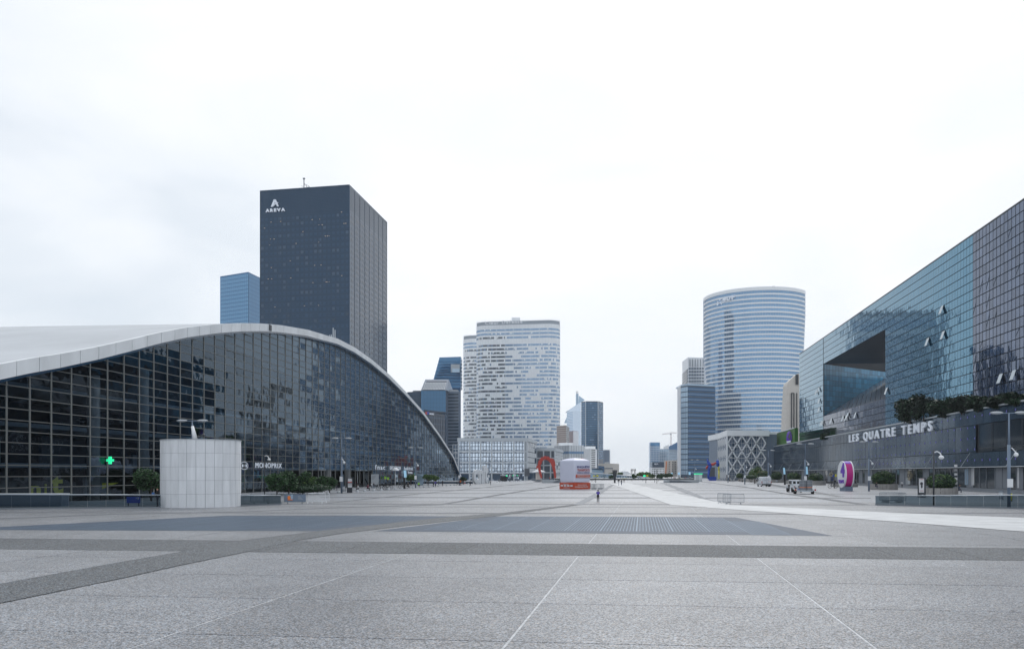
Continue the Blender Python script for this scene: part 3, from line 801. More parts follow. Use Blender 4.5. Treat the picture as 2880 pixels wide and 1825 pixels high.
# body without the notch
def blk(sa,sb,z0,z1,dep=-45,name='body'):
    mb=MB(); mb.box8([up_(sa,z0,-.25),up_(sb,z0,-.25),up_(sb,z0,dep),up_(sa,z0,dep),up_(sa,z1,-.25),up_(sb,z1,-.25),up_(sb,z1,dep),up_(sa,z1,dep)]); mb.build(name,'qframe',block)
blk(uS,vB,0,zR);  blk(vB,vA,zS,zR,-45); blk(vB,vA,0,zL,-12)
mb=MB(); mb.box8([up_(uS,zR,.12),up_(uE,zR,.12),up_(uE,zR,-.8),up_(uS,zR,-.8),up_(uS,zR+.25,.12),up_(uE,zR+.25,.12),up_(uE,zR+.25,-.8),up_(uS,zR+.25,-.8)]); mb.build('roof_edge','dark',block)
# curtain wall
cells=[]
nc=int((uE-uS)/CWq)
s=uB
k0=-int((uB-uS)/CWq); k1=int((uE-uB)/CWq)
for k in range(k0,k1):
    sA=uB+k*CWq; sB=sA+CWq
    nrr=int((zR-zpar+1.0)/RHq)
    for r in range(nrr+1):
        zb=zR-r*RHq; za=zb-RHq
        if vB-.01<=sA and sB<=vA+.01 and za<zS-.01 and zb>zL+.01: continue
        c=up_((sA+sB)/2,(za+zb)/2)
        cells.append((c.y,sA,za))
cells.sort()
pn=MB(); pn.box(.045,-.02,.07,CWq-.045,.05,RHq-.07); pane_b=pn.mesh('blue_pane',['qglass']); 
pn2=MB(); pn2.box(.11,-.02,.09,CWq-.11,.05,RHq-.09); pane_g=pn2.mesh('grey_pane',['qglass2'])
def umat(s,z,off=0,jx=0,jz=0):
    x=(ld+lo_*jx).normalized(); z_=(Z3+lo_*jz).normalized(); y=z_.cross(x).normalized(); z_=x.cross(y); o=up_(s,z,off)
    m=Matrix.Identity(4)
    for i in range(3): m[i][0]=x[i]; m[i][1]=y[i]; m[i][2]=z_[i]; m[i][3]=o[i]
    return m
rb=MB(); n=0
for Y,sA,za in cells:
    vis=LU.s_at(2885)<sA+CWq
    grey = sA<uB-.01 or (vB-.01<=sA<vA-.01 and za<zL)
    j=(R.gauss(0,.0035),R.gauss(0,.0035))
    if vis and n<300: inst('glass_pane',pane_g if grey else pane_b,block,umat(sA,za,0,*j)); n+=1
    else:
        t1,t2=R.gauss(0,.006),R.gauss(0,.006); a=[.05,.05+t1,.05+t1+t2,.05+t2]
        gx=.11 if grey else .06; rb.quad(up_(sA+gx,za+.08,a[0]),up_(sA+CWq-gx,za+.08,a[1]),up_(sA+CWq-gx,za+RHq-.08,a[2]),up_(sA+gx,za+RHq-.08,a[3]),1 if grey else 0)
rb.outward().build('glass_panes',['qglass','qglass2'],block,kind='stuff')
# bracing seen through the clear part
k=0; s=uB; mb=MB(); nbr=0
def brace():
    global mb
    if mb.v and s>LU.s_at(2900): mb.build('bracing','greypanel',block)
    mb=MB()
while s>uS:
    pxs=CX+F*up_(s,0).x/up_(s,0).y
    for z_ in range(int(zpar),int(zR-4),4):
        if R.random()<.35+.5*(z_<zpar+9): mb.bar(up_(s,z_,.1),up_(s-CWq*1.0,z_+R.uniform(1,3),.1),.05,.05); brace()
    mb.bar(up_(s-.35,zpar,.09),up_(s-.35,zpar+11+R.uniform(-2,6),.09),.12,.05); brace()
    s-=CWq*2
# opened panes
for px,py in ((2652,872),(2656,943),(2612,962),(2496,1100),(2818,1065),(2855,1055),(2387,1168),(2373,1177),(2382.5,1175),(2408.5,1168),(2340,1184),(2316.5,1189),(2311.8,1191),(2305,1096),(2298,1104),(2306,1128),(2306,1152)):
    s=LU.s_at(px); z=LU.z(px,py); w=CWq-.1; mb=MB()
    a=up_(s-w/2,z+RHq/2,.12); b=up_(s+w/2,z+RHq/2,.12); tilt=.75
    c=up_(s+w/2,z-RHq/2+.1,tilt); d=up_(s-w/2,z-RHq/2+.1,tilt); n_=lo_*.05
    mb.box8([d,c,c+n_,d+n_,a,b,b+n_,a+n_]); mb.build('open_window','qopen',block)
# inside of the opening : far wall, soffit, sloping glazing
eA=up_(vA,0); YA=eA.y
eB_Y=(zS-H)*F/(HY-1046.0); eB=Vector((PX(2491,eB_Y),eB_Y,0))
wd=(eB-eA); wl=wd.length; wd.normalize(); wn=Vector((wd.y,-wd.x,0)); 
if wn.dot(-eA)<0: wn=-wn
mb=MB(); mb.quad(eA+Z3*(zL-2)-wn*.1,eB+wd*8+Z3*(zL-2)-wn*.1,eB+wd*8+Z3*zS-wn*.1,eA+Z3*zS-wn*.1); mb.build('notch_wall','qframe',block)
ncv=int(wl/ (CWq*1.0))+1; cw=wl/22.0
nb=0
pn3=MB(); pn3.box(.05,-.01,.05,cw-.05,.03,RHq-.05); pane_n=pn3.mesh('notch_pane',['notchglass'])
zE=ZA(888.6*1.196,eB_Y)
for c in range(24):
    for r in range(int((zS-zL)/RHq)+1):
        zb=zS-r*RHq; za=zb-RHq
        floor_=zL+(zE-zL)*(c*cw/wl)
        if zb<floor_-.2: continue
        o=eA+wd*(c*cw)+Z3*za; m=Matrix.Identity(4); jx=R.gauss(0,.004)
        x=(wd+wn*jx).normalized(); y=wn if Z3.cross(x).dot(wn)>0 else wn
        yy=Z3.cross(x); 
        for i in range(3): m[i][0]=x[i]; m[i][1]=yy[i]; m[i][2]=Z3[i]; m[i][3]=o[i]
        inst('notch_pane',pane_n,block,m); nb+=1
e2_=eB+wd*8
mb=MB(); mb.prism([tuple(up_(vA,0,-.25))[:2],tuple(up_(uE,0,-.25))[:2],tuple(up_(uE,0,-75))[:2],(e2_.x-wn.x*.2,e2_.y-wn.y*.2),(eA.x-wn.x*.2,eA.y-wn.y*.2)],0,zR); mb.build('body','qframe',block)
# soffit strips
ns_=10
for k in range(ns_):
    s0=vB+(vA-vB)*k/ns_; s1=vB+(vA-vB)*(k+1)/ns_; mb=MB()
    mb.quad(up_(s0+.05,zS-.02,-.2),up_(s1-.05,zS-.02,-.2),up_(s1-.05,zS-.02,-44),up_(s0+.05,zS-.02,-44)); mb.build('soffit_panel','soffit',block)
# sloping glazing, in strips
e0=up_(vA,zL,-.2); e1=up_(vB,zL,-.2); f0=Vector((eA.x,eA.y,zL)); f1=Vector((eB.x,eB.y,zE))
slope_n=14
for k in range(slope_n):
    t0=k/slope_n; t1=(k+1)/slope_n; mb=MB()
    a=e0.lerp(e1,t0+.004); b=e0.lerp(e1,t1-.004); c=f0.lerp(f1,t1-.004); d=f0.lerp(f1,t0+.004)
    mb.quad(a,b,c,d); mb.outward().build('slope_pane','slab_roof',block)
mb=MB(); g1=e1+(f1-e0)*1.0; mb.poly([e1+Vector((0,0,-.1)),f1+Vector((0,0,-.1)),Vector((f1.x+30,f1.y-30,f1.z+6))]); mb.build('slope_edge','slab_roof',block)
# ------------------------------------------------------------------ TOWERS
def face_cells(A,B,z0,z1,pw_,ph_,fw,fh,off,nhat,skip=None,sill=.5):
    """yield quads for windows on the vertical face A->B"""
    A=Vector((A[0],A[1],0)); B=Vector((B[0],B[1],0)); L=(B-A).length; d=(B-A)/L
    nc_=max(1,round(L/pw_)); nr_=max(1,round((z1-z0)/ph_)); cw_=L/nc_; ch_=(z1-z0)/nr_
    for r in range(nr_):
        for c in range(nc_):
            if skip and skip(c,r,nc_,nr_): continue
            x0=(c+.5-fw/2)*cw_; x1=(c+.5+fw/2)*cw_; y0=z0+(r+.5-fh/2)*ch_; y1=z0+(r+.5+fh/2)*ch_
            a=A+d*x0+nhat*off; b=A+d*x1+nhat*off
            yield (c,r,Vector((a.x,a.y,y0)),Vector((b.x,b.y,y0)),Vector((b.x,b.y,y1)),Vector((a.x,a.y,y1)))
def outn(A,B):
    A=Vector((A[0],A[1],0));B=Vector((B[0],B[1],0)); d=(B-A).normalized(); n=Vector((d.y,-d.x,0))
    if n.dot(-(A+B)/2)<0: n=-n
    return n
def tower(name,label,cat,pts,ztop,depth,wall,group=None,z0=-1,roof=None):
    """pts: visible corners (px,Y) left to right"""
    f=[Vector((PX(p[0],p[1]),p[1])) for p in pts]
    back=[Vector((f[-1].x+depth*f[-1].x/f[-1].y,f[-1].y+depth)),Vector((f[0].x+depth*f[0].x/f[0].y,f[0].y+depth))]
    t=root(name,label,cat,(sum(v.x for v in f)/len(f),f[0].y,0),group)
    mb=MB(); mb.prism([tuple(v) for v in f+back],z0,ztop,0,0); mb.build('wall',wall,t)
    return t,f
def bands(t,A,B,z0,z1,ph_,frac,mat,off=.12,thick=.1,name='window_band',margin=0.0,skip=()):
    n=outn(A,B); nr_=max(1,round((z1-z0)/ph_)); ch_=(z1-z0)/nr_
    A=Vector((A[0],A[1],0)); B=Vector((B[0],B[1],0)); d=(B-A)
    a=A+d*margin; b=B-d*margin
    for r in range(nr_):
        if r in skip: continue
        y0=z0+(r+.5-frac/2)*ch_; y1=z0+(r+.5+frac/2)*ch_
        mb=MB(); p=[a-n*.05,b-n*.05,b+n*off,a+n*off]
        mb.box8([(q.x,q.y,y0) for q in p]+[(q.x,q.y,y1) for q in p]); mb.build(name,mat,t)
def win_stuff(t,faces,mats,name='windows',pick=None,kind='stuff'):
    mb=MB()
    for cells in faces:
        for c,r,a,b,cc,d in cells: mb.quad(a,b,cc,d,pick(c,r) if pick else 0)
    o=mb.outward().build(name,mats,t,kind=kind)
    return o
def fins(t,A,B,z0,z1,step,w,mat,off=.2,name='mullion_grid',horiz=None):
    n=outn(A,B); A=Vector((A[0],A[1],0)); B=Vector((B[0],B[1],0)); L=(B-A).length; d=(B-A)/L
    mb=MB(); k=max(1,round(L/step))
    for i in range(k+1):
        p=A+d*(L*i/k)+n*off/2; mb.bar(p+Z3*z0,p+Z3*z1,w,off,up=tuple(n))
    if horiz:
        m=max(1,round((z1-z0)/horiz))
        for j in range(m+1):
            z=z0+(z1-z0)*j/m; mb.bar(A+n*off/2+Z3*z,B+n*off/2+Z3*z,off,w)
    return mb.build(name,mat,t,kind='stuff')
# --- dark slab tower with the lettering
AT=184.0
aP=[(732,548.6),(983,537.0),(1088,617.0)]
ar,f=tower('office_tower','tallest dark granite tower with a white letter A sign, behind the vaulted hall','office tower',aP,AT,45,'tower_dark')
nL=outn(f[0],f[1]); nR=outn(f[1],f[2])
wz1=ZA(607,548); 
ch16=16.0/F*545
npn=0; rest=MB()
for A,B,nn,cwid in ((f[0],f[1],nL,13.5/F*542),(f[1],f[2],nR,13.5/F*542*1.02)):
    L=(B-A).length
    # panel joints : slightly proud panels, one per storey spandrel
    for c,r,a,b,cc,d in face_cells(A,B,10,wz1-ch16*.2,cwid,ch16,.62,.5,.14,nn):
        k=R.random(); 
        if nn is nL:
            ty= 1 if k<.16 else 0
            if npn<300 and d.z>60:
                m=MB(); m.box8([a-nn*.1,b-nn*.1,b,a,d-nn*.1,cc-nn*.1,cc,d],0); m.build('window','win_dark' if ty else 'tower_pan',ar); npn+=1
            else: rest.quad(a,b,cc,d,ty)
        else: rest.quad(a,b,cc,d,1 if k<.45 else 0)
    for i in range(1,18 if nn is nL else 14):
        pass
rest.outward().build('windows',['tower_pan','win_dark'],ar,kind='stuff')
mb=MB()
for A,B,nn,k in ((f[0],f[1],nL,9),(f[1],f[2],nR,8)):
    for i in range(k+1):
        p=A.lerp(B,i/k); p=Vector((p.x,p.y,0))+nn*.1; mb.bar(p+Z3*5,p+Z3*AT,.35,.25,up=tuple(nn))
    z=8
    while z<AT: 
        mb.bar(Vector((A.x,A.y,z))+nn*.06,Vector((B.x,B.y,z))+nn*.06,.14,.28); z+=ch16/2 if z<wz1 else ch16/4
mb.build('facade_joints','tower_pan',ar,kind='stuff')
mb=MB(); mb.prism([(f[0].x-.2,f[0].y-.3),(f[1].x,f[1].y-.4),(f[2].x+.3,f[2].y),(f[2].x-14,f[2].y+12)],AT,AT+.7); mb.build('roof_edge','tower_pan',ar)
# small lit office lamps seen through the dark glass
for i in range(34):
    u=R.uniform(.03,.97); rr=R.choice((0,1,2,3,4,5,8,9,11,12,13,16)); z=wz1-ch16*(rr+.25)
    p=Vector((*(f[0].lerp(f[1],u)),z))+nL*.2; m=MB(); m.quad(p,p+Vector((.7,-.1,0)),p+Vector((.7,-.1,.25)),p+Vector((0,0,.25))); m.build('ceiling_lamp','lampwarm',ar)
def on_face(px,py,A,B):
    l=Line((A.x,A.y),(B-A)); s=l.s_at(px); q=l.xy(s); return Vector((q.x,q.y,ZA(py,q.y)))
rv=Vector((*(f[1]-f[0]),0)).normalized()
O=on_face(749,598.5,f[0],f[1])+nL*.3; W=(on_face(803,598,f[0],f[1])-O).length
letters('AREVA',O,rv,Z3,W,9.0/F*548,.8,'signlit',ar,bold=.045,gap=.16)
O=on_face(764,583,f[0],f[1])+nL*.3; k=548/F; m=MB()
def lp(x,y,d=0): return O+rv*(x*k)+Z3*(y*k)+nL*d
for pl in ([(0,0),(4.5,0),(8.5,4),(12,15),(13,19.5),(8.5,19.5)],[(8.5,19.5),(14,19.5),(23,0),(18.5,0),(10.5,17)],[(8.5,4),(14,10.5),(21.5,11.2),(19,8.5),(16,8.2),(4.5,0)]):
    m.poly([lp(x,y,.8) for x,y in pl])
    for (x0,y0),(x1,y1) in zip(pl,pl[1:]+pl[:1]): m.quad(lp(x0,y0),lp(x1,y1),lp(x1,y1,.8),lp(x0,y0,.8))
m.build('logo','signlit',ar)
# antenna on the roof
an=root('antenna_mast','thin lattice antenna mast on the roof of the tallest dark tower','antenna',(PX(858,560),560,AT+.8))
x=PX(855,560); k=560/F; zb=AT+.8
m=MB()
def ap(dx,z): return Vector((x+dx*k,560,zb+z*k))
for a,b,w in (((0,0),(0,52),2.0),((15,-2),(15,28),1.2),((-14,0),(-14,4),.8),((0,36),(15,28),.8),((0,18),(16,16),1.2),((0,0),(16,17),.7),((0,17),(16,0),.7),((0,36),(16,18),.7),((0,20),(15,28),.7),((7,0),(7,32),.7),((-14,0),(14,0),1.0),((-7,29),(0,27),.7),((-4,12),(0,12),.7),((16,24),(21,19),.6)):
    m.bar(ap(*a),ap(*b),w*k*1.1)
m.tube(ap(-3,50),ap(3,50),2.2*k,n=6); m.build('lattice','mid',an)
# --- blue faceted tower behind it
t,f=tower('office_tower','blue mirror glass tower tucked behind the left edge of the tallest dark tower','office tower',[(619,716),(698.4,700),(790,760)],ZA(769,705),30,'blueglass2')
M['skyblue']=plain('sky_blue_lit_face',(.16,.33,.52),.12,metal=.4,rnd=.1)  # paler blue for the left face: light on the faces put into colour
for A,B,mt in ((f[0],f[1],'skyblue'),(f[1],f[2],'blueglass')):
    nn=outn(A,B); cells=list(face_cells(A,B,60,ZA(769,705)-1,2.4,3.3,.86,.86,.1,nn)); win_stuff(t,[cells],[mt])
# --- cluster right of the vault
t,f=tower('office_tower','slanted blue tower with a square notch high up, half hidden by the white round-ended towers','office tower',[(1213,820),(1296,800)],ZA(1090,810),25,'blueglass')
zt=ZA(1004.5,805); zm=ZA(1090,805)
m=MB(); a=P(1213,1090,812); b=P(1296,1090,800); c=P(1296,1003,806); d=P(1236,1005,818)
e_=Vector((0,24,0)); m.box8([a,b,b+e_,a+e_,d,c,c+e_,d+e_]); m.build('upper_wall','blueglass',t)
for i in range(9):
    y=1092+i*9.2; m=MB(); m.box8([P(1214,y,811),P(1294,y,799),P(1294,y,800),P(1214,y,812),P(1215,y-3,811),P(1294,y-3,799),P(1294,y-3,800),P(1215,y-3,812)]); m.build('window_band','blueglass2',t)
for i in range(8):
    y=1081-i*9; xl=1213+(1090-y)*.265+2; m=MB(); m.box8([P(xl,y,811.5),P(1294,y,799.5),P(1294,y,801),P(xl,y,813),P(xl,y-1.6,811.5),P(1294,y-1.6,799.5),P(1294,y-1.6,801),P(xl,y-1.6,813)]); m.build('window_band','blueglass2',t)
m=MB(); m.box8([P(1268,1047,798),P(1293,1047,798),P(1293,1047,800),P(1268,1047,800),P(1268,1024,798),P(1293,1024,798),P(1293,1024,800),P(1268,1024,800)]); m.build('notch','lgrey',t)
m=MB(); m.box8([P(1271,1047,796.5),P(1293,1047,796.5),P(1293,1047,798),P(1271,1047,798),P(1271,1037,796.5),P(1293,1037,796.5),P(1293,1037,798),P(1271,1037,798)]); m.build('notch_glazing','paleblue',t)
# main slate tower with sloping glass roof
t,f=tower('office_tower','slate glass tower with banded wings and a sloping glazed roof hood','office tower',[(1146,655),(1183,650),(1184.5,640),(1255,640),(1256,652),(1294,650)],ZA(1100,648),30,'greypanel')
bands(t,f[0],f[1],50,ZA(1104,652),8.6/F*650,.5,'paleblue',margin=.04)
bands(t,f[4],f[5],10,ZA(1104,650),9.1/F*650,.5,'cwin2',margin=.12)
m=MB(); a=P(1184,1340,638.8); b=P(1254,1340,638.8); c=P(1254,1098,638.8); d=P(1184,1098,638.8); m.quad(a,b,c,d); m.build('central_glazing','blueglass',t)
fins(t,(a.x,a.y),(b.x,b.y),40,ZA(1098,639),2.2,.12,'slate',horiz=3.1)
m=MB(); a=P(1184,1097,638); b=P(1255,1097,638); c=P(1262,1067,660); d=P(1196,1067,660)
m.box8([a,b,b+Vector((4,34,0)),a+Vector((4,34,0)),d,c,c+Vector((0,4,0)),d+Vector((0,4,0))]); m.build('roof_hood','greypanel',t)
def hs(u,v,o=.25): 
    p=a.lerp(b,u).lerp(d.lerp(c,u),v); return p+Vector((0,-o,o*.6))
m=MB(); m.quad(hs(.06,.04),hs(.94,.04),hs(.94,.66),hs(.06,.66)); m.build('sloping_glazing','palewall',t)
m=MB(); m.quad(hs(.1,.72),hs(.94,.72),hs(.94,.86),hs(.1,.86)); m.build('sloping_louvre','slate',t)
m=MB(); 
for i in range(1,14): m.bar(hs(.06+.88*i/14,.04,.3),hs(.06+.88*i/14,.66,.3),.25)
for j in range(1,6): m.bar(hs(.06,.04+.62*j/6,.3),hs(.94,.04+.62*j/6,.3),.25)
m.build('hood_glazing_bars','greypanel',t,kind='stuff')
m=MB(); m.box8([P(1161,1103,655),P(1184,1103,655),P(1184,1103,680),P(1161,1103,680),P(1161,1098,655),P(1184,1098,655),P(1184,1098,680),P(1161,1098,680)])
m.build('wing_roof','lgrey',t)
m=MB(); m.box8([P(1257,1100,653),P(1293,1102,653),P(1293,1102,680),P(1257,1100,680),P(1259,1095,653),P(1287,1096,653),P(1287,1096,680),P(1259,1095,680)]); m.build('wing_roof','lgrey',t)
t,f=tower('office_building','pale grey office block edge peeking over the curve of the vaulted hall','office block',[(1118,760),(1147,755)],ZA(1104,757),20,'palewall')
bands(t,f[0],f[1],60,ZA(1106,757),3.6,.4,'lgrey')
# dark leaning building with the small sign
t,f=tower('office_building','dark leaning glass building with a small red and blue sign on it','office block',[(1177,590),(1191,575),(1252,600)],ZA(1160,580),25,'navyglass')
m=MB(); a=P(1191,1162,574.5); b=P(1252,1162,599.5); 
m.box8([a,b,b+Vector((0,20,0)),a+Vector((0,20,0)),P(1192,1151.5,574.5),P(1252.5,1158.5,599.5),P(1252.5,1158.5,599.5)+Vector((0,20,0)),P(1192,1151.5,574.5)+Vector((0,20,0))]); m.build('leaning_top','navyglass',t)
bands(t,f[1],f[2],10,ZA(1164,580),4.2,.16,'slate')
fins(t,f[1],f[2],10,ZA(1164,580),3.2,.18,'slate')
A,B=f[1],f[2]; rv=Vector((*(B-A),0)).normalized(); nn=outn(A,B)
O=on_face(1206,1165.5,A,B)+nn*.5
m=MB(); put_text(m,'MAZARS',O,rv,Z3,22/F*590,4.5/F*585,.3,0,.02); m.build('sign_letters','signlit',t)
for px,mt in ((1195,'red'),(1200,'blue')):
    p=on_face(px,1165,A,B)+nn*.4; q=on_face(px+5,1165,A,B)+nn*.4; m=MB(); h=Z3*(7/F*585); m.quad(p,q,q+h,p+h); m.build('sign_square',mt,t)

# --- white round-ended towers
def stadium(ax,ay,bx,by,r,n=9):
    A=Vector((ax,ay)); B=Vector((bx,by)); d=(B-A).normalized(); nn=Vector((d.y,-d.x))   # nn towards the camera
    if nn.y>0: nn=-nn
    A=A-nn*r; B=B-nn*r; pts=[]
    a0=math.atan2(nn.y,nn.x)
    # start at the back left, go round the left end, the front, the right end
    for k in range(n+1): 
        a=a0-math.pi+math.pi*k/n; pts.append(A+Vector((math.cos(a),math.sin(a)))*r)
    pts=[]
    for k in range(2*n+1):
        a=a0-math.pi*k/(2*n); 
        v=Vector((math.cos(a),math.sin(a)))
        pts.append(A+v*r)
    left=pts[::-1]
    right=[]
    for k in range(2*n+1):
        a=a0+math.pi*k/(2*n); v=Vector((math.cos(a),math.sin(a))); right.append(B+v*r)
    if (left[n]-A).dot(d)>0: 
        left,right=[A-(p-A) for p in left],[B-(p-B) for p in right]
    return left,right
def white_tower(label,ax,bx,Y0,Y1,ztop,zbot,seed,sign):
    t=root('office_tower',label,'office tower',(PX((ax+bx)/2,Y0),Y0,0),'pair of white office towers with rounded ends')
    left,right=stadium(PX(ax,Y0),Y0,PX(bx,Y1),Y1,13.0)
    loop=left+right
    m=MB(); m.prism([tuple(p) for p in loop],zbot,ztop-3.8,0,0); m.build('wall','cwhite',t)
    cen=sum(loop,Vector((0,0)))/len(loop)
    def ring(off,z0,z1,mat,name,kind=None):
        m=MB()
        L=[p+(p-(left[0]+left[-1])/2).normalized()*off if i<len(left) else p+(p-(right[0]+right[-1])/2).normalized()*off for i,p in enumerate(loop)]
        m.prism([tuple(p) for p in L],z0,z1); return m.build(name,mat,t,kind=kind)
    ring(-.4,ztop-3.8,ztop,'screen_grey','roof_screen'); 
    # front polyline for the window cells
    fl=[p for p in loop]
    seg=[]; 
    # visible run : left end centre .. right end centre
    run=left[len(left)//2-6:]+right[:len(right)//2+7]
    lens=[0]
    for a,b in zip(run[:-1],run[1:]): lens.append(lens[-1]+(b-a).length)
    def at(u,off):
        for i in range(len(run)-1):
            if lens[i]<=u<=lens[i+1]:
                k=(u-lens[i])/(lens[i+1]-lens[i]); p=run[i].lerp(run[i+1],k); d=(run[i+1]-run[i]).normalized(); nn=Vector((d.y,-d.x)); 
                return p+nn*off*nsg
        return run[-1]
    nsg=1
    d=(run[len(run)//2+1]-run[len(run)//2]).normalized(); nn=Vector((d.y,-d.x)); nsg=1 if nn.y<0 else -1
    cw_=1.5; ncl=int(lens[-1]/cw_); fh=3.96; nfl=int((ztop-7-zbot)/fh); rr=random.Random(seed)
    for r in range(nfl):
        z=ztop-8.2-r*fh; m=MB(); c=0; pres=[True]*ncl
        if r>=2:
            for q in range(int(ncl*(.13 if r not in (3,) else 1.6))): 
                k=rr.randrange(ncl); w=rr.choice((1,1,2,3,5,8)) 
                if rr.random()<.45: w=1
                for x in range(k,min(ncl,k+w)): pres[x]=False
        dark0=int(ncl*.17); dark1=int(ncl*.42)
        for c in range(ncl):
            if c%6==5: 
                u0=c*cw_+.1;u1=c*cw_+cw_*.72
            else: u0=c*cw_+.1;u1=(c+1)*cw_-.06
            half=rr.random()<.07
            if not pres[c]: continue
            a=at(u0,.06);b=at(u1,.06); zt_=z; zb_=z-1.95
            if half: zt_=z-1.2
            dk= dark0<c<dark1 and r>1 and rr.random()<.9
            m.quad((a.x,a.y,zb_),(b.x,b.y,zb_),(b.x,b.y,zt_),(a.x,a.y,zt_),1 if dk else 0)
        m.outward().build('window_band',['cwin','cwin2'],t,kind='stuff')
    m=MB()
    for i in range(0,ncl*2):
        p=at(i*cw_/2,-.3)
        if i%2==0: m.bar((p.x,p.y,ztop-3.6),(p.x,p.y,ztop+1.4),.16,.16)
    m.build('parapet_rail','clouv',t,kind='stuff')
    m=MB()
    for i in range(0,ncl,2):
        p=at(i*cw_,.12); m.bar((p.x,p.y,zbot),(p.x,p.y,ztop-4),.09,.09)
    m.build('facade_joints','clouv',t,kind='stuff')
    return t,at,lens,run
ct,at,lens,run=white_tower('broad white round-ended tower with scattered windows, nearer of the matching pair','x' and 1368,1536,890,880,ZA(903,886),ZA(1275,886)-5,3,True)
a=P(1364,913.7,886.5); b=P(1471,905,882.5)
rv=(b-a); rv.z=0
def word(txt,px0,px1,yb,hpx,Yd,par):
    a=P(px0,yb,Yd); W=(px1-px0)/F*Yd
    letters(txt,a,Vector((1,(880-890)/((1536-1368)/F*885),0)),Z3,W,hpx/F*Yd,.8,'white',par,bold=.02,gap=.14)
word('Cœur',1364.5,1403,913.2,8.4,883,ct); word('Défense',1412,1470,910.8,8.4,881,ct)
m=MB(); p0_=P(1439,903,900); m.box(p0_.x,900,ZA(903,900)-2,PX(1463,900),908,ZA(893,900)); m.build('roof_house','cwhite',ct)
ct2,*_=white_tower('narrower white round-ended tower, farther of the matching pair, left and behind','x' and 1329,1480,967,958,ZA(941,962),ZA(1275,962)-5,9,False)
# --- glass podium blocks in front of the white towers
def grid_block(label,px0,px1,pxs,Y,Ys,ytop,floors,bays,mat,wallm='slate'):
    t=root('glass_building',label,'glass building',(PX((px0+px1)/2,Y),Y,0))
    zt=ZA(ytop,Y); x0,x1=PX(px0,Y),PX(px1,Y); xs=PX(pxs,Ys)
    m=MB(); m.prism([(x0,Y),(x1,Y),(xs,Ys),(xs,Ys+30),(x0,Ys+30)],-.1,zt,0); m.build('wall','slate',t)
    m=MB(); m.prism([(x0-.6,Y-.7),(x1+.3,Y-.7),(xs+.6,Ys),(xs+.6,Ys+28),(x0-.6,Ys+28)],zt,zt+1.6,0); m.build('cornice','clouv',t)
    fl=[0]+floors
    bw=(x1-x0)/bays
    for r in range(len(fl)-1):
        za,zb=fl[r]*zt,fl[r+1]*zt
        for c in range(int(math.ceil(bays))):
            a=x0+c*bw; b=min(a+bw,x1)
            # four panes wide, uneven like the real grid
            us=[0,.22,.5,.78,1]; vs_=[0,.16,.5,.86,1]
            for i in range(4):
                for j in range(4):
                    if r==0 and R.random()<.75: continue
                    p0=a+(b-a)*us[i]+.16; p1=a+(b-a)*us[i+1]-.16; q0=za+(zb-za)*vs_[j]+.14; q1=za+(zb-za)*vs_[j+1]-.14
                    if p1-p0<.3 or q1-q0<.2: continue
                    e=[-.12+R.gauss(0,.01) for _ in range(4)]
                    m=MB(); m.quad((p0,Y+e[0],q0),(p1,Y+e[1],q0),(p1,Y+e[2],q1),(p0,Y+e[3],q1)); m.outward().build('pane',mat,t)
    m=MB()
    for c in range(int(bays)+2):
        x=min(x0+c*bw,x1); m=MB(); m.box(x-.35,Y-.8,0,x+.35,Y-.2,zt); m.build('column','clouv',t)
    for z in fl[1:-1]:
        m=MB(); m.box(x0,Y-.6,z*zt-.3,x1,Y-.1,z*zt+.3); m.build('floor_beam','clouv',t)
    # side
    d=Vector((xs-x1,Ys-Y,0)); n=outn((x1,Y),(xs,Ys))
    for r in range(len(fl)-1):
        za,zb=fl[r]*zt,fl[r+1]*zt
        for i in range(5):
            for j in range(2):
                a=Vector((x1,Y,0))+d*(i/5+.01); b=Vector((x1,Y,0))+d*((i+1)/5-.01); q0=za+(zb-za)*(j/2)+.15; q1=za+(zb-za)*((j+1)/2)-.15
                if r==0: continue
                m=MB(); m.quad(a+n*.1+Z3*q0,b+n*.1+Z3*q0,b+n*.1+Z3*q1,a+n*.1+Z3*q1); m.outward().build('side_pane','palewall' if R.random()<.85 else 'slate',t)
    return t
grid_block('long low mirror glass building gridded with pale columns, beside the tip of the vault',1290,1482,1508,395,430,1241,[.19,.46,.74,1.0],6.2,'skyglass')
grid_block('smaller mirror glass building standing behind the red arch sculpture',1509,1560,1582,440,480,1268,[.25,.5,.75,1.0],2.6,'slate')
t,f=tower('glass_building','narrow lower glass annex between vault tip and gridded glass building','glass building',[(1274,402),(1291,400)],ZA(1250,401),20,'slate')
fins(t,f[0],f[1],0,ZA(1250,401),1.6,.2,'clouv',horiz=2.2)
# --- blocks behind the inflatable cube
t,f=tower('office_building','curved pale panelled office block behind the inflatable cube','office block',[(1560,640),(1600,625),(1642,628)],ZA(1252,628),30,'palewall')
for A,B in ((f[0],f[1]),(f[1],f[2])):
    bands(t,A,B,ZA(1278,628),ZA(1267,628),4,.6,'cwin'); fins(t,A,B,0,ZA(1253,628),2.0,.15,'mid')
m=MB(); m.box(PX(1572,660),660,0,PX(1612,660),680,ZA(1245,660)); m.build('upper_storey','cwhite',t)
t,f=tower('office_tower','pinkish striped tower block right of the round-ended towers','office tower',[(1566,760),(1592,750),(1601,790)],ZA(1196,755),20,'beige')
bands(t,f[0],f[1],ZA(1245,755),ZA(1198,755),5.6/F*755,.5,'pinkband'); bands(t,f[1],f[2],ZA(1245,770),ZA(1199,770),5.6/F*770,.5,'slate')
t,f=tower('office_tower','brownish pink tower with a blank white flank, behind striped block','office tower',[(1600,900),(1612,890),(1627,900)],ZA(1212,895),20,'pink')
m=MB(); a=P(1612.2,1260,889); b=P(1627,1260,899); m.quad(a,b,P(1627,1213,899),P(1612.2,1213,889)); m.build('white_flank','white',t)
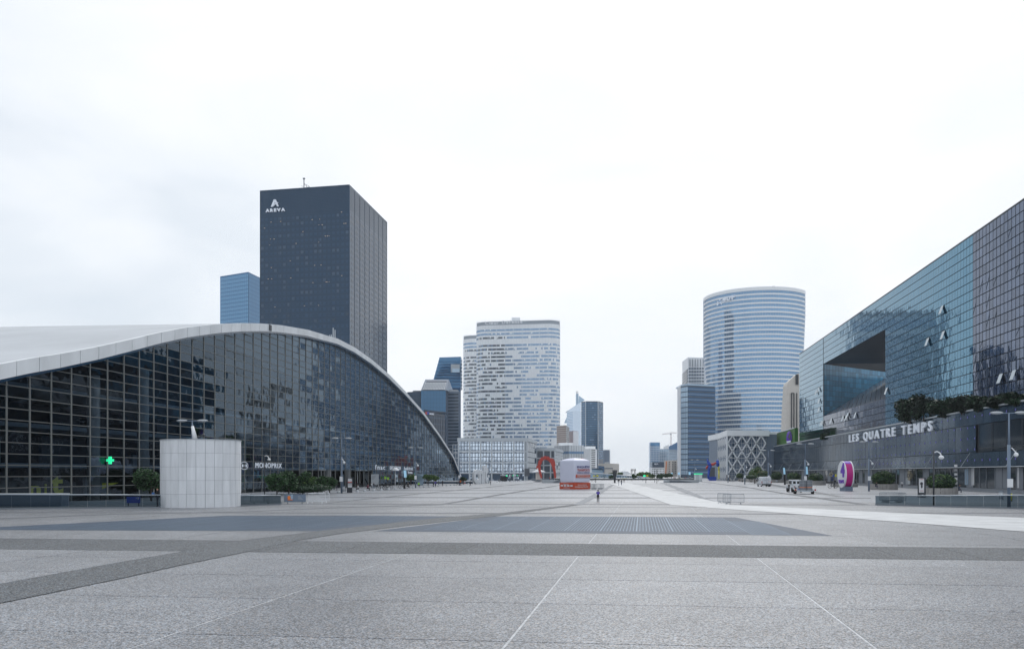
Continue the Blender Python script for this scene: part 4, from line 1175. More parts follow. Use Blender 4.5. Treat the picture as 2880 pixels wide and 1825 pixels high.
t,f=tower('office_tower','pale blue tower with a steeply sloping top and white stripes','office tower',[(1594,1200),(1612,1180),(1634,1190),(1640,1230)],ZA(1156,1190),25,'skyglass')
m=MB()
a,b,c=P(1594,1156,1199),P(1634,1156,1190),P(1634,1130,1190); dpt=Vector((0,30,0))
m.poly([a,b,c]); m.poly([a+dpt,c+dpt,b+dpt]); m.quad(a,c,c+dpt,a+dpt); m.quad(b,b+dpt,c+dpt,c); m.build('sloping_top','skyglass',t)
bands(t,f[0],f[1],ZA(1240,1190),ZA(1158,1190),4.4/F*1190,.45,'cwin',margin=.05)
m=MB(); m.poly([P(1587.5,1190,1205),P(1594,1190,1200),P(1594,1172,1200),P(1587.5,1187,1205)]); m.build('side_step','paleblue',t)
m=MB(); m.box(PX(1620,1200),1200,ZA(1140,1200),PX(1627,1200),1206,ZA(1107,1200)); m.build('spire_base','paleblue',t)
m=MB(); m.poly([P(1627,1136,1199),P(1645,1125,1199),P(1628,1112,1199)]); m.poly([P(1628,1112,1204),P(1645,1125,1204),P(1627,1136,1204)]); m.build('fin_top','paleblue',t)
m=MB(); 
for x in (1621,1625): m.bar(P(x,1107,1203),P(x,1100,1203),1.0)
m.build('spire','lgrey',t)
t,f=tower('office_tower','tall dark blue-grey slab tower standing alone right of the pale sloping one','office tower',[(1634.7,1010),(1647,1000),(1682,1000),(1696.4,1015)],ZA(1128,1000),30,'slate')
for A,B in ((f[0],f[1]),(f[1],f[2]),(f[2],f[3])):
    nn=outn(A,B); win_stuff(t,[list(face_cells(A,B,20,ZA(1131,1000),2.4,2.7,.8,.55,.1,nn))],['blueglass','cwin'],pick=lambda c,r:1 if R.random()<.14 else 0)
for px in (1647,1682):
    m=MB(); m.bar(P(px,1330,999.5),P(px,1128,999.5),.8); m.build('corner_strip','clouv',t)
t,f=tower('office_tower','small grey blue tower at the right foot of the dark slab','office tower',[(1696,1180),(1713,1180),(1716,1200)],ZA(1266,1180),20,'greypanel')
fins(t,f[0],f[1],0,ZA(1266,1180),3,.3,'slate'); m=MB(); m.box(PX(1697,1190),1182,ZA(1266,1180),PX(1714,1190),1190,ZA(1264,1180)); m.build('roof_edge','palewall',t)
t,f=tower('office_building','white stepped block with a column of dark window slots, behind inflatable cube','office block',[(1642,600),(1661,590),(1676,600),(1679,612)],ZA(1262,595),20,'cwhite')
m=MB(); m.box(PX(1645,606),604,ZA(1262,606)-1,PX(1674,606),616,ZA(1255,606)); m.build('roof_house','cwhite',t)
bands(t,f[1],f[2],ZA(1320,595),ZA(1262,595),5.1/F*595,.42,'black',margin=.14,off=.06)
m=MB()
t,f=tower('office_building','weathered concrete low block with a dark end wall, far plaza left of the gap','office block',[(1683,760),(1700,745),(1724,748),(1741,775)],ZA(1303,748),20,'beige')
bands(t,f[1],f[2],ZA(1330,748),ZA(1304,748),2.6,.35,'mid',skip=(0,2)); m=MB(); m.quad(P(1682.5,1326,757),P(1699.5,1328,744),P(1699.5,1311,744),P(1682.5,1309,757)); m.build('dark_wall','blueglass2',t)
m=MB(); m.box(PX(1704,750),752,ZA(1303,750),PX(1716,750),760,ZA(1299,750)); m.build('roof_house','lgrey',t)
# --- right of the gap
t,f=tower('office_tower','small gridded glass tower at the right side of the gap in the skyline','office tower',[(1825.5,1300),(1829,1290),(1855.4,1292)],ZA(1244,1290),25,'cwin')
fins(t,f[1],f[2],0,ZA(1244,1290),2.6,.7,'clouv',horiz=3.4); bands(t,f[1],f[2],ZA(1254,1290),ZA(1244,1290),8,.9,'blueglass',off=.5)
t,f=tower('office_tower','low pale glass building right of the small gridded tower','office tower',[(1856,1210),(1881,1200),(1908,1230)],ZA(1262,1200),25,'paleblue')
fins(t,f[0],f[1],0,ZA(1262,1200),3,.35,'clouv',horiz=4); fins(t,f[1],f[2],0,ZA(1262,1215),3,.35,'slate',horiz=4)
m=MB(); m.box8([P(1881,1263,1199),P(1907,1264,1215),P(1907,1264,1235),P(1881,1263,1235),P(1881,1255,1199),P(1907,1242,1215),P(1907,1242,1235),P(1881,1255,1235)]); m.build('slanted_top','blueglass2',t)
m=MB(); m.box8([P(1866,1262,1206),P(1881,1262,1199),P(1881,1262,1230),P(1866,1262,1230),P(1866,1256,1206),P(1881,1250,1199),P(1881,1250,1230),P(1866,1256,1230)]); m.build('white_end','cwhite',t)
t,f=tower('office_building','white block with small square windows and a dark top storey','office block',[(1826,905),(1834,900),(1868,900)],ZA(1314,900),20,'cwhite')
nn=outn(f[1],f[2]); cells=list(face_cells(f[1],f[2],ZA(1339,900),ZA(1316,900),4.2/F*900,6.2/F*900,.45,.45,.1,nn))
for c,r,a,b,cc,d in cells:
    m=MB(); m.quad(a,b,cc,d); m.outward().build('window','dark',t)
m=MB(); m.box(f[1].x,899,ZA(1314,900),f[2].x,915,ZA(1299,900)); m.build('top_storey','slate',t)
m=MB(); put_text(m,'ADECCO',P(1840,1306,898.6),(1,0,0),Z3,11/F*900,3.6/F*900,.3,0,.01); m.build('sign_letters','signlit',t)
t,f=tower('office_building','beige block with an orange vertical stripe and dark window column','office block',[(1868,850),(1885,845),(1893,835),(1908,838)],ZA(1294,840),20,'beige')
m=MB(); m.bar(P(1872.5,1331,845.5),P(1874,1297,845.5),.9,.6); m.build('orange_stripe','orange',t)
for x in (1882,1891,1899):
    for i in range(6):
        m=MB(); m.box(PX(x,834),834,ZA(1332-i*6.2,834),PX(x+2,834),836,ZA(1329-i*6.2,834)); m.build('window','dark',t)
# crane
cr=root('tower_crane','distant pale red tower crane above the gap in the skyline','crane',(PX(1887,1350),1350,0))
m=MB(); 
for dx in (-.8,.8): m.bar((PX(1887,1350)+dx,1350,0),(PX(1887,1350)+dx,1350,ZA(1217,1350)),.45)
k=40
while k<ZA(1217,1350)-2: m.bar((PX(1887,1350)-.8,1350,k),(PX(1887,1350)+.8,1350,k+2),.3); k+=2
m.build('mast','pink',cr)
m=MB(); m.bar(P(1862,1221,1350),P(1903,1217,1350),.6); m.bar(P(1862,1221,1350),P(1888,1215,1350),.4); m.bar(P(1888,1215,1350),P(1903,1217,1350),.4); m.build('jib','pink',cr)
m=MB(); m.box(PX(1884,1350),1349,ZA(1222,1350),PX(1888,1350),1351,ZA(1218,1350)); m.build('cab','lgrey',cr)
# --- towers right of the gap
t,f=tower('office_tower','white block with rows of dotted windows rising behind a dark glass tower','office tower',[(1919,830),(1935,800),(2010,806)],ZA(1006,803),25,'cwhite')
# slanted shoulder of the left face
m=MB(); m.box(PX(1941,810),810,ZA(1006,803),PX(1990,810),826,ZA(1003,803)); m.build('roof_house','mid',t)
nn=outn(f[1],f[2])
for r in range(7):
    for c in range(7):
        px=1940.5+c*7.4; py=1036+r*9.0; m=MB(); m.box(PX(px-2.2,799),799.6,ZA(py+2.2,799),PX(px+2.2,799),800.2,ZA(py-2.2,799))
        if px<1984: m.build('window','slate',t)
for c in range(6):
    m=MB(); m.bar(P(1940.5+c*7.4,1031,799.4),P(1940.5+c*7.4,1010,799.4),.5); m.build('groove','mid',t)
for i in range(6):
    m=MB(); y=1040+i*8; m.bar(P(1920,y+14,829),P(1934,y,801),1.3); m.build('slot','slate',t)
t,f=tower('office_tower','dark blue glass tower with a white edge wall, left neighbour of the round white tower','office tower',[(1905,660),(1914.7,648),(1935,640),(2012,650)],ZA(1085,645),30,'slate')
m=MB(); m.quad(P(1905,1345,659.5),P(1914.5,1345,647.7),P(1914.5,1086,647.7),P(1905,1092,659.5)); m.outward().build('white_flank','white',t)
for A,B,mt in ((f[1],f[2],'paleblue'),(f[2],f[3],'blueglass2')):
    nn=outn(A,B); win_stuff(t,[list(face_cells(A,B,2,ZA(1088,645),2.6,4.0,.9,.8 if mt=='paleblue' else .55,.12,nn))],[mt])
bands(t,f[2],f[3],2,ZA(1088,645),4.0,.22,'greypanel',off=.2,name='floor_band')
m=MB(); m.prism([(v.x,v.y) for v in f[1:]]+[(f[3].x,f[3].y+20),(f[1].x,f[1].y+20)],ZA(1085,645),ZA(1081,645)); m.build('parapet','paleblue',t)
# --- curved tower
def circ3(A,B,C):
    ax,ay,bx,by,cx_,cy_=*A,*B,*C
    d=2*(ax*(by-cy_)+bx*(cy_-ay)+cx_*(ay-by))
    ux=((ax*ax+ay*ay)*(by-cy_)+(bx*bx+by*by)*(cy_-ay)+(cx_*cx_+cy_*cy_)*(ay-by))/d
    uy=((ax*ax+ay*ay)*(cx_-bx)+(bx*bx+by*by)*(ax-cx_)+(cx_*cx_+cy_*cy_)*(bx-ax))/d
    return Vector((ux,uy)),math.hypot(ax-ux,ay-uy)
ZT=148.0
YL=(ZT-H)*F/(HY-843); YR=(ZT-H)*F/(HY-823.6); YM=(ZT-H)*F/(HY-812.5)
cA=(PX(1981.5,YL),YL); cB=(PX(2130,YM),YM); cC=(PX(2264.5,YR),YR)
CC,CR=circ3(cA,cB,cC)
angL=math.atan2(cA[1]-CC.y,cA[0]-CC.x); angR=math.atan2(cC[1]-CC.y,cC[0]-CC.x)
if angR<angL: angR+=2*math.pi
def ang_for_px(px):
    lo,hi=angL-.3,angR+.3
    for _ in range(50):
        mid_=(lo+hi)/2; x=CC.x+CR*math.cos(mid_); y=CC.y+CR*math.sin(mid_)
        if CX+F*x/y<px: lo=mid_
        else: hi=mid_
    return lo
def cpt(a,z,off=0): return Vector((CC.x+(CR+off)*math.cos(a),CC.y+(CR+off)*math.sin(a),z))
edf=root('office_tower','tall curved white tower with blue window bands tapering at the foot, right of centre','office tower',cpt((angL+angR)/2,0))
fh=12.55/F*YM; nfl=int(ZT/fh)
tlast=None
for r in range(nfl):
    z1=ZT-r*fh; z0=z1-fh
    pyc=HY-(z0+z1-2*H)/2*F/YL
    pl=1981.0 if pyc<1010 else 1981+(pyc-1010)*.098
    pr_=2264.0-max(0,pyc-905)*.045
    aL,aR=ang_for_px(pl),ang_for_px(pr_); nseg=36
    m=MB()
    arcp=[cpt(aL+(aR-aL)*i/nseg,0) for i in range(nseg+1)]
    backp=[Vector((p.x,p.y+26*math.sin(math.pi*(i/nseg))**.6+1,0)) for i,p in enumerate(arcp)][::-1]
    loop=[(p.x,p.y) for p in arcp+backp[1:-1]]
    m.prism(loop,z0,z1); m.build('storey','blueglass2',edf)
    # glass panes then the white spandrel
    m=MB(); n=int((aR-aL)*CR/2.05)
    for i in range(n):
        a=aL+(aR-aL)*(i+.08)/n; b=aL+(aR-aL)*(i+.92)/n
        m.quad(cpt(a,z0+.1,.12),cpt(b,z0+.1,.12),cpt(b,z1-fh*.36,.12),cpt(a,z1-fh*.36,.12))
    m.outward().build('window_band','ewin',edf,kind='stuff')
    m=MB(); n=int((aR-aL)*CR/2.05)
    for i in range(n+1):
        a=aL+(aR-aL)*i/n; q=cpt(a,0,.2); m.bar((q.x,q.y,z0),(q.x,q.y,z1-fh*.36),.16,.12)
    m.build('mullions','clouv',edf,kind='stuff')
    m=MB()
    for i in range(nseg):
        a=aL+(aR-aL)*i/nseg; b=aL+(aR-aL)*(i+1)/nseg
        m.box8([cpt(a,z1-fh*.36,-.2),cpt(b,z1-fh*.36,-.2),cpt(b,z1-fh*.36,.5),cpt(a,z1-fh*.36,.5),cpt(a,z1,-.2),cpt(b,z1,-.2),cpt(b,z1,.5),cpt(a,z1,.5)])
    m.build('spandrel','ewhite',edf)
m=MB(); arcp=[cpt(angL+(angR-angL)*i/36,0,.3) for i in range(37)]; backp=[Vector((p.x,p.y+24*math.sin(math.pi*(i/36))**.6+1,0)) for i,p in enumerate(arcp)][::-1]
m.prism([(p.x,p.y) for p in arcp+backp[1:-1]],ZT,ZT+1.6); m.build('roof_rim','ewhite',edf)
m=MB(); m.ball(cpt(ang_for_px(2183),ZT+1.6,-6),3,3,1.6,0,8,3,0); m.build('roof_dome','dark',edf)
# letters + star logo
for ch,px,yb,hh,ww in (('e',2036,848,9,8.5),('D',2046.5,846,11.5,10),('F',2059.5,843,11.5,9)):
    a=ang_for_px(px); b=ang_for_px(px+ww); A=cpt(a,ZA(yb,cpt(a,0).y),.9); B=cpt(b,0,.9); m=MB()
    put_text(m,ch,A,(B.x-A.x,B.y-A.y,0),Z3,(Vector((B.x-A.x,B.y-A.y))).length,hh/F*A.y,.8,0,.05); m.build('letter','signlit',edf)
for px,y,dx,dy in ((2019,849,4,1.6),(2026,846,3,-3.5),(2028,852,4,3.5),(2022,855,-2,4),(2030,847,5,-1)):
    a=ang_for_px(px); A=cpt(a,ZA(y,cpt(a,0).y),1.2); k=A.y/F; m=MB(); m.bar(A,A+Vector((dx*k*1.3,-.3,-dy*k*1.3)),.9,.6); m.build('logo_petal','signlit',edf)
# beige wedge tower at its right
t=root('apartment_tower','beige wedge shaped tower squeezed between curved white tower and glass block','tower',(PX(2225,470),470,0))
m=MB(); Yw=470
pl=[(2204,1345),(2250,1345),(2250,1050),(2243,1050),(2236,1056),(2218,1072),(2216,1080)]
fr_=[P(x,y,Yw) for x,y in pl]; bk=[p+Vector((3,18,0)) for p in fr_]
m.poly(fr_); m.poly(bk[::-1])
for i in range(len(fr_)): j=(i+1)%len(fr_); m.quad(fr_[i],fr_[j],bk[j],bk[i])
m.build('wall','beige',t)
m=MB(); m.box(PX(2239,469),469.2,ZA(1081,469),PX(2246,469),470,ZA(1053,469)); m.build('dark_shaft','dark',t)
for x in (2226,2233,2241):
    m=MB(); m.bar(P(x,1205,469.7),P(x,1105,469.7),.5,.3); m.build('groove','dark',t)
m=MB(); m.bar(P(2226,1105,469.7),P(2233,1105,469.7),.5,.3); m.build('groove','dark',t)
# --- lattice clad building
Yl=378
t=root('lattice_building','white building wrapped in a large diamond lattice, left of the long grey wing','building',(PX(2080,Yl),Yl,0))
xa,xb=PX(2044.6,Yl),PX(2154.5,Yl); zt=ZA(1225,Yl); Ylb=412; xc=PX(2021.4,Ylb)
xe=PX(2184,Yl)
m=MB(); m.prism([(xc,Ylb),(xa,Yl),(xe,Yl),(xe,Ylb+20),(xc,Ylb+20)],-.1,zt); m.build('wall','greypanel',t)
m=MB(); m.prism([(xc-.6,Ylb),(xa-.5,Yl-1.6),(xb+1,Yl-1.6),(xb+1,Ylb+20),(xc-.6,Ylb+20)],zt-.2,zt+2.4); m.build('cornice','cwhite',t)
m=MB(); m.box(xb,Yl-.3,0,xe,Yl-.02,zt+.6); m.build('grey_wing','greypanel',t)
m=MB(); m.box(xb,Yl-.5,zt+.6,xe,Yl+12,zt+1.6); m.build('wing_roof','cwhite',t)
k=0; x=xb
while x<xe: 
    m=MB(); m.bar((x,Yl-.35,0),(x,Yl-.35,zt+.6),.1); m.build('panel_joint','mid',t); x+=1.25
nb_=4.1; dw=(xb-xa)/nb_; dh=dw*1.62
for i in range(-1,6):
    for sgn in (1,-1):
        # one bar from bottom to top per crossing line, split at each node
        for j in range(-1,4):
            p=[xa+(i+.5)*dw+(sgn*dw/2 if False else 0), zt-j*dh]
            for (x0,z0,x1,z1) in ((xa+i*dw+dw/2,zt-j*dh,xa+i*dw+dw/2+sgn*dw/2,zt-(j+.5)*dh),(xa+i*dw+dw/2+sgn*dw/2,zt-(j+.5)*dh,xa+i*dw+dw/2,zt-(j+1)*dh)):
                # clip
                if min(x0,x1)<xa-.01 or max(x0,x1)>xb+.01: continue
                if z1<0:
                    if z0<=0: continue
                    kx=(0-z0)/(z1-z0); x1=x0+(x1-x0)*kx; z1=0
                if z0>zt: continue
                m=MB(); m.bar((x0,Yl-1.0,z0),(x1,Yl-1.0,z1),.5,.5,up=(0,1,0)); m.build('lattice_bar','white',t)
for i in range(17):
    x=xa+(xb-xa)*i/16; m=MB(); m.bar((x,Yl-.2,0),(x,Yl-.2,zt),.08); m.build('mullion','white',t)
for i in range(12):
    z=zt*i/12; m=MB(); m.bar((xa,Yl-.25,z),(xb,Yl-.25,z),  .08 if i%3 else .2); m.build('transom','white',t)
for i in range(26):
    u=R.randrange(1,13); v=R.randrange(1,11); x=xa+(xb-xa)*u/16; z=zt*v/12; m=MB(); m.box(x+.12,Yl-.12,z+.12,x+(xb-xa)/16-.1,Yl-.02,z+zt/12-.1); m.build('dark_pane','slate',t)
# folded left side
for i in range(5):
    for j in range(4):
        u0=i/5;u1=(i+1)/5; A=Vector((xa,Yl,0)).lerp(Vector((xc,Ylb,0)),u0); B=Vector((xa,Yl,0)).lerp(Vector((xc,Ylb,0)),u1)
        z0=zt*j/4; z1=zt*(j+1)/4; C_=(A+B)/2+Vector((-1.0,-.3,0)); m=MB()
        m.poly([A+Z3*(z0+z1)/2,C_+Z3*z0,C_+Z3*z1]); m.poly([C_+Z3*z0,B+Z3*(z0+z1)/2,C_+Z3*z1]); m.poly([A+Z3*(z0+z1)/2,C_+Z3*z0,B+Z3*(z0+z1)/2,C_+Z3*z1])
        m.outward().build('folded_panel','cwhite',t)
for k in range(3):
    m=MB(); m.bar((xa-.3,Yl-1,0),(xa-.3,Yl-1,zt),.7,.7); m.build('corner_post','white',t); break
# green box on the wing's roof
gY0,gY1=388,346
t=root('roof_billboard','green clad box with a purple oval sign on the roof of the long wing','billboard',(PX(2200,350),350,zpar))
a=(PX(2180.5,gY0),gY0); b=(PX(2234.5,gY1),gY1); c=(PX(2245,gY1+1),gY1+1)
ztl=ZA(1218.5,gY0); ztr=ZA(1203,gY1)
mb=MB(); n3=(b[0]+14,b[1]+30); 
mb.box8([(a[0],a[1],zpar-4),(b[0],b[1],zpar-4),(c[0],c[1],zpar-4),(a[0]+10,a[1]+8,zpar-4),(a[0],a[1],ztl),(b[0],b[1],ztr),(c[0],c[1],ztr),(a[0]+10,a[1]+8,ztl)])
mb.build('green_wall','greenwall',t)
A=Vector((a[0],a[1],0)); B=Vector((b[0],b[1],0)); nn=outn(a,b); dv=(B-A).normalized()
for i in range(1,22):
    p=A.lerp(B,i/22)+nn*.05; mb=MB(); mb.bar(p+Z3*zpar,p+Z3*(ztl+(ztr-ztl)*i/22),.08); mb.build('panel_joint','dark',t)
mb=MB(); mb.bar(A+nn*.1+Z3*ztl,B+nn*.1+Z3*ztr,.4); mb.build('top_edge','palewall',t)
lb=Line(a,(b[0]-a[0],b[1]-a[1])); s=lb.s_at(2221); q=lb.xy(s); cc=Vector((q.x,q.y,ZA(1230.5,q.y)))+nn*.3
rw=abs(lb.s_at(2214)-lb.s_at(2229))/2; rh=18.5/F*q.y; mb=MB(); 
mb.poly([cc+dv*(rw*math.cos(x*math.pi/12))+Z3*(rh*math.sin(x*math.pi/12)) for x in range(24)]); 
mb.outward().build('oval_sign','purple',t)
mb=MB(); put_text(mb,'4',cc-dv*rw*.25-Z3*rh*.35+nn*.05,dv,Z3,rw*1.0,rh*1.1,.15,0,.03); mb.build('numeral','dark',t)
mb=MB(); put_text(mb,'TEMPS',cc-dv*rw*.8-Z3*rh*.75+nn*.05,dv,Z3,rw*1.6,rh*.26,.15,0,.02); mb.build('sign_letters','signlit',t)
# small screen board on the roof (right)
# --- far distance
t=root('triumphal_arch','tiny faded stone arch at the end of the avenue, seen through the gap','arch',(PX(1782,4300),4300,0))
Ya=4300; m=MB(); x0,x1=PX(1775.5,Ya),PX(1788.5,Ya); zb,ztp=ZA(1334,Ya),ZA(1318.5,Ya); w=x1-x0
m.box(x0,Ya,zb,x0+w*.28,Ya+22,ztp); m.box(x1-w*.28,Ya,zb,x1,Ya+22,ztp); m.box(x0,Ya,zb+(ztp-zb)*.62,x1,Ya+22,ztp); m.box(x0-1,Ya-1,zb+(ztp-zb)*.82,x1+1,Ya+23,zb+(ztp-zb)*.87)
m.build('wall','beige',t)
t=root('distant_building','long low hazy white building far beyond the gap, left of the tiny arch','building',(PX(1765,2600),2600,0))
m=MB(); Yd=2600
pts=[(1742,1333),(1742,1329),(1750,1325),(1764,1325),(1774,1331),(1774,1337)]
fr_=[P(x,y,Yd) for x,y in pts]+[P(1742,1337,Yd)]; bk=[p+Vector((0,40,0)) for p in fr_]; m.poly(fr_); m.poly(bk[::-1])
for i in range(len(fr_)): j=(i+1)%len(fr_); m.quad(fr_[i],fr_[j],bk[j],bk[i])
m.build('wall','palewall',t)
hill=MB()
n=60; prev=None
for i in range(n):
    x0=PX(1640+i*5,3200); x1=PX(1640+(i+1)*5,3200); h0=ZA(1333.5-1.2*math.sin(i*.7)-R.random(),3200); hill.box(x0,3200,-2,x1,3260,h0)
o=hill.build('distant_city','hazegrey'); o['kind']='structure'
# ------------------------------------------------------------------ HAZE
hz=MB(); hz.box(-6900,-380,-60,6900,6900,215)
ho=bpy.data.objects.new('haze',hz.mesh('haze',[])); COL.objects.link(ho); ho['kind']='stuff'
hm=bpy.data.materials.new('haze'); hm.use_nodes=True; hm.node_tree.nodes.clear()
o_=hm.node_tree.nodes.new('ShaderNodeOutputMaterial'); pv=hm.node_tree.nodes.new('ShaderNodeVolumePrincipled'); pv.inputs['Color'].default_value=(.93,.96,1,1); pv.inputs['Density'].default_value=HAZE
hm.node_tree.links.new(pv.outputs[0],o_.inputs['Volume']); ho.data.materials.append(hm)

# ------------------------------------------------------------------ DRUM
dc=G(565.8,1428); dR=109/F*dc.y*1.03; dc=Vector((PX(565.8,dc.y+dR),dc.y+dR,0)); dH=ZA(1235,dc.y-dR)
dr=root('ventilation_drum','big round drum clad in pale stone slabs standing in front of the vault','drum',dc)
m=MB(); m.tube((dc.x,dc.y,0),(dc.x,dc.y,dH-.06),dR-.05,n=48); m.build('core','mid',dr,smooth=False)
ns2=28
for r in range(5):
    for c in range(ns2):
        a0=2*math.pi*(c+ (0.0))/ns2+.004; a1=2*math.pi*(c+1)/ns2-.004; z0=dH*r/5+.008; z1=dH*(r+1)/5-.008; m=MB(); am=(a0+a1)/2
        rr=dR+R.uniform(-.006,.006)
        def q(a,z,rad_): return (dc.x+rad_*math.cos(a),dc.y+rad_*math.sin(a),z)
        m.box8([q(a0,z0,rr-.06),q(am,z0,rr-.06),q(am,z0,rr),q(a0,z0,rr),q(a0,z1,rr-.06),q(am,z1,rr-.06),q(am,z1,rr),q(a0,z1,rr)])
        m.box8([q(am,z0,rr-.06),q(a1,z0,rr-.06),q(a1,z0,rr),q(am,z0,rr),q(am,z1,rr-.06),q(a1,z1,rr-.06),q(a1,z1,rr),q(am,z1,rr)])
        m.build('stone_slab','stone',dr)
m=MB(); m.tube((dc.x,dc.y,dH-.02),(dc.x,dc.y,dH+.05),dR+.05,n=48); m.build('rim','lgrey',dr)

# ------------------------------------------------------------------ STREET LAMPS
def lamp_proto():
    t=root('street_lamp','x','street lamp',(0,0,0),'tall double-headed street lamps')
    m=MB(); m.tube((0,0,0),(0,0,5.9),.155,.14,10); m.build('lower_pole','greypanel',t,smooth=True)
    m=MB(); m.tube((0,0,5.9),(0,0,8.85),.11,.07,8); m.build('upper_pole','greypanel',t,smooth=True)
    m=MB(); m.bar((-1.5,0,8.86),(1.5,0,8.86),.08); m.build('arm','greypanel',t)
    for s in (-1,1):
        m=MB(); m.ball((s*1.1,0,8.88),.62,.30,.14,0,12,5); m.build('lamp_head','lgrey',t,smooth=True)
    m=MB(); m.tube((.1,-.28,5.6),(.55,-.28,5.1),.05,n=6); m.ball((.5,-.3,4.95),.22,.22,.22,0,8,5); m.build('camera','white',t)
    m=MB(); m.box(-.25,-.27,1.9,.25,-.2,2.7); m.build('notice_box','white',t)
    return t
lp_=lamp_proto()
LAMPS=[(540.7,92,'street lamp rising behind the pale drum, only its twin heads showing'),
 (960.8,138,'street lamp left of the dark info totem, nearest one in front of the vault'),
 (1168.6,189,'second street lamp before the vault, beside the neon vest sitter'),
 (1292,233,'street lamp at the very tip of the vault beside the white letters'),
 (1374.6,281,'slim distant street lamp right of the giant white letters'),
 (1433.6,332,'slim distant street lamp before the gridded glass building'),
 (2837.6,80,'largest street lamp, at the far right behind the glass balustrade'),
 (2443.8,154,'street lamp between the magenta disc sign and a round shrub'),
 (2264.5,164,'street lamp directly behind the off-road car and trailer'),
 (2161,211,'street lamp at the corner of diamond lattice building and long wing'),
 (2094.7,251,'street lamp in front of the diamond lattice, left of the van'),
 (2047.6,300,'street lamp at the left corner of the diamond lattice building'),
 (1954,358,'faint street lamp in front of the dark blue glass tower')]
for i,(px,Y,lb) in enumerate(LAMPS):
    loc=(PX(px,Y),Y,0); rz=R.uniform(-.25,.25)
    if i==0: lp_.location=loc; lp_['label']=lb
    else: copy_tree(lp_,loc,rz,lb)
def ml():
    t=root('mushroom_lamp','x','lamp post',(0,0,0),'white mushroom lamps before the vault')
    m=MB(); m.tube((0,0,0),(0,0,4.2),.10,.08,8); m.build('pole','white',t,smooth=True)
    m=MB()
    for k in range(5):
        a=rad(90*k/5); b=rad(90*(k+1)/5); m.tube((0,0,3.85+.75*math.sin(a)),(0,0,3.85+.75*math.sin(b)),.95*math.cos(a)+.02,.95*math.cos(b)+.02,14,0,k==0)
    m.build('lamp_shade','white',t,smooth=True); return t
mlp=ml()
for i,(px,Y,lb) in enumerate([(903.3,183,'white mushroom lamp above the left pine shrubs'),(1005.4,208,'left one of two close white mushroom lamps'),(1022.3,222,'right one of two close white mushroom lamps'),(1111.5,212,'white mushroom lamp below the shop letters on the vault'),(1290,235,'white mushroom lamp near the tip of the vault')]):
    loc=(PX(px,Y),Y,0)
    if i==0: mlp.location=loc; mlp['label']=lb
    elif i<4: copy_tree(mlp,loc,0,lb)
for px,Y,h,lb in ((744,128,6.0,'slim dark camera mast left of the pine shrubs'),(2626,84.5,5.5,'slim dark camera mast behind the right balustrade')):
    t=root('camera_mast',lb,'camera mast',(PX(px,Y),Y,0),'surveillance camera masts'); x=PX(px,Y)
    m=MB(); m.tube((x,Y,0),(x,Y,h),.09,.07,8); m.build('pole','dark',t,smooth=True)
    m=MB(); m.path([(x,Y,h-.25),(x+.3,Y-.05,h-.12),(x+.6,Y-.1,h-.3),(x+.7,Y-.1,h-.6)],.06); m.build('arm','white',t)
    m=MB(); m.ball((x+.7,Y-.1,h-.72),.26,.26,.2,0,10,6); m.build('camera','white',t,smooth=True)
# tilted white device behind the drum
t=root('searchlight_mast','tilted white tube with a thin stalk poking above the pale drum','pole',P(548,1250,90))
m=MB(); m.tube(P(549,1236,88),P(541,1198,88),.28,.14,8); m.build('tube','white',t,smooth=True)
m=MB(); m.tube(P(552,1231,88),P(571,1224,88),.07,n=6); m.ball(P(572,1223.5,88),.16,.16,.16); m.build('stalk','dark',t)

# ------------------------------------------------------------------ BALUSTRADES
def balustrade(label,x0,x1,yt0,yt1,yb0,yb1,n):
    a,b=G(x0,yb0),G(x1,yb1); za=ZA(yt0,a.y); zb=ZA(yt1,b.y)
    t=root('glass_balustrade',label,'balustrade',(a+b)/2)
    for i in range(n):
        p=a.lerp(b,i/n+.0003); q=a.lerp(b,(i+1)/n-.0003); z=za+(zb-za)*(i+.5)/n; m=MB()
        m.quad(p+Z3*.1,q+Z3*.1,q+Z3*(z-.05),p+Z3*(z-.05)); m.build('glass_panel','rglass',t)
    m=MB(); m.tube(a+Z3*za,b+Z3*zb,.05,n=8); m.build('handrail','steel',t,smooth=True)
    m=MB(); m.bar(a+Z3*.06,b+Z3*.06,.16,.12); m.build('base_rail','mid',t)
    return a,b
balustrade('long glass balustrade with steel rail left of the pale drum',-420,452,1388.5,1391.4,1435,1427.5,16)
balustrade('short glass balustrade with steel rail right of the pale drum',675,790,1392.5,1392.8,1423,1419,3)
balustrade('glass balustrade with bright steel rail at the right edge',2462,3300,1394.2,1389.5,1420.5,1441,17)
t=root('parapet_block','pale concrete block behind the left glass balustrade','parapet',G(60,1424)); a=G(-200,1425); b=G(149,1425)
m=MB(); m.box(a.x,a.y+1.5,0,b.x,a.y+3,1.15); m.build('wall','greypanel',t); m=MB(); m.box(a.x-.05,a.y+1.45,1.15,b.x+.05,a.y+3.05,1.25); m.build('coping','lgrey',t)
t=root('low_wall','long low pale kerb wall behind the left glass balustrade','low wall',G(270,1423)); a=G(150,1423)
m=MB(); m.box(a.x,a.y+3,0,G(455,1423).x,a.y+3.6,.38); m.build('wall','lgrey',t)
t=root('direction_sign','small dark blue direction board with a white arrow behind the balustrade','sign',G(374,1424)); Y=G(374,1424).y+1
m=MB(); m.box(PX(356,Y),Y,ZA(1414,Y),PX(393,Y),Y+.15,ZA(1396,Y)); m.build('board','blue',t)
m=MB(); m.bar(P(382,1401,Y-.02),P(391,1401,Y-.02),.08,.03); m.bar(P(388,1398,Y-.02),P(391,1401,Y-.02),.08,.03); m.bar(P(388,1404,Y-.02),P(391,1401,Y-.02),.08,.03); m.build('arrow','white',t)
m=MB()
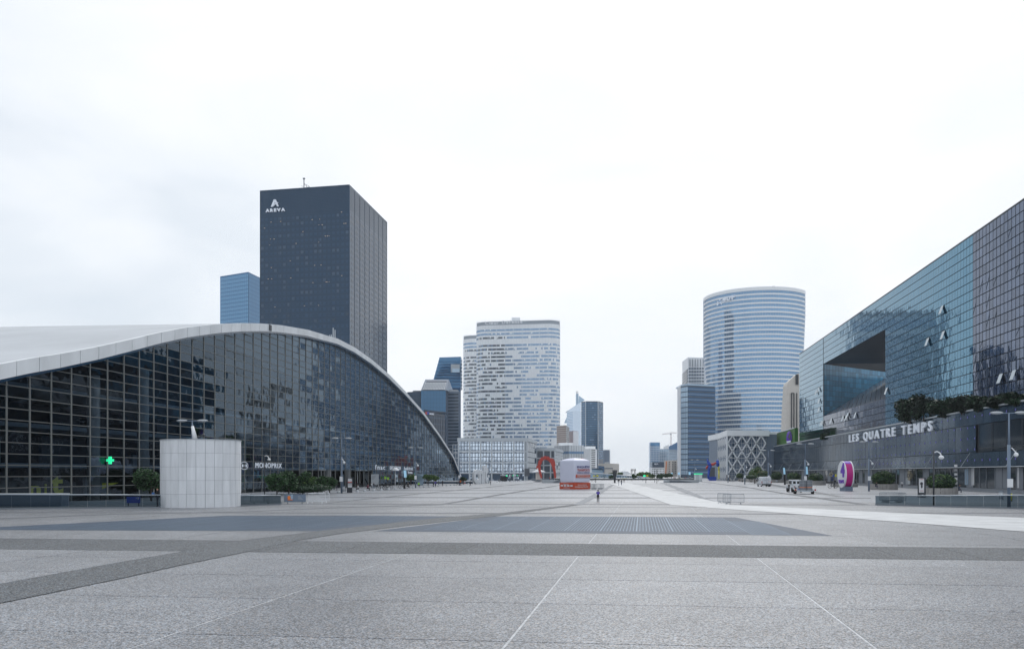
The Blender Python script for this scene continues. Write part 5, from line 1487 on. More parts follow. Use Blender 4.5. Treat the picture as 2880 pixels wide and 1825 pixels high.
for x in (360,389): m.bar((PX(x,Y),Y+.08,0),(PX(x,Y),Y+.08,ZA(1412,Y)),.08)
m.build('post','dark',t)

# ------------------------------------------------------------------ BARRIERS
def barrier(mat='barrier_steel'):
    t=root('crowd_barrier','x','crowd barrier',(0,0,0),'crowd control barriers')
    m=MB(); pts=[(-1.1,0,.22),(-1.1,0,1.0),(-1.03,0,1.09),(1.03,0,1.09),(1.1,0,1.0),(1.1,0,.22),(-1.1,0,.22)]; m.path(pts,.022); m.build('frame',mat,t)
    m=MB()
    for i in range(1,18): x=-1.1+2.2*i/18; m.tube((x,0,.22),(x,0,1.08),.010,n=4,cap=False)
    m.build('bars',mat,t,kind='stuff')
    for s in (-1,1):
        m=MB(); m.path([(s*.75,-.3,0),(s*.75,-.22,.02),(s*.75,0,.24),(s*.75,.22,.02),(s*.75,.3,0)],.025); m.build('foot',mat,t)
    return t
bp_=barrier(); wb_=barrier('white')
used=[False,False]
def place_barrier(px,py,rz,lb,white=False,g=None,dx=0,dy=0):
    pr=wb_ if white else bp_; p=G(px,py); loc=(p.x+dx,p.y+dy,0)
    if not used[white]: used[white]=True; pr.location=loc; pr.rotation_euler=(0,0,rz); pr['label']=lb; o=pr
    else: o=copy_tree(pr,loc,rz,lb)
    if g: o['group']=g
    return o
place_barrier(735,1417,.1,'steel barrier leftmost in the row right of the drum')
place_barrier(772,1417,-.04,'steel barrier standing left of the poster banner barrier')
bb=place_barrier(829,1417,.04,'steel barrier hung with a small blue and yellow poster')
t=root('poster_banner','dark cloth banner with small blue and yellow poster tied on a barrier','banner',G(829,1417.5)); Y=G(829,1417).y-.06
m=MB(); m.box(PX(800,Y),Y,.25,PX(860,Y),Y+.02,1.02); m.build('cloth','greypanel',t)
m=MB(); m.box(PX(808,Y),Y-.02,.42,PX(824,Y),Y-.005,1.0); m.build('poster','paleblue',t)
m=MB(); m.ball((PX(813,Y),Y-.03,.68),.17,.012,.2,0,10,6); m.build('poster_figure','orange',t); m=MB(); m.box(PX(809,Y),Y-.035,.42,PX(823,Y),Y-.022,.5); m.build('poster_strip','orange',t)
m=MB()
for i in range(4): m.box(PX(838,Y),Y-.02,.5+i*.1,PX(852,Y)-i*.1,Y-.005,.53+i*.1)
m.build('print','lgrey',t)
place_barrier(886,1416,.02,'white painted barrier right of the poster barrier',True); place_barrier(898,1414,.12,'white painted barrier rightmost in the row right of drum',True)
place_barrier(2037,1416,-1.15,'steel barrier turned edgewise beside the white path'); place_barrier(2063,1418.6,.05,'steel barrier facing us beside the white path')
for i in range(7): place_barrier(2520,1413,.02,'steel barrier, one of a tight row behind the right balustrade',False,'barriers stacked behind the right balustrade',0,i*.28)
for i in range(9): place_barrier(1681,1376,.35+i*.01,'steel barrier, one of a stack beside the inflatable cube',False,'barriers stacked beside the inflatable cube',-.55+i*.14,i*.3)
for i in range(5): place_barrier(1513,1357,.1,'steel barrier, one of a distant stack before the red arch',False,'distant barriers stacked before the red arch',-.6+i*.3,i*.3)

# ------------------------------------------------------------------ STONE STUDS (domed seats along the plaza edge)
sd_=root('domed_stud','pale domed stone stud, one of a row edging the square','bollard',(0,0,0),'domed studs edging the square')
m=MB(); m.ball((0,0,-.02),.32,.32,.38,0,12,5,0); m.build('dome','lgrey',sd_,smooth=True)
studs=[(921.6,1388.8),(893,1389.5),(858,1390.5),(952,1386.5)]+[(980+x/6.69,1220+y/6.69) for x,y in ((165,1092),(305,1085),(475,1072),(618,1062),(755,1054),(880,1045),(1005,1034),(1225,1020),(1425,1004),(1515,1000),(1605,991),(1690,987),(1850,978),(1925,972),(1995,966))]+[(1240+x/6.69,1220+y/6.69) for x,y in ((515,945),(727,938),(800,932),(880,924),(1060,906),(1140,900),(1210,895),(1380,886),(1500,882),(1600,880),(1690,878))]
for i,(x,y) in enumerate(studs):
    if i==0: sd_.location=G(x,y)
    else: copy_tree(sd_,G(x,y))

# ------------------------------------------------------------------ PLANTS
def leaves(mb,c,rx,ry,rz,n,s,cols,shell=.55,flat=.0):
    for i in range(n):
        u=R.uniform(-1,1); a=R.uniform(0,2*math.pi); r=(shell+(1-shell)*R.random()**.5)*(1+R.gauss(0,.05)); w=math.sqrt(1-u*u)
        p=Vector((c[0]+rx*r*w*math.cos(a),c[1]+ry*r*w*math.sin(a),c[2]+rz*r*u))
        d1=Vector((R.gauss(0,1),R.gauss(0,1),R.gauss(0,.6))).normalized(); d2=d1.cross(Vector((R.gauss(0,1),R.gauss(0,1),R.gauss(0,1)))).normalized()
        k=s*R.uniform(.6,1.3); q=R.random(); mi= cols[0] if q<.5 else cols[1] if q<.83 else cols[2]
        mb.poly([p-d1*k,p+d2*k*.55,p+d1*k,p-d2*k*.55],mi)
LM=['leaf1','leaf2','leaf3','leafa','leaf0']
def shrub(label,px0,px1,yt,yb,Y,zb=.6,group=None,n=1500,cols=(0,1,2),planter=None,cat='shrub',clumps=7,leaf=.13,name='clipped_shrub',core=.8):
    x=PX((px0+px1)/2,Y); w=(px1-px0)/2/F*Y; zt=ZA(yt,Y); zb_=ZA(yb,Y); hz_=(zt-zb_)/2; zc=(zt+zb_)/2
    t=root(name,label,cat,(x,Y,max(0,zb_)),group)
    m=MB(); leaves(m,(x,Y,zc),w*.93,w*.8,hz_*.93,n//2,leaf,cols,.88)
    for i in range(clumps):
        a=R.uniform(0,2*math.pi); u=R.uniform(-.2,.9); ww=math.sqrt(max(0,1-u*u))*.6
        leaves(m,(x+w*ww*math.cos(a),Y+w*.7*ww*math.sin(a),zc+hz_*.55*u),w*.45,w*.45,hz_*.45,n//2//clumps,leaf,(cols[0],cols[1],cols[2]) if i%2 else (cols[1],cols[2],cols[1]),.7)
    m.build('foliage',LM,t)
    m=MB(); m.ball((x,Y,zc-hz_*.05),w*core,w*.7,hz_*core,0,12,8); m.build('inner_branches','leaf1',t,smooth=True)
    m=MB(); 
    for i in range(4): m.tube((x+R.uniform(-.2,.2),Y,max(0,zb_-.8)),(x+R.uniform(-.8,.8)*w,Y,zc),.06,.03,5)
    m.build('stem','bark',t)
    return t,x,w
def planter_(label,px0,px1,yt,yb):
    a,b=G(px0,yb),G(px1,yb); Y=a.y; x=(a.x+b.x)/2; w=(b.x-a.x)/2; z=ZA(yt,Y); t=root('stone_planter',label,'planter',(x,Y+w*.8,0),'round stone planters before the long wing')
    n=26; ry=w*.8; c=Vector((PX((px0+px1)/2,Y+ry),Y+ry,0))
    for k in range(n):
        a0=2*math.pi*k/n+.01; a1=2*math.pi*(k+1)/n-.01
        def q(a,zz,f): return (c.x+w*f*math.cos(a),c.y+ry*f*math.sin(a),zz)
        m=MB(); m.box8([q(a0,0,.93),q(a1,0,.93),q(a1,0,1),q(a0,0,1),q(a0,z,.93),q(a1,z,.93),q(a1,z,1),q(a0,z,1)]); m.build('stone_block','planter',t)
    m=MB(); m.poly([(c.x+w*.94*math.cos(2*math.pi*k/n),c.y+ry*.94*math.sin(2*math.pi*k/n),z-.12) for k in range(n)]); m.build('soil','bark',t)
    return c
GS='clipped shrubs in the round planters'
for lab,p0x,p1x,yt,yb,pl in (
 ('large clipped shrub in the planter nearest the right edge',2605,2687,1331.5,1378,('planter under the large shrub nearest the right edge',2596,2692,1372.5,1390.5)),
 ('wide clipped shrub in the planter right of the magenta disc sign',2450,2518,1323.5,1366,('planter under the wide shrub right of the disc sign',2444,2524,1361,1377)),
 ('clipped shrub behind the trailer load, second right of the van',2274,2316,1329,1356,('planter behind the trailer load',2272,2322,1352,1364)),
 ('clipped shrub above the off-road car, first right of the lamp',2213,2253,1326.5,1352,('planter behind the off-road car roof',2208,2260,1351,1361)),
 ('clipped shrub directly right of the white van',2167,2200,1325,1349.5,('planter directly right of the white van',2160,2206,1348.5,1357)),
 ):
    c=planter_(*pl); Yc_=c.y
    shrub(lab,p0x,p1x,yt,yb+2,Yc_,group=GS,n=2600 if p1x-p0x>60 else 1700,leaf=.16)
planter_('planter behind the magenta disc sign',2342,2412,1359.5,1369.5)
shrub('reddish green shrub left of the van before the diamond lattice',2126,2163,1322,1346,250,n=1400,cols=(1,2,3),name='autumn_shrub',group=None)
shrub('small dark round shrub at the foot of the diamond lattice',2070,2091,1329,1345,262,n=700,name='dark_shrub')
shrub('dark bush behind the small cage at the lattice foot',2096,2130,1334,1348,258,n=700,name='low_bush')
# long low stone wall under the farther planters
t=root('low_wall','long low stone bench wall left of the white van','low wall',G(2110,1354)); a=G(2078,1353.5); b=G(2140,1356.5)
m=MB(); m.bar(a+Z3*.55,b+Z3*.55,.8,1.1); m.build('wall','planter',t)
def tree(label,px,yb,yt,wpx,Y,z0=0.0,n=1600,cols=(0,1,2),leaf=.22,group=None,name='tree',clumps=9,cat='tree',trunk=True,base=None,loose=.8):
    x=PX(px,Y); zt=ZA(yt,Y); zb=ZA(yb,Y); w=wpx/2/F*Y; t=root(name,label,cat,(x,Y,z0),group)
    h=zt-z0; th=max(.3,(zb-z0)); 
    m=MB(); m.tube((x,Y,z0),(x,Y,z0+h*.75),.035*h*.6+.05,.03,8); m.build('trunk','bark',t,smooth=True)
    m=MB(); cs=[]
    hz_=(zt-zb)/2; zc=(zt+zb)/2
    for i in range(clumps):
        a=R.uniform(0,2*math.pi); u=R.uniform(-.75,.75); ww=math.sqrt(1-u*u)*R.uniform(.35,.72)
        cs.append((x+w*ww*math.cos(a),Y+w*ww*math.sin(a)*.8,zc+hz_*u*.72,R.uniform(.36,.52)))
    for c in cs: m.tube((x,Y,z0+h*.35),(c[0],c[1],c[2]),.06,.03,5)
    m.build('limbs','bark',t)
    m=MB()
    for i,c in enumerate(cs):
        leaves(m,c,w*c[3],w*c[3],hz_*c[3]*1.05,n//clumps,leaf,((cols[0],cols[1],cols[2]),(cols[1],cols[0],cols[0]),(cols[1],cols[2],cols[0]))[i%3],.35)
    m.build('crown',LM,t); return t
# pines before the vault
GP='bushy pines in the bed before the vault'
pines=[(779,1382,1325,62,122,'leftmost bushy pine right of the drum'),(812,1380,1322,60,125,'second bushy pine right of the drum, tallest top'),(852,1380,1322,66,130,'third bushy pine, with a touch of autumn colour'),(893,1380,1335,56,134,'fourth bushy pine, below the mushroom lamp'),(927,1381,1338,40,138,'rightmost low pine of the bed, beside the street lamp')]
for i,(px,yb,yt,w,Y,lb) in enumerate(pines):
    tree(lb,px,yb-2,yt,w,Y,0,2600,(0,1,1) if i!=2 else (0,1,2),.17,GP,'bushy_pine',12)
t,_,_=shrub('dark low hedge mass beneath the bushy pines',750,942,1358,1386,131,n=3000,name='low_hedge',cols=(0,0,1),clumps=12,leaf=.16)
tree('dark leafy tree half hidden by the left side of the drum',425,1386,1314,96,92,0,3400,(0,1,1),.15,None,'dark_tree',14)
tree('low green tree behind the tilted black screen totem',1156,1353,1333,34,225,0,1500,(1,2,1),.2,'small green trees before the vault','small_tree',9)
tree('low green tree right of the pale blue panel before vault',1204,1352,1333,32,228,0,1500,(1,2,1),.2,'small green trees before the vault','small_tree',9)
tree('rightmost low green tree in the row before the vault',1224,1352,1334,26,230,0,1200,(1,2,2),.2,'small green trees before the vault','small_tree',9)
tree('small dark tree at the pointed tip of the vault',1303,1356,1339,20,246,0,800,(0,0,1),.2,None,'dark_tree',7)
tree('spreading light green tree before the diamond lattice building',2123,1343,1308,46,268,0,1300,(1,2,2),.2,None,'spreading_tree',9)
# terrace trees on the long wing
GT='dark trees on the roof terrace of the long wing'
for i,(px,yt,w,lb) in enumerate([(2560,1108,60,'leftmost dark terrace tree above the big letters'),(2598,1104,66,'second dark terrace tree above the last big letters'),(2655,1108,62,'third terrace tree, rounded and dark'),(2705,1104,62,'fourth terrace tree, with a slightly paler crown'),(2752,1110,56,'fifth terrace tree, low and wide'),(2800,1112,56,'sixth terrace tree, close to the right edge'),(2852,1098,64,'terrace tree at the very right edge')]):
    s=LU.s_at(px); q=LQ.xy(LQ.s_at(px))+PR*5.2
    Y=q.y; 
    tree(lb,px,ZA(0,1) and HY-(zpar-H-.5)*F/Y,yt+3,w*1.35,Y,zpar-.5,2600,(4,4,0) if i%2 else (4,0,0),.34,GT,'terrace_tree',16)
q=LQ.xy(LQ.s_at(2317))+PR*6
tree('small conifer on the roof terrace near the slanting open windows',2317,1238,1213,26,q.y,zpar-.5,900,(0,0,1),.24,None,'conifer',7)
# far trees beyond the square
GF='round trees at the far end of the square'
for px,yb,yt,w,Y,cols,lb in ((1784,1344,1331,16,430,(1,0,1),'small round tree just left of the tiny arch foot'),(1802,1345,1325.5,26,470,(1,2,2),'olive green round tree right of the tiny arch'),(1822,1345,1327,22,465,(1,2,2),'olive tree right of the olive round tree'),(1835,1344,1330,20,440,(1,2,2),'bright yellow green tree by the green panel'),(1878,1343.5,1330,32,450,(0,1,1),'wide dark green hedge tree below the beige block'),(1744,1341,1328,22,520,(1,2,1),'grey green tree right of the black fan sculpture'),(1716,1342,1327,24,520,(2,1,3),'brownish green tree left of the black fan sculpture'),(1720,1345,1337,16,420,(0,1,1),'low bush before the brownish tree'),(1856,1345,1332,22,455,(0,1,1),'dark tree before the white block with square windows'),(1700,1341,1331,20,530,(2,3,1),'pale autumn tree before the concrete block')):
    tree(lb,px,yb,yt,w,Y,0,900,cols,.45,GF,'round_tree',8)
# ------------------------------------------------------------------ PEOPLE
def body_mesh(pose,cols):
    """one skinned figure, unit height 1; cols = top, bottom, shoes"""
    J={'pel':(0,0,.52),'wai':(0,0,.60),'che':(0,.0,.72),'nec':(0,0,.825),'hea':(0,-.008,.88),'top':(0,0,.945),
       'shL':(-.095,0,.80),'elL':(-.125,.01,.655),'wrL':(-.12,-.03,.53),'haL':(-.118,-.04,.475),
       'shR':(.095,0,.80),'elR':(.125,.01,.655),'wrR':(.12,-.03,.53),'haR':(.118,-.04,.475),
       'hiL':(-.05,0,.50),'knL':(-.055,-.01,.285),'anL':(-.058,.01,.05),'toL':(-.062,-.075,.018),
       'hiR':(.05,0,.50),'knR':(.055,-.01,.285),'anR':(.058,.01,.05),'toR':(.062,-.075,.018)}
    if pose=='walk':
        J.update(knL=(-.05,-.07,.30),anL=(-.05,-.11,.07),toL=(-.05,-.19,.045),knR=(.05,.05,.28),anR=(.05,.16,.08),toR=(.05,.10,.02),
                 elL=(-.13,.06,.66),wrL=(-.125,.08,.55),haL=(-.12,.07,.50),elR=(.13,-.03,.655),wrR=(.12,-.11,.57),haR=(.115,-.14,.53))
    if pose=='hold':
        J.update(elL=(-.13,-.02,.67),wrL=(-.06,-.13,.68),haL=(-.03,-.155,.70),elR=(.13,-.02,.67),wrR=(.06,-.13,.68),haR=(.03,-.155,.70))
    if pose=='sit':
        dz=-.27
        for k in ('pel','wai','che','nec','hea','top','shL','elL','shR','elR'): x,y,z=J[k]; J[k]=(x,y-(z-.5)*.35,z+dz)
        J.update(hiL=(-.05,0,.235),hiR=(.05,0,.235),knL=(-.08,-.22,.27),knR=(.08,-.22,.27),anL=(-.08,-.24,.05),anR=(.08,-.20,.05),toL=(-.085,-.32,.018),toR=(.085,-.28,.018),
                 wrL=(-.09,-.20,.31),haL=(-.07,-.235,.30),wrR=(.09,-.20,.31),haR=(.07,-.235,.30))
    Rr={'pel':(.075,.055),'wai':(.066,.05),'che':(.082,.056),'nec':(.030,.030),'hea':(.052,.058),'top':(.040,.046),'shL':(.042,.04),'elL':(.027,.027),'wrL':(.018,.018),'haL':(.02,.013),
        'hiL':(.055,.055),'knL':(.037,.037),'anL':(.024,.026),'toL':(.024,.016)}
    for k in list(Rr):
        if k.endswith('L'): Rr[k[:-1]+'R']=Rr[k]
    E=[('pel','wai'),('wai','che'),('che','nec'),('nec','hea'),('hea','top'),('che','shL'),('shL','elL'),('elL','wrL'),('wrL','haL'),('che','shR'),('shR','elR'),('elR','wrR'),('wrR','haR'),
       ('pel','hiL'),('hiL','knL'),('knL','anL'),('anL','toL'),('pel','hiR'),('hiR','knR'),('knR','anR'),('anR','toR')]
    names=['pel']+[k for k in J if k!='pel']; idx={k:i for i,k in enumerate(names)}
    me=bpy.data.meshes.new('b'); me.from_pydata([J[k] for k in names],[(idx[a],idx[b]) for a,b in E],[])
    ob=bpy.data.objects.new('b',me); COL.objects.link(ob)
    sk=ob.modifiers.new('s','SKIN'); sk.use_smooth_shade=True
    for i,k in enumerate(names): me.skin_vertices[0].data[i].radius=Rr[k]; me.skin_vertices[0].data[i].use_root=(k=='pel')
    su=ob.modifiers.new('u','SUBSURF'); su.levels=1; su.render_levels=1
    dg=bpy.context.evaluated_depsgraph_get(); r=bpy.data.meshes.new_from_object(ob.evaluated_get(dg)); bpy.data.objects.remove(ob)
    r.materials.clear()
    for c in cols: r.materials.append(M[c])
    r.materials.append(M['skin'])
    # material by nearest bone
    seg=[]
    grp={'pel':1,'hiL':1,'hiR':1,'knL':1,'knR':1}
    for a,b in E:
        pa,pb=Vector(J[a]),Vector(J[b])
        if a in('nec','hea') : g=3
        elif b.startswith('ha') : g=3
        elif b.startswith('to'): g=2
        elif b[:2] in('kn','an') or b[:2]=='hi': g=1
        else: g=0
        if (a,b)==('che','nec'): g=0
        seg.append((pa,pb,g))
    for p in r.polygons:
        c=p.center; best=9; g=0
        for pa,pb,gg in seg:
            d=pb-pa; t=max(0,min(1,(c-pa).dot(d)/d.length_squared)); q=(c-pa-d*t).length
            if q<best: best=q; g=gg
        if g==3 and c.z<J['nec'][2]-.005 and abs(c.x)<.05: g=0
        p.material_index=g; p.use_smooth=True
    return r,J
_bc={}
def person(label,px,py,h,yaw,pose='stand',top='c_dgrey',bot='c_black',shoe='c_black',hair='hair',group=None,extra=None,Yz=0,z=0.0):
    k=(pose,top,bot,shoe)
    if k not in _bc: _bc[k]=body_mesh(pose,(top,bot,shoe))
    me,J=_bc[k]; p=G(px,py); p.y+=Yz; p.z=z
    t=root('person',label,'person',p,group,yaw)
    o=bpy.data.objects.new('body',me); COL.objects.link(o); o.parent=t; o.scale=(h,h,h)
    hx,hy,hz_=J['hea']; m=MB(); m.ball((hx,hy+.012,hz_+.028),.052,.060,.052,0,10,6,-25)
    if extra=='long': m.ball((hx,hy+.035,hz_-.02),.045,.028,.07,0,8,5)
    if hair: 
        o=m.build('hair',hair,None); o.parent=t; o.scale=(h,h,h)
    if extra=='skirt':
        m=MB(); m.tube((0,0,.60),(0,0,.43),.072,.105,12); o=m.build('skirt','c_black',None); o.parent=t; o.scale=(h,h,h)
        m=MB(); m.ball((0,hy+.04,hz_-.03),.04,.025,.07,0,8,5); o=m.build('ponytail','hair',None); o.parent=t; o.scale=(h,h,h)
    if extra=='hat':
        m=MB(); m.tube((hx,hy,hz_+.04),(hx,hy,hz_+.05),.095,.095,14); m.tube((hx,hy,hz_+.05),(hx,hy,hz_+.095),.055,.045,12); o=m.build('hat','c_khaki',None); o.parent=t; o.scale=(h,h,h)
    if extra=='bag':
        m=MB(); m.box(-.16,.0,.42,-.10,.10,.55); o=m.build('bag','c_black',None); o.parent=t; o.scale=(h,h,h)
    if extra=='box':
        m=MB(); m.box(-.09,-.26,.64,.09,-.14,.74); o=m.build('blue_folder','c_blue',None); o.parent=t; o.scale=(h,h,h)
    return t
def hm_(px,py,hpx): return hpx/F*G(px,py).y
person('woman seen from behind in violet top, dark skirt and leggings, alone mid square',1682,1412.5,hm_(1682,1412.5,37.5),rad(172),'hold','c_purple','c_black','c_red','hair',None,'skirt')
person('bald man in dark clothes holding something blue at the drum',443,1425,hm_(443,1425,55),rad(-75),'hold','c_black','c_navy','c_black',None,None,'box')
person('left walker of the pair crossing the white path, white trousers',1740,1365,hm_(1740,1365,20),rad(20),'walk','c_black','c_white','c_black')
person('right walker of the pair crossing the white path, grey clothes',1748,1365.2,hm_(1748,1365,18),rad(10),'walk','c_dgrey','c_jean','c_white')
person('distant dark figure behind the pair on the white path',1755,1357,hm_(1755,1357,12),rad(0),'stand','c_black','c_dgrey')
person('person in black with a pale cap left of the off-road car',2219,1384,hm_(2219,1384,26),rad(-60),'hold','c_black','c_black','c_dgrey','c_white')
person('sitter in white shirt on a domed stud near the dark totem',1008.5,1382.5,1.75,rad(-60),'sit','c_white','c_black','c_black','hair','people sitting on the domed studs',None,0.15,.12)
person('sitter in maroon leaning forward on a domed stud with a red bag',1032.5,1381,1.75,rad(70),'sit','c_maroon','c_black','c_black','hair','people sitting on the domed studs',None,.15,.12)
person('sitter in a neon green vest beside the second lamp',1176.5,1371.2,1.8,rad(40),'sit','c_lime','c_black','c_black','hair','people sitting on the domed studs',None,.1,.12)
person('dark clothed figure in the pair standing before the low green trees',1219,1368.8,hm_(1219,1368.8,17.5),rad(170),'stand','c_navy','c_black')
person('figure in a violet jacket in the pair before the low green trees',1224.5,1368.8,hm_(1224.5,1368.8,18),rad(150),'stand','c_purple','c_navy')
person('grey clothed figure standing just right of the violet jacket pair',1234,1367,hm_(1234,1367,15.5),rad(200),'stand','c_dgrey','c_jean')
person('dark figure standing alone between the pair and the orange jacket',1244.8,1367.5,hm_(1244.8,1367.5,18.5),rad(10),'walk','c_dgrey','c_black')
person('worker in a bright orange jacket by the tip of the vault',1295,1364.3,hm_(1295,1364.3,16.5),rad(160),'stand','c_orange','c_black')
person('figure in white beside the orange jacket worker with a bicycle',1288,1363.8,hm_(1288,1363.8,14.5),rad(90),'stand','c_white','c_jean')
person('tiny seated figure in red between orange worker and white letters',1307,1362.5,1.8,rad(0),'sit','c_white','c_red','c_black','hair',None,None,.0,.1)
person('dark walker left of the giant white letters',1322.5,1367.5,hm_(1322.5,1367.5,17),rad(-90),'walk','c_black','c_dgrey','c_black','hair',None,'bag')
person('small figure in blue standing inside the giant white letters',1353.5,1359.4,hm_(1353.5,1359.4,11.5),rad(0),'stand','c_blue','c_white')
person('figure in a long dark coat right of the giant white letters',1379.5,1364,hm_(1379.5,1364,13.5),rad(30),'walk','c_black','c_black')
person('lounging figure in black on a bench before the gridded building',1402,1357,1.8,rad(90),'sit','c_black','c_black','c_black','hair',None,None,0,.15)
person('second lounging figure, right of the black one on the benches',1414,1355.5,1.8,rad(90),'sit','c_dgrey','c_black','c_white','hair',None,None,0,.15)
person('man in a dark suit and white shirt at the hedge by the lamp',947.5,1378.5,hm_(947.5,1378.5,19.5),rad(-60),'stand','c_navy','c_navy')
person('blurry pair member in grey before the white poster panel',1051,1374,hm_(1051,1374,18),rad(170),'walk','c_dgrey','c_jean')
person('figure in white top before the white poster panel',1045,1372.5,hm_(1045,1372.5,16),rad(190),'stand','c_white','c_dgrey')
person('small cyclist figure standing behind the dark totem',1002,1367,hm_(1002,1367,16),rad(0),'stand','c_maroon','c_dgrey')
person('dark haired sitter leaning on the tilted screen totem',1146,1374,1.75,rad(60),'sit','c_black','c_black','c_black','hair',None,None,0,.12)
person('person in a straw hat sitting behind the magenta disc sign',2404,1367.5,1.8,rad(60),'sit','c_black','c_navy','c_black','hair',None,'hat',0,.35)
person('person with fair hair sitting on the planter left of disc sign',2349,1365.5,1.8,rad(-40),'sit','c_black','c_jean','c_white','c_khaki',None,None,0,.4)
person('dark seated person on the planter right of the disc sign',2461,1378.5,1.8,rad(20),'sit','c_dgrey','c_navy','c_black','hair',None,None,-.3,.35)
person('person in navy crouched at the steps by the large shrub',2694,1389,2.0,rad(60),'sit','c_navy','c_navy','c_white','hair',None,None,0,.15)
person('shopper at the shop doors right of the wide shrub',2537,1372,hm_(2537,1372,20),rad(0),'walk','c_white','c_black')
for px,py,hp_,c1,c2,ps,lb in ((1684,1345.5,6,'c_red','c_dgrey','stand','speck sized figure right of the inflatable at the far wall'),
  (1710,1347,6,'c_dgrey','c_dgrey','stand','speck sized figure under the brownish tree'),(1723,1346,7,'c_white','c_dgrey','stand','speck sized figure left of the black fan sculpture'),
  (1775,1353,9,'c_dgrey','c_khaki','walk','faint walker right of the white path tip'),(1808,1353.5,9,'c_dgrey','c_dgrey','walk','faint walker left of the green sign post'),
  (1842,1354,8,'c_white','c_dgrey','stand','tiny figure left of the yellow clad one, far right'),(1851,1354,8,'c_khaki','c_khaki','stand','tiny figure in yellow near the far ramp'),
  (1894,1343.8,6,'c_white','c_white','stand','tiny white figure in front of the far dark glass tower'),(2003,1351,10,'c_dgrey','c_dgrey','stand','tiny dark figure below the dark poster wall')):
    person(lb,px,py,hm_(px,py,hp_)*.95,R.uniform(0,6),ps,c1,c2)
for i in range(26):
    px=R.choice((R.uniform(1880,2000),R.uniform(1880,2000),R.uniform(1500,1580))); py=R.uniform(1348.5,1351)
    person('speck sized pedestrian in the distant crowd beyond the square',px,py,1.75,R.uniform(0,6),R.choice(('stand','walk')),*R.choice((('c_dgrey','c_jean'),('c_white','c_black'),('c_red','c_dgrey'),('c_black','c_black'))),group='distant pedestrians at the far edge')

# ------------------------------------------------------------------ BICYCLES
def bike():
    t=root('bicycle','x','bicycle',(0,0,0),'bicycles parked along the studs')
    for x in (-.52,.52):
        m=MB(); pts=[(x+.33*math.cos(a*math.pi/8),0,.34+.33*math.sin(a*math.pi/8)) for a in range(17)]; m.path(pts,.028,5)
        for a in range(4): m.bar((x-.3*math.cos(a*math.pi/4),0,.34-.3*math.sin(a*math.pi/4)),(x+.3*math.cos(a*math.pi/4),0,.34+.3*math.sin(a*math.pi/4)),.008)
        m.build('wheel','tyre',t)
    m=MB()
    for a,b in (((-.52,0,.34),(-.1,0,.30)),((-.1,0,.30),(-.22,0,.82)),((-.52,0,.34),(-.2,0,.74)),((-.2,0,.74),(.35,0,.78)),((-.1,0,.3),(.36,0,.7)),((.33,0,.95),(.52,0,.34))): m.tube(a,b,.028,n=6)
    m.build('frame','c_dgrey',t)
    m=MB(); m.bar((-.35,0,.84),(-.12,0,.86),.1,.05); m.build('saddle','black',t)
    m=MB(); m.path([(.28,-.25,.98),(.33,0,1.0),(.28,.25,.98)],.02); m.build('handlebar','steel',t); return t
bk=bike()
for i,(px,py,rz,lb) in enumerate([(1074,1377.5,.1,'left bicycle of the parked pair under the green posters'),(1090,1376.5,-.2,'right bicycle of the parked pair under the green posters'),(1135,1373.5,.1,'bicycle leaning at the foot of the tilted screen totem'),(1008,1371.5,0,'bicycle behind the mushroom lamp near the dark totem'),(2342,1372.5,.05,'lone bicycle at the yellow sign post left of disc sign'),(1289,1364.2,0,'bicycle held beside the orange jacket worker'),(1669,1353,.1,'bicycle half hidden by the right side of the inflatable')]):
    if i==0: bk.location=G(px,py); bk['label']=lb; bk.scale=(1.25,1.25,1.25)
    else: copy_tree(bk,G(px,py),rz,lb,1.25)

# ------------------------------------------------------------------ VAN (rear towards us)
vp=G(2156,1367.8); van=root('delivery_van','white panel van seen from its rear left corner, parked on the square','van',(vp.x,vp.y,0),None,0)
m=MB()
# local: x right, y forward (away), rear at y=0 ; profile by stations
st_=[(0,.32,1.0,1.90),(0.05,.30,1.02,2.28),(1.2,.30,1.04,2.36),(3.3,.30,1.04,2.34),(3.9,.30,1.02,2.2),(4.5,.30,1.0,1.45),(5.2,.32,.95,1.15),(5.45,.36,.86,.8)]
rows=[]
for y,z0,w,z1 in st_:
    mid_=min(1.15,z1*.8); pts=[(-w,y,z0),(-w*1.0,y,mid_),(-w*.94,y,z1-.12 if z1>1.3 else z1-.05),(-w*.82,y,z1),(w*.82,y,z1),(w*.94,y,z1-.12 if z1>1.3 else z1-.05),(w,y,mid_),(w,y,z0)]
    rows.append([len(m.v)+i for i in range(8)]); m.v+=pts
for r0,r1 in zip(rows[:-1],rows[1:]):
    for i in range(8): j=(i+1)%8; m.f.append((r0[i],r1[i],r1[j],r0[j])); m.m.append(0)
m.f.append(tuple(rows[0])); m.m.append(0); m.f.append(tuple(rows[-1][::-1])); m.m.append(0)
m.build('body','vanwhite',None).parent=van
def vpart(name,mat,fn,par=van,smooth=False):
    m=MB(); fn(m); o=m.build(name,mat,None,smooth=smooth); o.parent=par; return o
vpart('rear_bumper','c_black',lambda m:m.box(-1.02,-.16,.28,1.02,.02,.62))
vpart('door_seam','dark',lambda m:m.box(-.012,-.012,.62,.012,.03,2.2))
for s in (-1,1): vpart('tail_lamp','redlamp',lambda m:m.box(s*.98-.07,-.03,.78,s*.98+.07,.05,1.28))
vpart('number_plate','lgrey',lambda m:m.box(-.05,-.03,.82,.45,-.005,.95))
vpart('rear_door_panel','vanwhite',lambda m:(m.box(-.86,-.02,1.35,-.06,.0,2.05),m.box(.06,-.02,1.35,.86,.0,2.05)))
vpart('roof_gutter','palewall',lambda m:(m.box(-.90,.1,2.33,-.86,3.8,2.37),m.box(.86,.1,2.33,.90,3.8,2.37)))
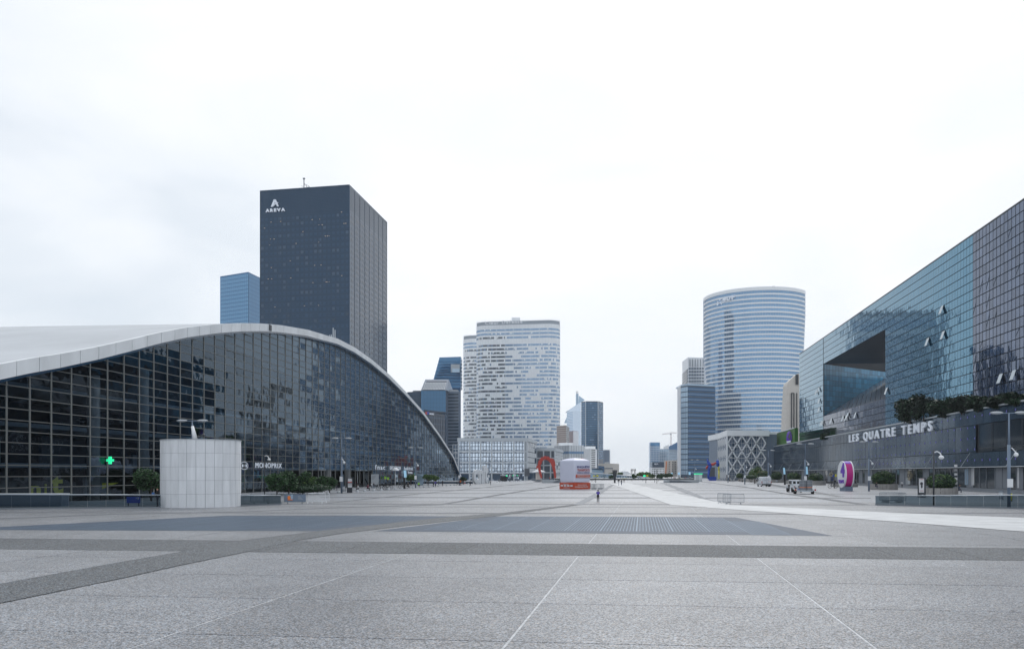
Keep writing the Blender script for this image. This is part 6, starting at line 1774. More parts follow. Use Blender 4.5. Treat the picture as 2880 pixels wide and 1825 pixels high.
vpart('side_window','black',lambda m:m.box8([(-1.03,3.35,1.25),(-1.03,4.5,1.25),(-1.0,4.5,1.25),(-1.0,3.35,1.25),(-.99,3.4,2.0),(-.99,4.1,1.85),(-.96,4.1,1.85),(-.96,3.4,2.0)]))
vpart('side_moulding','c_black',lambda m:m.box(-1.06,.3,.55,-1.03,4.3,.66))
vpart('side_logo','mid',lambda m:(m.bar((-1.055,1.2,1.6),(-1.055,1.8,1.5),.02,.08),m.bar((-1.055,1.8,1.5),(-1.055,2.2,1.62),.02,.06)))
vpart('rear_logo','navy',lambda m:(m.bar((-.5,-.03,1.62),(-.1,-.03,1.55),.02,.06),m.bar((.1,-.03,1.6),(.6,-.03,1.66),.02,.06)))
vpart('rear_logo','orange',lambda m:(m.bar((.4,-.03,1.3),(.62,-.03,1.2),.02,.07)))
vpart('mirror','c_black',lambda m:(m.box(-1.36,4.2,1.25,-1.12,4.3,1.6),m.box(-1.14,4.2,1.3,-1.0,4.25,1.36)))
for x in (-.9,.9):
    for y in (.95,4.35):
        w=vpart('wheel','tyre',lambda m:m.tube((x-.12,y,.35),(x+.12,y,.35),.35,n=16)); 
        r_=MB(); r_.tube((x+(-.13 if x<0 else .11),y,.35),(x+(-.11 if x<0 else .13),y,.35),.19,n=12); rr_=r_.build('rim','steel',None); rr_.parent=w
van.rotation_euler=(0,0,rad(-3)); van.scale=(1.13,1.0,1.02)

# ------------------------------------------------------------------ OFF-ROAD CAR + TRAILER WITH ROLLS
jp=G(2246,1384.0); car=root('offroad_car','boxy white off-road car towing a trailer, seen from behind','off-road car',(jp.x,jp.y,0))
def cp_(name,mat,fn): return vpart(name,mat,fn,car)
cp_('body','vanwhite',lambda m:(m.box8([(-.85,0,.5),(.85,0,.5),(.85,3.9,.5),(-.85,3.9,.5),(-.85,0,1.12),(.85,0,1.12),(.85,3.9,1.08),(-.85,3.9,1.08)]),))
cp_('cab','vanwhite',lambda m:(m.box(-.82,1.0,1.12,-.76,2.5,1.85),m.box(.76,1.0,1.12,.82,2.5,1.85),m.box(-.82,.98,1.12,.82,1.05,1.3),m.box(-.82,.98,1.12,-.62,1.05,1.85),m.box(.62,.98,1.12,.82,1.05,1.85),m.box(-.82,.98,1.7,.82,1.05,1.85),m.box(-.1,.98,1.12,.1,1.05,1.85)))
cp_('roof','white',lambda m:m.box8([(-.86,.95,1.85),(.86,.95,1.85),(.86,2.5,1.85),(-.86,2.5,1.85),(-.80,1.0,1.93),(.80,1.0,1.93),(.80,2.45,1.93),(-.80,2.45,1.93)]))
cp_('rear_window','black',lambda m:m.box(-.74,1.06,1.2,.74,1.09,1.8))
cp_('side_window','black',lambda m:(m.box(-.835,1.15,1.25,-.82,1.7,1.75),m.box(-.835,1.8,1.25,-.82,2.4,1.75)))
cp_('tailgate','mid',lambda m:m.box(-.7,-.04,.62,.7,0,1.05))
for s in (-1,1): 
    cp_('tail_lamp','redlamp',lambda m:m.box(s*.76-.05,-.05,.8,s*.76+.05,0,.95))
    cp_('wheel_arch','white',lambda m:m.box(s*.9-.07,.45,.78,s*.9+.07,1.35,.95))
cp_('spare_wheel','tyre',lambda m:m.tube((.35,-.2,.85),(.35,0,.85),.3,n=14))
for x in (-.76,.76):
    for y in (.9,3.2): cp_('wheel','tyre',lambda m:m.tube((x-.12,y,.38),(x+.12,y,.38),.38,n=14))
car.rotation_euler=(0,0,rad(2)); car.scale=(.95,1.0,1.1)
tp=G(2265,1389); tr=root('flat_trailer','low twin-axle trailer behind the off-road car, carrying two upright rolls','trailer',(tp.x,tp.y,0))
def tp_(name,mat,fn): return vpart(name,mat,fn,tr)
tp_('bed','lgrey',lambda m:m.box(-1.2,0,.48,1.2,3.2,.56))
tp_('tail_board','steel',lambda m:m.box(-1.15,-.04,.38,1.15,0,.58))
tp_('drawbar','dark',lambda m:(m.bar((-.6,3.2,.45),(0,4.4,.45),.1),m.bar((.6,3.2,.45),(0,4.4,.45),.1)))
for s in (-1,1):
    tp_('mudguard','white',lambda m:(m.box(s*1.36-.16,.5,.74,s*1.36+.16,2.1,.80),m.box(s*1.36-.16,.42,.5,s*1.36+.16,.5,.80)))
    tp_('tail_lamp','redlamp',lambda m:m.tube((s*1.5,-.08,.66),(s*1.5,0,.66),.14,n=10))
    for y in (.85,1.65): tp_('wheel','tyre',lambda m:m.tube((s*1.35-.12,y,.3),(s*1.35+.12,y,.3),.3,n=14))
    tp_('side_rail','steel',lambda m:m.bar((s*1.18,0,.75),(s*1.18,3.2,.75),.05))
tr.rotation_euler=(0,0,rad(-8)); tr.scale=(.98,1,1)
for i,(dx,lb) in enumerate(((-.15,'left upright mesh roll with an orange strap on the trailer'),(.88,'right upright mesh roll with an orange strap on the trailer'))):
    c=tp+Vector((dx*.98,.85,.57)); rl=root('mesh_roll',lb,'roll',c,'upright mesh rolls on the trailer')
    m=MB(); m.tube(c,c+Z3*1.58,.49,n=22); m.build('roll','mid',rl)
    m=MB(); m.tube(c+Z3*.42,c+Z3*.52,.505,n=22); m.build('strap','orange',rl)
    for z in (.05,1.1,1.5): m=MB(); m.tube(c+Z3*z,c+Z3*(z+.03),.5,n=22); m.build('tie_wire','lgrey',rl)
    for k in range(7):
        a=-math.pi*(k+.5)/7; m=MB(); m.tube(c+Vector((.5*math.cos(a),.5*math.sin(a),0)),c+Vector((.5*math.cos(a),.5*math.sin(a),1.58)),.012,n=4); m.build('wire','lgrey',rl)
c=tp+Vector((-1.0,1.0,.57)); t=root('tool_heap','small heap of tools and bags at the left end of the trailer bed','tools',c)
for dx,z,w,h,mt in ((-.1,0,.22,.3,'yellow'),(.1,.0,.2,.45,'lgrey'),(-.02,.45,.2,.3,'c_white'),(.2,.1,.15,.2,'blue'),(-.2,.25,.12,.25,'dark')):
    m=MB(); m.box8([(c.x+dx-w,c.y-.2,c.z+z),(c.x+dx+w,c.y-.2,c.z+z),(c.x+dx+w,c.y+.2,c.z+z),(c.x+dx-w,c.y+.2,c.z+z),(c.x+dx-w*.7,c.y-.15,c.z+z+h),(c.x+dx+w*.6,c.y-.15,c.z+z+h),(c.x+dx+w*.6,c.y+.15,c.z+z+h),(c.x+dx-w*.7,c.y+.15,c.z+z+h)]); m.build('bag',mt,t)

# ------------------------------------------------------------------ INFLATABLE CUBE
ic=G(1614.5,1375.4); Yi=ic.y
it=root('inflatable_cube','white inflatable survey cube on a red printed base, centre of the square','inflatable',(ic.x,ic.y,0))
k_=Yi/F
# near corner at ic; left face runs left & back, right face right & back
Lw,Rw=38.8*k_,50.5*k_; Sd=math.hypot(Lw,Rw)*.985
uL=Vector((-Lw,Rw,0)).normalized()*Sd; uR=Vector((Rw,Lw,0)).normalized()*Sd
def pl(u,v,z,f=1.0): 
    c=ic+(uL+uR)/2; q=ic+uL*u+uR*v; q=c+(q-c)*f; return Vector((q.x,q.y,z))
zb1=18.3*k_; 
m=MB(); m.box8([pl(0,0,0),pl(0,1,0),pl(1,1,0),pl(1,0,0),pl(0,0,zb1),pl(0,1,zb1),pl(1,1,zb1),pl(1,0,zb1)]); m.build('printed_base','orangered',it)
# puffed body : grid
m=MB(); n=10; z0=zb1+.05; z1=(1375.4-1294.5)*k_; 
prof_=[(z0,.93),(z0+.12,.975),(z0+.5,.99),((z0+z1)/2,1.0),(z1-.5,.995),(z1-.1,.985),(z1+.04,.95),(z1+.26,.74),(z1+.46,.45),(z1+.56,.0)]
ring_=[]
for z,f in prof_:
    row=[]
    for e_ in range(4):
        for k in range(n):
            s=k/n; u,v=((0,s),(s,1),(1,1-s),(1-s,0))[e_]
            # rounded corners and slight billow
            bu=.018*math.sin(math.pi*s)*(1 if f>.9 else .6); c=ic+(uL+uR)/2; q=ic+uL*u+uR*v
            cr_=1-.035*(1-min(1,min(s,1-s)*8)); q=c+(q-c)*(f*cr_+bu); row.append(len(m.v)); m.v.append((q.x,q.y,z))
    ring_.append(row)
for r0,r1 in zip(ring_[:-1],ring_[1:]):
    N_=len(r0)
    for k in range(N_): j=(k+1)%N_; m.f.append((r0[k],r0[j],r1[j],r1[k])); m.m.append(0)
m.f.append(tuple(ring_[0][::-1])); m.m.append(0)
m.build('inflated_body','infl',it)
dR_=uR.normalized(); dL_=uL.normalized(); nR_=outn((ic.x,ic.y),(ic+uR)[:2]); nL_=outn((ic.x,ic.y),(ic+uL)[:2])
def rt(txt,v0,v1,pyt,pyb,mat,bold=.02,off=.13):
    z0_,z1_=(1372-pyb)*k_*1.0,(1372-pyt)*k_; O=ic+uR*v0+nR_*off; O.z=z0_; m=MB(); put_text(m,txt,O,dR_,Z3,(v1-v0)*Sd,z1_-z0_,.02,0,bold); m.build('print',mat,it)
ppy=lambda y:1270+y/12.717
rt('ENQUÊTE',.16,.93,ppy(446),ppy(545),'navy',.025); rt('TRANSPORTS',.17,.93,ppy(568),ppy(655),'red',.012); rt('PARIS LA DÉFENSE',.16,.93,ppy(672),ppy(728),'navy',.02)
m=MB(); za,zb=(1372-ppy(888))*k_,(1372-ppy(770))*k_; O=ic+uR*.09+nR_*.12; E_=ic+uR*.96+nR_*.12
m.quad((O.x,O.y,za),(E_.x,E_.y,za),(E_.x,E_.y,zb),(O.x,O.y,zb)); m.build('printed_stripe','orangered',it)
rt('exprimez-vous !',.16,.92,ppy(778),ppy(832),'white',.03,.15); rt('du 16 septembre au 15 octobre 2019',.16,.94,ppy(842),ppy(878),'white',.02,.15)
def bt(txt,face,v0,v1,yt,yb,mat='white'):
    u_,d_,n_=(uR,dR_,nR_) if face=='R' else (uL,-dL_,nL_)
    z0_,z1_=(1375-ppy(yb))*k_,(1375-ppy(yt))*k_; O=(ic+u_*v0 if face=='R' else ic+u_*v1)+n_*.02; O.z=z0_; m=MB(); put_text(m,txt,O,d_,Z3,(v1-v0)*Sd,z1_-z0_,.02,0,.03); m.build('print',mat,it)
bt('Répondez au questionnaire','R',.22,.78,1165,1198); bt('ET DONNEZ-NOUS VOTRE AVIS !','R',.05,.85,1232,1268); bt('Flashez-moi...','L',.35,.72,1140,1165); bt('...ou rendez-vous sur','L',.25,.75,1272,1295)
for i in range(4):
    v0=.08+i*.22; m=MB(); O=ic+uL*v0+nL_*.03; E_=ic+uL*(v0+.17)+nL_*.03; za,zb=(1375-ppy(1240))*k_,(1375-ppy(1182))*k_; m.quad((O.x,O.y,za),(E_.x,E_.y,za),(E_.x,E_.y,zb),(O.x,O.y,zb)); m.build('white_tag','white',it)
m=MB(); p=pl(.3,.75,z1+.36,.8); m.ball((p.x,p.y,z1+.2),.9,.6,.3,0,10,4,0); m.build('red_patch','red',it)

# ------------------------------------------------------------------ DISC SIGN
sp_=G(2381,1380); Ys=sp_.y; ks=Ys/F
t=root('disc_sign','big upright white disc sign with magenta rim and violet numeral four','sign',(sp_.x,sp_.y,0))
Rd=37.3*ks; cz=(1380-1334)*ks+.0; c0=Vector((PX(2366.5,Ys),Ys,cz))
# face normal turned well to the left
nf_=Vector((-.9987,.05,0)); tf=Vector((-.05,-.9987,0))
thk=24*ks
def dp(a,r,d): return c0+tf*(r*math.cos(a)*.93)+Z3*(r*math.sin(a))-nf_*d
nd=40
m=MB(); m.poly([dp(2*math.pi*i/nd,Rd,0) for i in range(nd)]); m.outward().build('face','white',t)
m=MB(); m.poly([dp(2*math.pi*i/nd,Rd,thk) for i in range(nd)]); m.build('back','white',t)
m=MB()
for i in range(nd):
    a,b=2*math.pi*i/nd,2*math.pi*(i+1)/nd
    m.quad(dp(a,Rd,.22),dp(b,Rd,.22),dp(b,Rd,thk-.22),dp(a,Rd,thk-.22),1 if (math.sin(a)>.80) else 0)
m.outward().build('rim_panel',['magenta','purple'],t)
m=MB()
for d0,d1 in ((0,.22),(thk-.22,thk)):
    for i in range(nd):
        a,b=2*math.pi*i/nd,2*math.pi*(i+1)/nd; m.quad(dp(a,Rd+.02,d0),dp(b,Rd+.02,d0),dp(b,Rd+.02,d1),dp(a,Rd+.02,d1))
m.outward().build('rim_edge','white',t)
rgt=tf
O=c0+nf_*.03
m=MB(); put_text(m,'4',O-rgt*Rd*.12-Z3*Rd*.2,rgt,Z3,Rd*.85,Rd*1.08,.06,0,.06); m.build('numeral','purple',t)
m=MB(); put_text(m,'TEMPS',O-rgt*Rd*.62-Z3*Rd*.66,rgt,Z3,Rd*1.25,Rd*.27,.05,0,.03); m.build('sign_letters','purple',t)
m=MB(); m.box8([c0+v for v in (tf*-.6*0+Vector((.15,-1.5,-cz)),Vector((1.5,-1.5,-cz)),Vector((1.5,1.2,-cz)),Vector((.15,1.2,-cz)),Vector((.15,-1.5,-Rd*.9)),Vector((1.5,-1.5,-Rd*.9)),Vector((1.5,1.2,-Rd*.9)),Vector((.15,1.2,-Rd*.9)))]); m.build('plinth','greypanel',t)

# ------------------------------------------------------------------ TOTEMS, PANELS, BOARDS
def panel(name,label,cat,px0,px1,yt,ybase,mat,frame=None,yb=None,depth=.25,tilt=0,extra=None,posts=False):
    b=G((px0+px1)/2,ybase); Y=b.y; t=root(name,label,cat,(b.x,Y,0)); x0,x1=PX(px0,Y),PX(px1,Y); zt=ZA(yt,Y); zb=0 if yb is None else ZA(yb,Y)
    m=MB(); m.box8([(x0,Y,zb),(x1,Y,zb),(x1,Y+depth,zb),(x0,Y+depth,zb),(x0+tilt,Y,zt),(x1+tilt,Y,zt),(x1+tilt,Y+depth,zt),(x0+tilt,Y+depth,zt)]); m.build('board',mat,t)
    if zb>0.2:
        m=MB(); m.bar(((x0+x1)/2-tilt*.3,Y+depth/2,0),((x0+x1)/2,Y+depth/2,zb+.1),.3 if not posts else .12,.2); m.build('post','dark',t)
    return t,x0,x1,zb,zt,Y
t,x0,x1,zb,zt,Y=panel('information_totem','dark information totem with white and red posters beside the first lamp','totem',975.5,990.5,1344.8,1385,'dark')
w=x1-x0
for a,b,mt in ((.56,.98,'c_white'),(.36,.54,'c_white')): m=MB(); m.box(x0+w*.2,Y-.03,zt*a,x1-w*.05,Y-.005,zt*b); m.build('poster',mt,t)
m=MB(); m.box(x0+w*.2,Y-.045,zt*.7,x1-w*.05,Y-.032,zt*.77); m.build('red_stripe','red',t); m=MB(); m.box(x0+w*.2,Y-.045,zt*.62,x1-w*.05,Y-.032,zt*.67); m.build('dark_print','dark',t)
t,x0,x1,zb,zt,Y=panel('advertising_totem','dark advertising totem with a white poster behind the right balustrade','totem',2583,2604,1343,1397.5,'dark')
w=x1-x0; m=MB(); m.box(x0+w*.08,Y-.03,zt*.24,x1-w*.25,Y-.005,zt*.96); m.build('poster','c_white',t)
m=MB(); m.ball((x0+w*.40,Y-.04,zt*.70),w*.2,.02,zt*.08,0,12,6); m.ball((x0+w*.43,Y-.04,zt*.56),w*.13,.02,zt*.1,0,10,6); m.build('poster_picture','c_dgrey',t)
m=MB(); put_text(m,'La Défense',(x0+w*.15,Y-.035,zt*.90),(1,0,0),Z3,w*.5,zt*.04,.01); put_text(m,'Jazz Festival',(x0+w*.15,Y-.035,zt*.30),(1,0,0),Z3,w*.5,zt*.05,.01); m.build('poster_print','red',t)
m=MB(); m.bar((x0+w*.42,Y-.02,zt*.11),(x0+w*.65,Y-.02,zt*.11),.02,.06); m.build('arrow','white',t)
t,x0,x1,zb,zt,Y=panel('display_stand','large white poster panel between the mushroom lamps','panel',1043.5,1064.8,1333,1371.8,'lgrey',depth=.12)
m=MB(); put_text(m,'nuit',(x1-.9,Y-.02,.3),(1,0,0),Z3,.8,.55,.02,0,.03); m.build('print','c_black',t)
m=MB(); 
for i in range(4): m.box(x0+.15,Y-.015,zt-.45-i*.22,x0+1.1-.15*i,Y-.002,zt-.38-i*.22)
m.build('print_lines','mid',t)
panel('glass_sign_stand','pale blue glass panel behind the dark information totem','panel',960,982,1333.6,1366,'paleblue',depth=.1)
panel('glass_sign_stand','pale blue glass panel beside the second lamp','panel',1173,1190.7,1333,1364,'paleblue',depth=.1)
t,x0,x1,zb,zt,Y=panel('display_stand','white L shaped panel left of the tilted screen totem','panel',1120,1127,1333,1358.5,'lgrey',depth=.1)
m=MB(); m.box(x1,Y,0,PX(1134,Y),Y+.1,ZA(1348,Y)); m.build('foot_panel','lgrey',t)
t,x0,x1,zb,zt,Y=panel('display_stand','grey panel with a dark slanted stripe between two mushroom lamps','panel',1026,1038,1333,1366,'lgrey',depth=.1)
m=MB(); m.bar((x0+.1,Y-.03,zt*.6),(x1-.2,Y-.03,.3),.02,.25); m.build('dark_stripe','dark',t)
def screen(label,px0,px1,yt,ym,yb,dk0,dk1):
    b=G((px0+px1)/2,yb); Y=b.y; t=root('screen_totem',label,'totem',(b.x,Y,0),'tilted black totems with pale screens')
    X=lambda p:PX(p,Y); z=lambda y:ZA(y,Y); lean=(px1-px0)*.25
    m=MB(); m.box8([(X(dk0)+.0,Y+.05,0),(X(dk1),Y+.05,0),(X(dk1),Y+.3,0),(X(dk0),Y+.3,0),(X(dk0-lean),Y+.05,z(yt)),(X(dk1-lean+1),Y+.05,z(yt)),(X(dk1-lean+1),Y+.3,z(yt)),(X(dk0-lean),Y+.3,z(yt))]); m.build('board','black',t)
    m=MB(); m.box8([(X(px0+.8),Y-.02,z(ym)),(X(px1+.8),Y-.02,z(ym)),(X(px1+.8),Y+.04,z(ym)),(X(px0+.8),Y+.04,z(ym)),(X(px0-.8),Y-.02,z(yt+1)),(X(px1-.8),Y-.02,z(yt+1)),(X(px1-.8),Y+.04,z(yt+1)),(X(px0-.8),Y+.04,z(yt+1))]); m.build('screen','screen',t)
    return t
screen('tilted black totem with a pale blue screen before the vault',1135.5,1143,1321,1342,1374,1134.5,1140)
screen('tilted black totem with pale screen left of the magenta disc, nearest shrub pair',2265.5,2272,1310.6,1333.5,1362,2268,2274)
screen('tilted black totem with pale screen between two shrubs near the van',2203,2208.5,1314,1333.2,1362.5,2206,2210)
t,x0,x1,zb,zt,Y=panel('poster_wall','big dark slatted board on posts before the gridded glass building','board',1475,1489.5,1317,1351.5,'dark',yb=1339,posts=True)
for i in range(7): m=MB(); m.box(x0+(x1-x0)*i/7+.05,Y-.05,zb,x0+(x1-x0)*(i+.55)/7,Y,zt); m.build('slat','mid',t)
t,x0,x1,zb,zt,Y=panel('poster_wall','big dark slatted board on a blue base beside the colourful sculpture','board',1995,2010.5,1313.5,1351,'dark',yb=1340)
for i in range(7): m=MB(); m.box(x0+(x1-x0)*i/7+.05,Y-.05,zb,x0+(x1-x0)*(i+.55)/7,Y,zt); m.build('slat','mid',t)
m=MB(); m.box(x0-.1,Y-.1,0,x1+.6,Y+1,zb-.0); m.build('base','blue',t)
for px,y0_,y1_,yb,lb in ((1889,1329,1334.5,1346,'first small pale blue notice board before the dark tower'),(1909.5,1328,1335,1346.5,'second small pale blue notice board before dark tower'),(1939.5,1327,1335,1347,'third small pale blue notice board before dark tower'),(1540,1328,1337,1346.5,'left pale notice board under the red arch'),(1555.5,1328,1337,1346.5,'right pale notice board under the red arch'),(1861,1331,1338,1346,'small dark notice board near the beige block')):
    t,*_=panel('notice_board',lb,'notice board',px-2.8,px+2.8,y0_,yb,'screen' if 'dark notice' not in lb else 'dark',yb=y1_,depth=.1)
def signpost(label,px,yt,yb,plates):
    b=G(px,yb); Y=b.y; t=root('sign_post',label,'sign post',(b.x,Y,0)); m=MB(); m.tube((b.x,Y,0),(b.x,Y,ZA(yt,Y)),.09,n=8); m.build('post','dark',t)
    for x0_,x1_,y0_,y1_,mt in plates:
        m=MB(); m.box(PX(x0_,Y),Y-.12,ZA(y1_,Y),PX(x1_,Y),Y-.09,ZA(y0_,Y)); m.build('plate',mt,t)
signpost('thin sign post with green and yellow plates right of the white path',1816.5,1334,1358,((1809,1815.5,1335.5,1340,'green'),(1817.5,1823,1335,1340,'yellow')))
signpost('thin dark sign post with yellow plates right of the inflatable',1675.5,1334,1357,((1668,1674,1336,1340,'yellow'),(1677,1683,1335,1340,'yellow')))
signpost('thin sign post with a yellow and a blue plate left of the disc sign',2346.2,1331,1372.5,((2341,2345.6,1335,1340,'blue'),(2347.6,2352.5,1333,1340.3,'yellow')))
signpost('plain thin dark post near the far ramp',1847.5,1320,1358.5,())
signpost('plain thin dark post right of the slim one near the far ramp',1841.5,1322,1356,())
b=G(2338,1366); Y=b.y; t=root('hanging_round_sign','pale round shop sign on a bracket left of the disc sign','sign',(b.x,Y+1,0)); m=MB(); m.tube((PX(2338,Y),Y,ZA(1334,Y)),(PX(2338,Y),Y+.2,ZA(1334,Y)),6.0*Y/F,n=18); m.build('disc','c_khaki',t)
m=MB(); m.bar((PX(2338,Y),Y+.1,0),(PX(2338,Y),Y+.1,ZA(1334,Y)),.1); m.build('post','dark',t)
m=MB(); put_text(m,'N',(PX(2336,Y),Y-.03,ZA(1336,Y)),(1,0,0),Z3,4*Y/F,4.5*Y/F,.02,0,.02); m.build('print','c_black',t)
for px,py,lb in ((2609+35,1389,'pale bin bag holder in front of the largest planter'),(2493,1376,'pale bin bag holder in front of the wide shrub planter'),(2296.5,1363.5,'pale bin bag holder at the planter behind the trailer'),(2185,1357,'pale bin bag holder right of the van'),(966.5,1383,'pale bin bag holder right of the first lamp'),(2815,1405,'pale bin bag holder behind the right balustrade'),(2840,1410,'yellow lined bin bag holder behind the right balustrade'),(2095,1355,'pale bin bag holder left of the van')):
    b=G(px,py); t=root('litter_bin',lb,'litter bin',b,'bag litter bins around the square'); m=MB(); m.tube(b+Z3*.1,b+Z3*.95,.2,.26,10); m.build('bag','yellow' if 'yellow' in lb else 'lgrey',t,smooth=True)
    m=MB(); m.tube(b+Z3*.95,b+Z3*1.03,.3,n=12); m.build('ring','greypanel',t); m=MB(); m.tube(b+Vector((.3,.1,0)),b+Vector((.3,.1,1.0)),.04,n=6); m.build('post','dark',t)
# green posters on the vault glass
for px,y,mt,lb in ((1078.5,1343,'c_lime','left bright green poster on the foot of the vault glass'),(1086.5,1345,'c_lime','right bright green poster on the foot of the vault glass')):
    s=LH.s_at(px); q=hp(s,LH.z(px,y),.5); k=q.y/F; t=root('poster',lb,'poster',q,'bright green posters at the vault'); m=MB(); m.box(q.x-2.8*k,q.y-.05,q.z-3.6*k,q.x+2.8*k,q.y,q.z+3.6*k); m.build('sheet',mt,t)
    m=MB(); m.box(q.x-2.8*k,q.y-.07,q.z-3.6*k,q.x+2.8*k,q.y-.055,q.z-2.2*k); m.build('strip','yellow',t)

# ------------------------------------------------------------------ SCULPTURES (plain stand-ins) AND KIOSKS
# row of giant letters, seen edge on
t=root('giant_letters','row of giant white free-standing letters seen almost edge on, beside the vault','letters',G(1350,1360.5))
wa=Vector((.72,.69,0)).normalized()
for ch,px0,px1,yt,yb in (('c',1327.5,1343.5,1320,1360.5),('n',1343.5,1355,1321,1359.6),('i',1355.5,1359,1309,1359),('t',1359.5,1369.3,1306,1358.5)):
    Yb=G(px0,yb).y; A=Vector((PX(px0,Yb),Yb,0)); kk=Yb/F; W=(px1-px0)*kk/.72*.95; m=MB()
    put_text(m,ch,A,wa,Z3,W,(yb-yt)*kk,.9,0,.03); m.build('letter','white',t)
# red arch
Ya=345; t=root('red_sculpture','red painted steel arch sculpture in front of the second glass building','sculpture',(PX(1536,Ya),Ya,0))
arc=[(1523,1344),(1518,1325),(1516,1308),(1520,1295),(1528,1288),(1537,1287),(1545,1291),(1552,1299),(1557,1312),(1560,1328),(1562,1344)]
def ribbon(pts,w0,w1,dep,nm):
    m=MB(); n=len(pts)
    for i in range(n-1):
        a=P(*pts[i],Ya); b=P(*pts[i+1],Ya); t0=i/(n-1); t1=(i+1)/(n-1); f=lambda x:w0+(w1-w0)*math.sin(math.pi*x)
        d=(b-a).normalized(); nn=Vector((d.z,0,-d.x)); o=Vector((0,dep/2,0))
        m.box8([a-nn*f(t0)-o,a+nn*f(t0)-o,a+nn*f(t0)+o,a-nn*f(t0)+o,b-nn*f(t1)-o,b+nn*f(t1)-o,b+nn*f(t1)+o,b-nn*f(t1)+o])
    m.build(nm,'red',t)
ribbon(arc,.35,.75,1.2,'arch'); ribbon([(1509,1318),(1512,1311),(1518,1308),(1524,1298)],.15,.45,.6,'side_limb'); ribbon([(1545,1291),(1552,1290),(1558,1296),(1561,1310)],.2,.4,.6,'side_limb')
# multicoloured figures
Yc_=338; t=root('coloured_sculpture','blue, red and yellow rounded abstract figures beside the dark slatted board','sculpture',(PX(2005,Yc_),Yc_,0))
def blob(pts,rs,mat,nm):
    m=MB()
    for (a,b),(r0,r1) in zip(zip(pts[:-1],pts[1:]),zip(rs[:-1],rs[1:])): m.tube(P(*a,Yc_),P(*b,Yc_),r0,r1,10)
    for p,r in zip(pts,rs): m.ball(P(*p,Yc_),r,r,r,0,10,6)
    m.build(nm,mat,t,smooth=True)
blob([(1989,1291),(1992,1300),(1997,1309),(1994,1322),(1992,1345)],[.15,.6,.75,.5,.35],'blue','blue_figure')
blob([(1990,1311),(1987,1316)],[.35,.4],'red','red_knob'); blob([(2001,1306),(2007,1305),(2013,1301)],[.55,.6,.3],'red','red_limb'); blob([(2018,1297),(2019,1308)],[.6,.65],'blue','blue_head'); blob([(2021,1311),(2022,1322),(2022,1345)],[.35,.3,.25],'yellow','yellow_leg')
# fan of dark blades
b=G(1729,1357.2); Y=b.y; t=root('blade_sculpture','dark fan shaped bundle of blades on a post at the square\'s far side','sculpture',b)
m=MB(); m.tube(b,(b.x,Y,ZA(1339,Y)),.28,.4,8); m.build('post','dark',t)
for i in range(5):
    u=(i-2)/2; m=MB(); m.bar((b.x+u*.35,Y,ZA(1340,Y)),(b.x+u*.72,Y-.1*abs(u),ZA(1321+abs(u)*.5,Y)),.26,.3); m.build('blade','dark' if i%2 else 'c_dgrey',t)
# tent roof kiosk
Y=352; t=root('tent_kiosk','beige kiosk with a pale peaked tent roof left of the red arch','kiosk',(PX(1517,Y),Y,0)); cx_=PX(1515,Y); 
m=MB(); m.tube((cx_,Y,0),(cx_,Y,ZA(1327,Y)),9*Y/F,n=10); m.build('wall','beige',t)
m=MB(); m.tube((cx_,Y,ZA(1328,Y)),(cx_,Y,ZA(1325.5,Y)),20*Y/F,19*Y/F,10); m.tube((cx_,Y,ZA(1325.5,Y)),(cx_,Y,ZA(1321,Y)),19*Y/F,7*Y/F,10); m.tube((cx_,Y,ZA(1321,Y)),(cx_,Y,ZA(1313,Y)),7*Y/F,.1,10); m.build('tent_roof','palewall',t)
Y=330; t=root('snack_kiosk','white and green kiosk at the far right of the square','kiosk',(PX(1965,Y),Y,0))
m=MB(); m.box(PX(1957,Y),Y,0,PX(1975,Y),Y+3,ZA(1333,Y)); m.build('wall','palewall',t); m=MB(); m.box(PX(1956,Y),Y-.3,ZA(1333,Y),PX(1976,Y),Y+3,ZA(1331,Y)); m.build('roof','green',t); m=MB(); m.quad((PX(1966,Y),Y-.03,.6),(PX(1974,Y),Y-.03,.6),(PX(1974,Y),Y-.03,ZA(1334,Y)),(PX(1966,Y),Y-.03,ZA(1334,Y))); m.build('poster','white',t)
t=root('cage_shelter','small grey steel cage shelter at the foot of the diamond lattice','shelter',G(2063,1354)); Y=G(2063,1354).y
x0,x1=PX(2055.5,Y),PX(2070.5,Y); zt=ZA(1337,Y); m=MB()
for x in [x0+(x1-x0)*i/6 for i in range(7)]:
    for yy in (Y,Y+2.2): m.bar((x,yy,0),(x,yy,zt),.06)
m.bar((x0,Y,zt*.5),(x1,Y,zt*.5),.06); m.build('cage','mid',t); m=MB(); m.box(x0-.2,Y-.2,zt,x1+.2,Y+2.4,zt+.12); m.build('roof','lgrey',t)
# info pillars before the lattice
for px,py,h_,lb in ((2044.5,1351.5,17,'dark slim pillar left of the steel cage shelter'),(2052.5,1352.5,17,'second dark slim pillar left of the cage shelter'),(2088,1355,18,'dark slim pillar between shelter and van'),(2002,1350,12,'dark slim pillar below the dark slatted board')):
    b=G(px,py); k=b.y/F; t=root('info_pillar',lb,'pillar',b,'dark slim pillars before the lattice building'); m=MB(); m.box(b.x-1.4*k,b.y,0,b.x+1.4*k,b.y+.3,h_*k); m.build('pillar','dark',t); m=MB(); m.box(b.x-.8*k,b.y-.03,h_*k*.3,b.x+.9*k,b.y-.005,h_*k*.5); m.build('notice','beige' if px!=2002 else 'white',t)
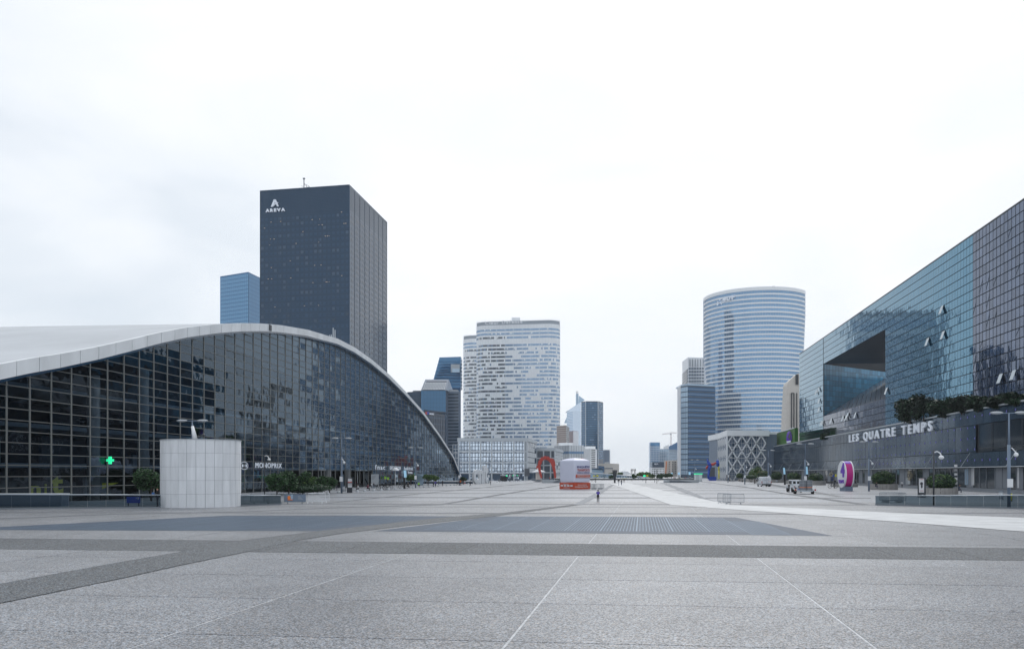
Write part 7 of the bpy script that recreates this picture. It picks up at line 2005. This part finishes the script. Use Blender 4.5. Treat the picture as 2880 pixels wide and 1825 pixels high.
# kiosk counters before gridded glass building
Y=330; t=root('terrace_shelter','dark open shelter with green panels before the gridded glass building','shelter',(PX(1417,Y),Y,0))
m=MB(); m.box(PX(1407,Y),Y,ZA(1337,Y),PX(1427,Y),Y+2.5,ZA(1334,Y)); m.build('roof','lgrey',t)
for px in (1408,1414,1420,1426): m=MB(); m.bar((PX(px,Y),Y+.1,0),(PX(px,Y),Y+.1,ZA(1337,Y)),.12); m.build('post','dark',t)
m=MB(); m.box(PX(1408,Y),Y+2.2,.2,PX(1426,Y),Y+2.3,ZA(1338,Y)); m.build('back_panel','c_dgrey',t); m=MB(); m.box(PX(1423,Y),Y-.1,ZA(1339,Y),PX(1427,Y),Y,ZA(1336,Y)); m.build('green_plate','green',t)
for i,px in enumerate((1437,1443,1449,1455,1460)):
    Y=322+i*2; t=root('bistro_post','thin dark post of the café terrace before the gridded glass building','post',(PX(px,Y),Y,0),'café terrace posts'); x=PX(px,Y); m=MB(); m.tube((x,Y,0),(x,Y,2.3),.08,n=6); m.build('post','c_dgrey',t); m=MB(); m.ball((x,Y,2.35),.35,.35,.15,0,8,4,0); m.build('cap','green' if i%2 else 'lgrey',t)
# low walls at the far end
def wall_(label,px0,px1,yb,yt,mat,cap=None,dep=1.0,name='low_wall'):
    a,b=G(px0,yb),G(px1,yb); t=root(name,label,'low wall',(a+b)/2); z=ZA(yt,a.y); m=MB(); m.box(a.x,a.y,0,b.x,a.y+dep,z); m.build('wall',mat,t)
    if cap: m=MB(); m.box(a.x-.1,a.y-.1,z,b.x+.1,a.y+dep+.1,z+.18); m.build('coping',cap,t)
    return t
wall_('long dark low wall closing the far end of the square, centre',1560,1968,1349.6,1346.2,'dark','lgrey')
wall_('dark low wall behind the distant barrier stack, left part',1495,1559,1350.5,1346.8,'slate','lgrey')
t=wall_('pale sloping ramp housing with a dark panel, right of the gap',1875,1966,1357.6,1349,'lgrey',None,6,'ramp_housing'); m=MB(); Y=G(1875,1357.6).y; m.box8([(PX(1884,Y),Y-.05,.15),(PX(1950,Y),Y-.05,.15),(PX(1950,Y),Y,.15),(PX(1884,Y),Y,.15),(PX(1882,Y),Y-.05,.9),(PX(1910,Y),Y-.05,.9),(PX(1910,Y),Y,.9),(PX(1882,Y),Y,.9)]); m.build('dark_panel','mid',t)
t=wall_('pale ramp housing with a dark arc, left behind the inflatable',1525,1578,1358.2,1350,'lgrey',None,6,'ramp_housing'); m=MB(); Y=G(1525,1358.2).y; m.poly([(PX(1552,Y),Y-.05,.1),(PX(1578,Y),Y-.05,.1),(PX(1578,Y),Y-.05,1.1),(PX(1568,Y),Y-.05,.95)]); m.build('dark_panel','mid',t)
wall_('low wall and hedge bed edge at the foot of the vault, right part',1140,1330,1359.5,1354.5,'slate','lgrey',2)
for i in range(14):
    px=1600+i*26; b=G(px,1345.6); k=b.y/F; t=root('flat_bench','pale flat bench on the far wall of the square','bench',b+Z3*0,'flat benches along the far wall'); m=MB(); m.box(b.x-8*k,b.y,ZA(1346,b.y),b.x+8*k,b.y+1,ZA(1344.6,b.y)); m.build('seat','lgrey' if i%3 else 'yellow',t); m=MB(); m.box(b.x-1*k,b.y+.2,0,b.x+1*k,b.y+.8,ZA(1346,b.y)); m.build('support','dark',t)
# long sloping glazed roof beyond the wall
t=root('glazed_ramp_roof','long low glazed roof sloping down to the right beyond the far wall','canopy',(PX(1750,440),440,0)); Y=440
for i in range(24):
    x0=1660+i*7.4; x1=x0+6.9; yA=1329+ (x0-1660)*.078; yB=1329+(x1-1660)*.078; m=MB(); m.box8([P(x0,1343.5,Y),P(x1,1343.5,Y),P(x1,1343.5,Y+4),P(x0,1343.5,Y+4),P(x0,min(yA,1343),Y),P(x1,min(yB,1343),Y),P(x1,min(yB,1343),Y+4),P(x0,min(yA,1343),Y+4)])
    m.build('glass_pane','paleblue',t)
m=MB(); m.bar(P(1658,1328.5,Y-.2),P(1838,1343,Y-.2),.35); m.build('top_rail','white',t)
t=root('glass_pavilion','grey glazed pavilion roof right behind the inflatable cube','pavilion',(PX(1678,480),480,0)); Y=480
m=MB(); m.box8([P(1664,1336,Y),P(1698,1336,Y),P(1698,1336,Y+8),P(1664,1336,Y+8),P(1664,1318,Y),P(1694,1319.5,Y),P(1694,1319.5,Y+8),P(1664,1318,Y+8)]); m.build('wall','paleblue',t)
m=MB(); m.bar(P(1664,1317.5,Y-.2),P(1696,1319,Y-.2),.8); m.build('roof_edge','slate',t)
# steps on the right; shade of the risers is put into their darker greys
def step_line(p,q,zA,zB,k):
    A,B=G(*p),G(*q); m=MB(); d=Vector((0,1,0)); up0,up1=zA,zB
    m.box8([A,B,B+d*2.2,A+d*2.2,A+Z3*up0,B+Z3*up1,B+Z3*up1+d*2.2,A+Z3*up0+d*2.2]); return m
st=bpy.data.objects.new('shallow_steps',None); 
t=bpy.data.objects.new('shallow_steps',step_line((2077,1350.6),(2365,1398.6),.12,.005,0).mesh('shallow_steps',['mid'])); COL.objects.link(t); t['kind']='structure'
for k,(a,b) in enumerate((((2090,1350.6),(2371,1397)),((2102,1350.6),(2377,1395.4)))):
    o=step_line(a,b,.24+.12*k,.01+.005*k,k).build('step','mid' if k%2 else 'dark',t)
bpy.data.objects.remove(st)
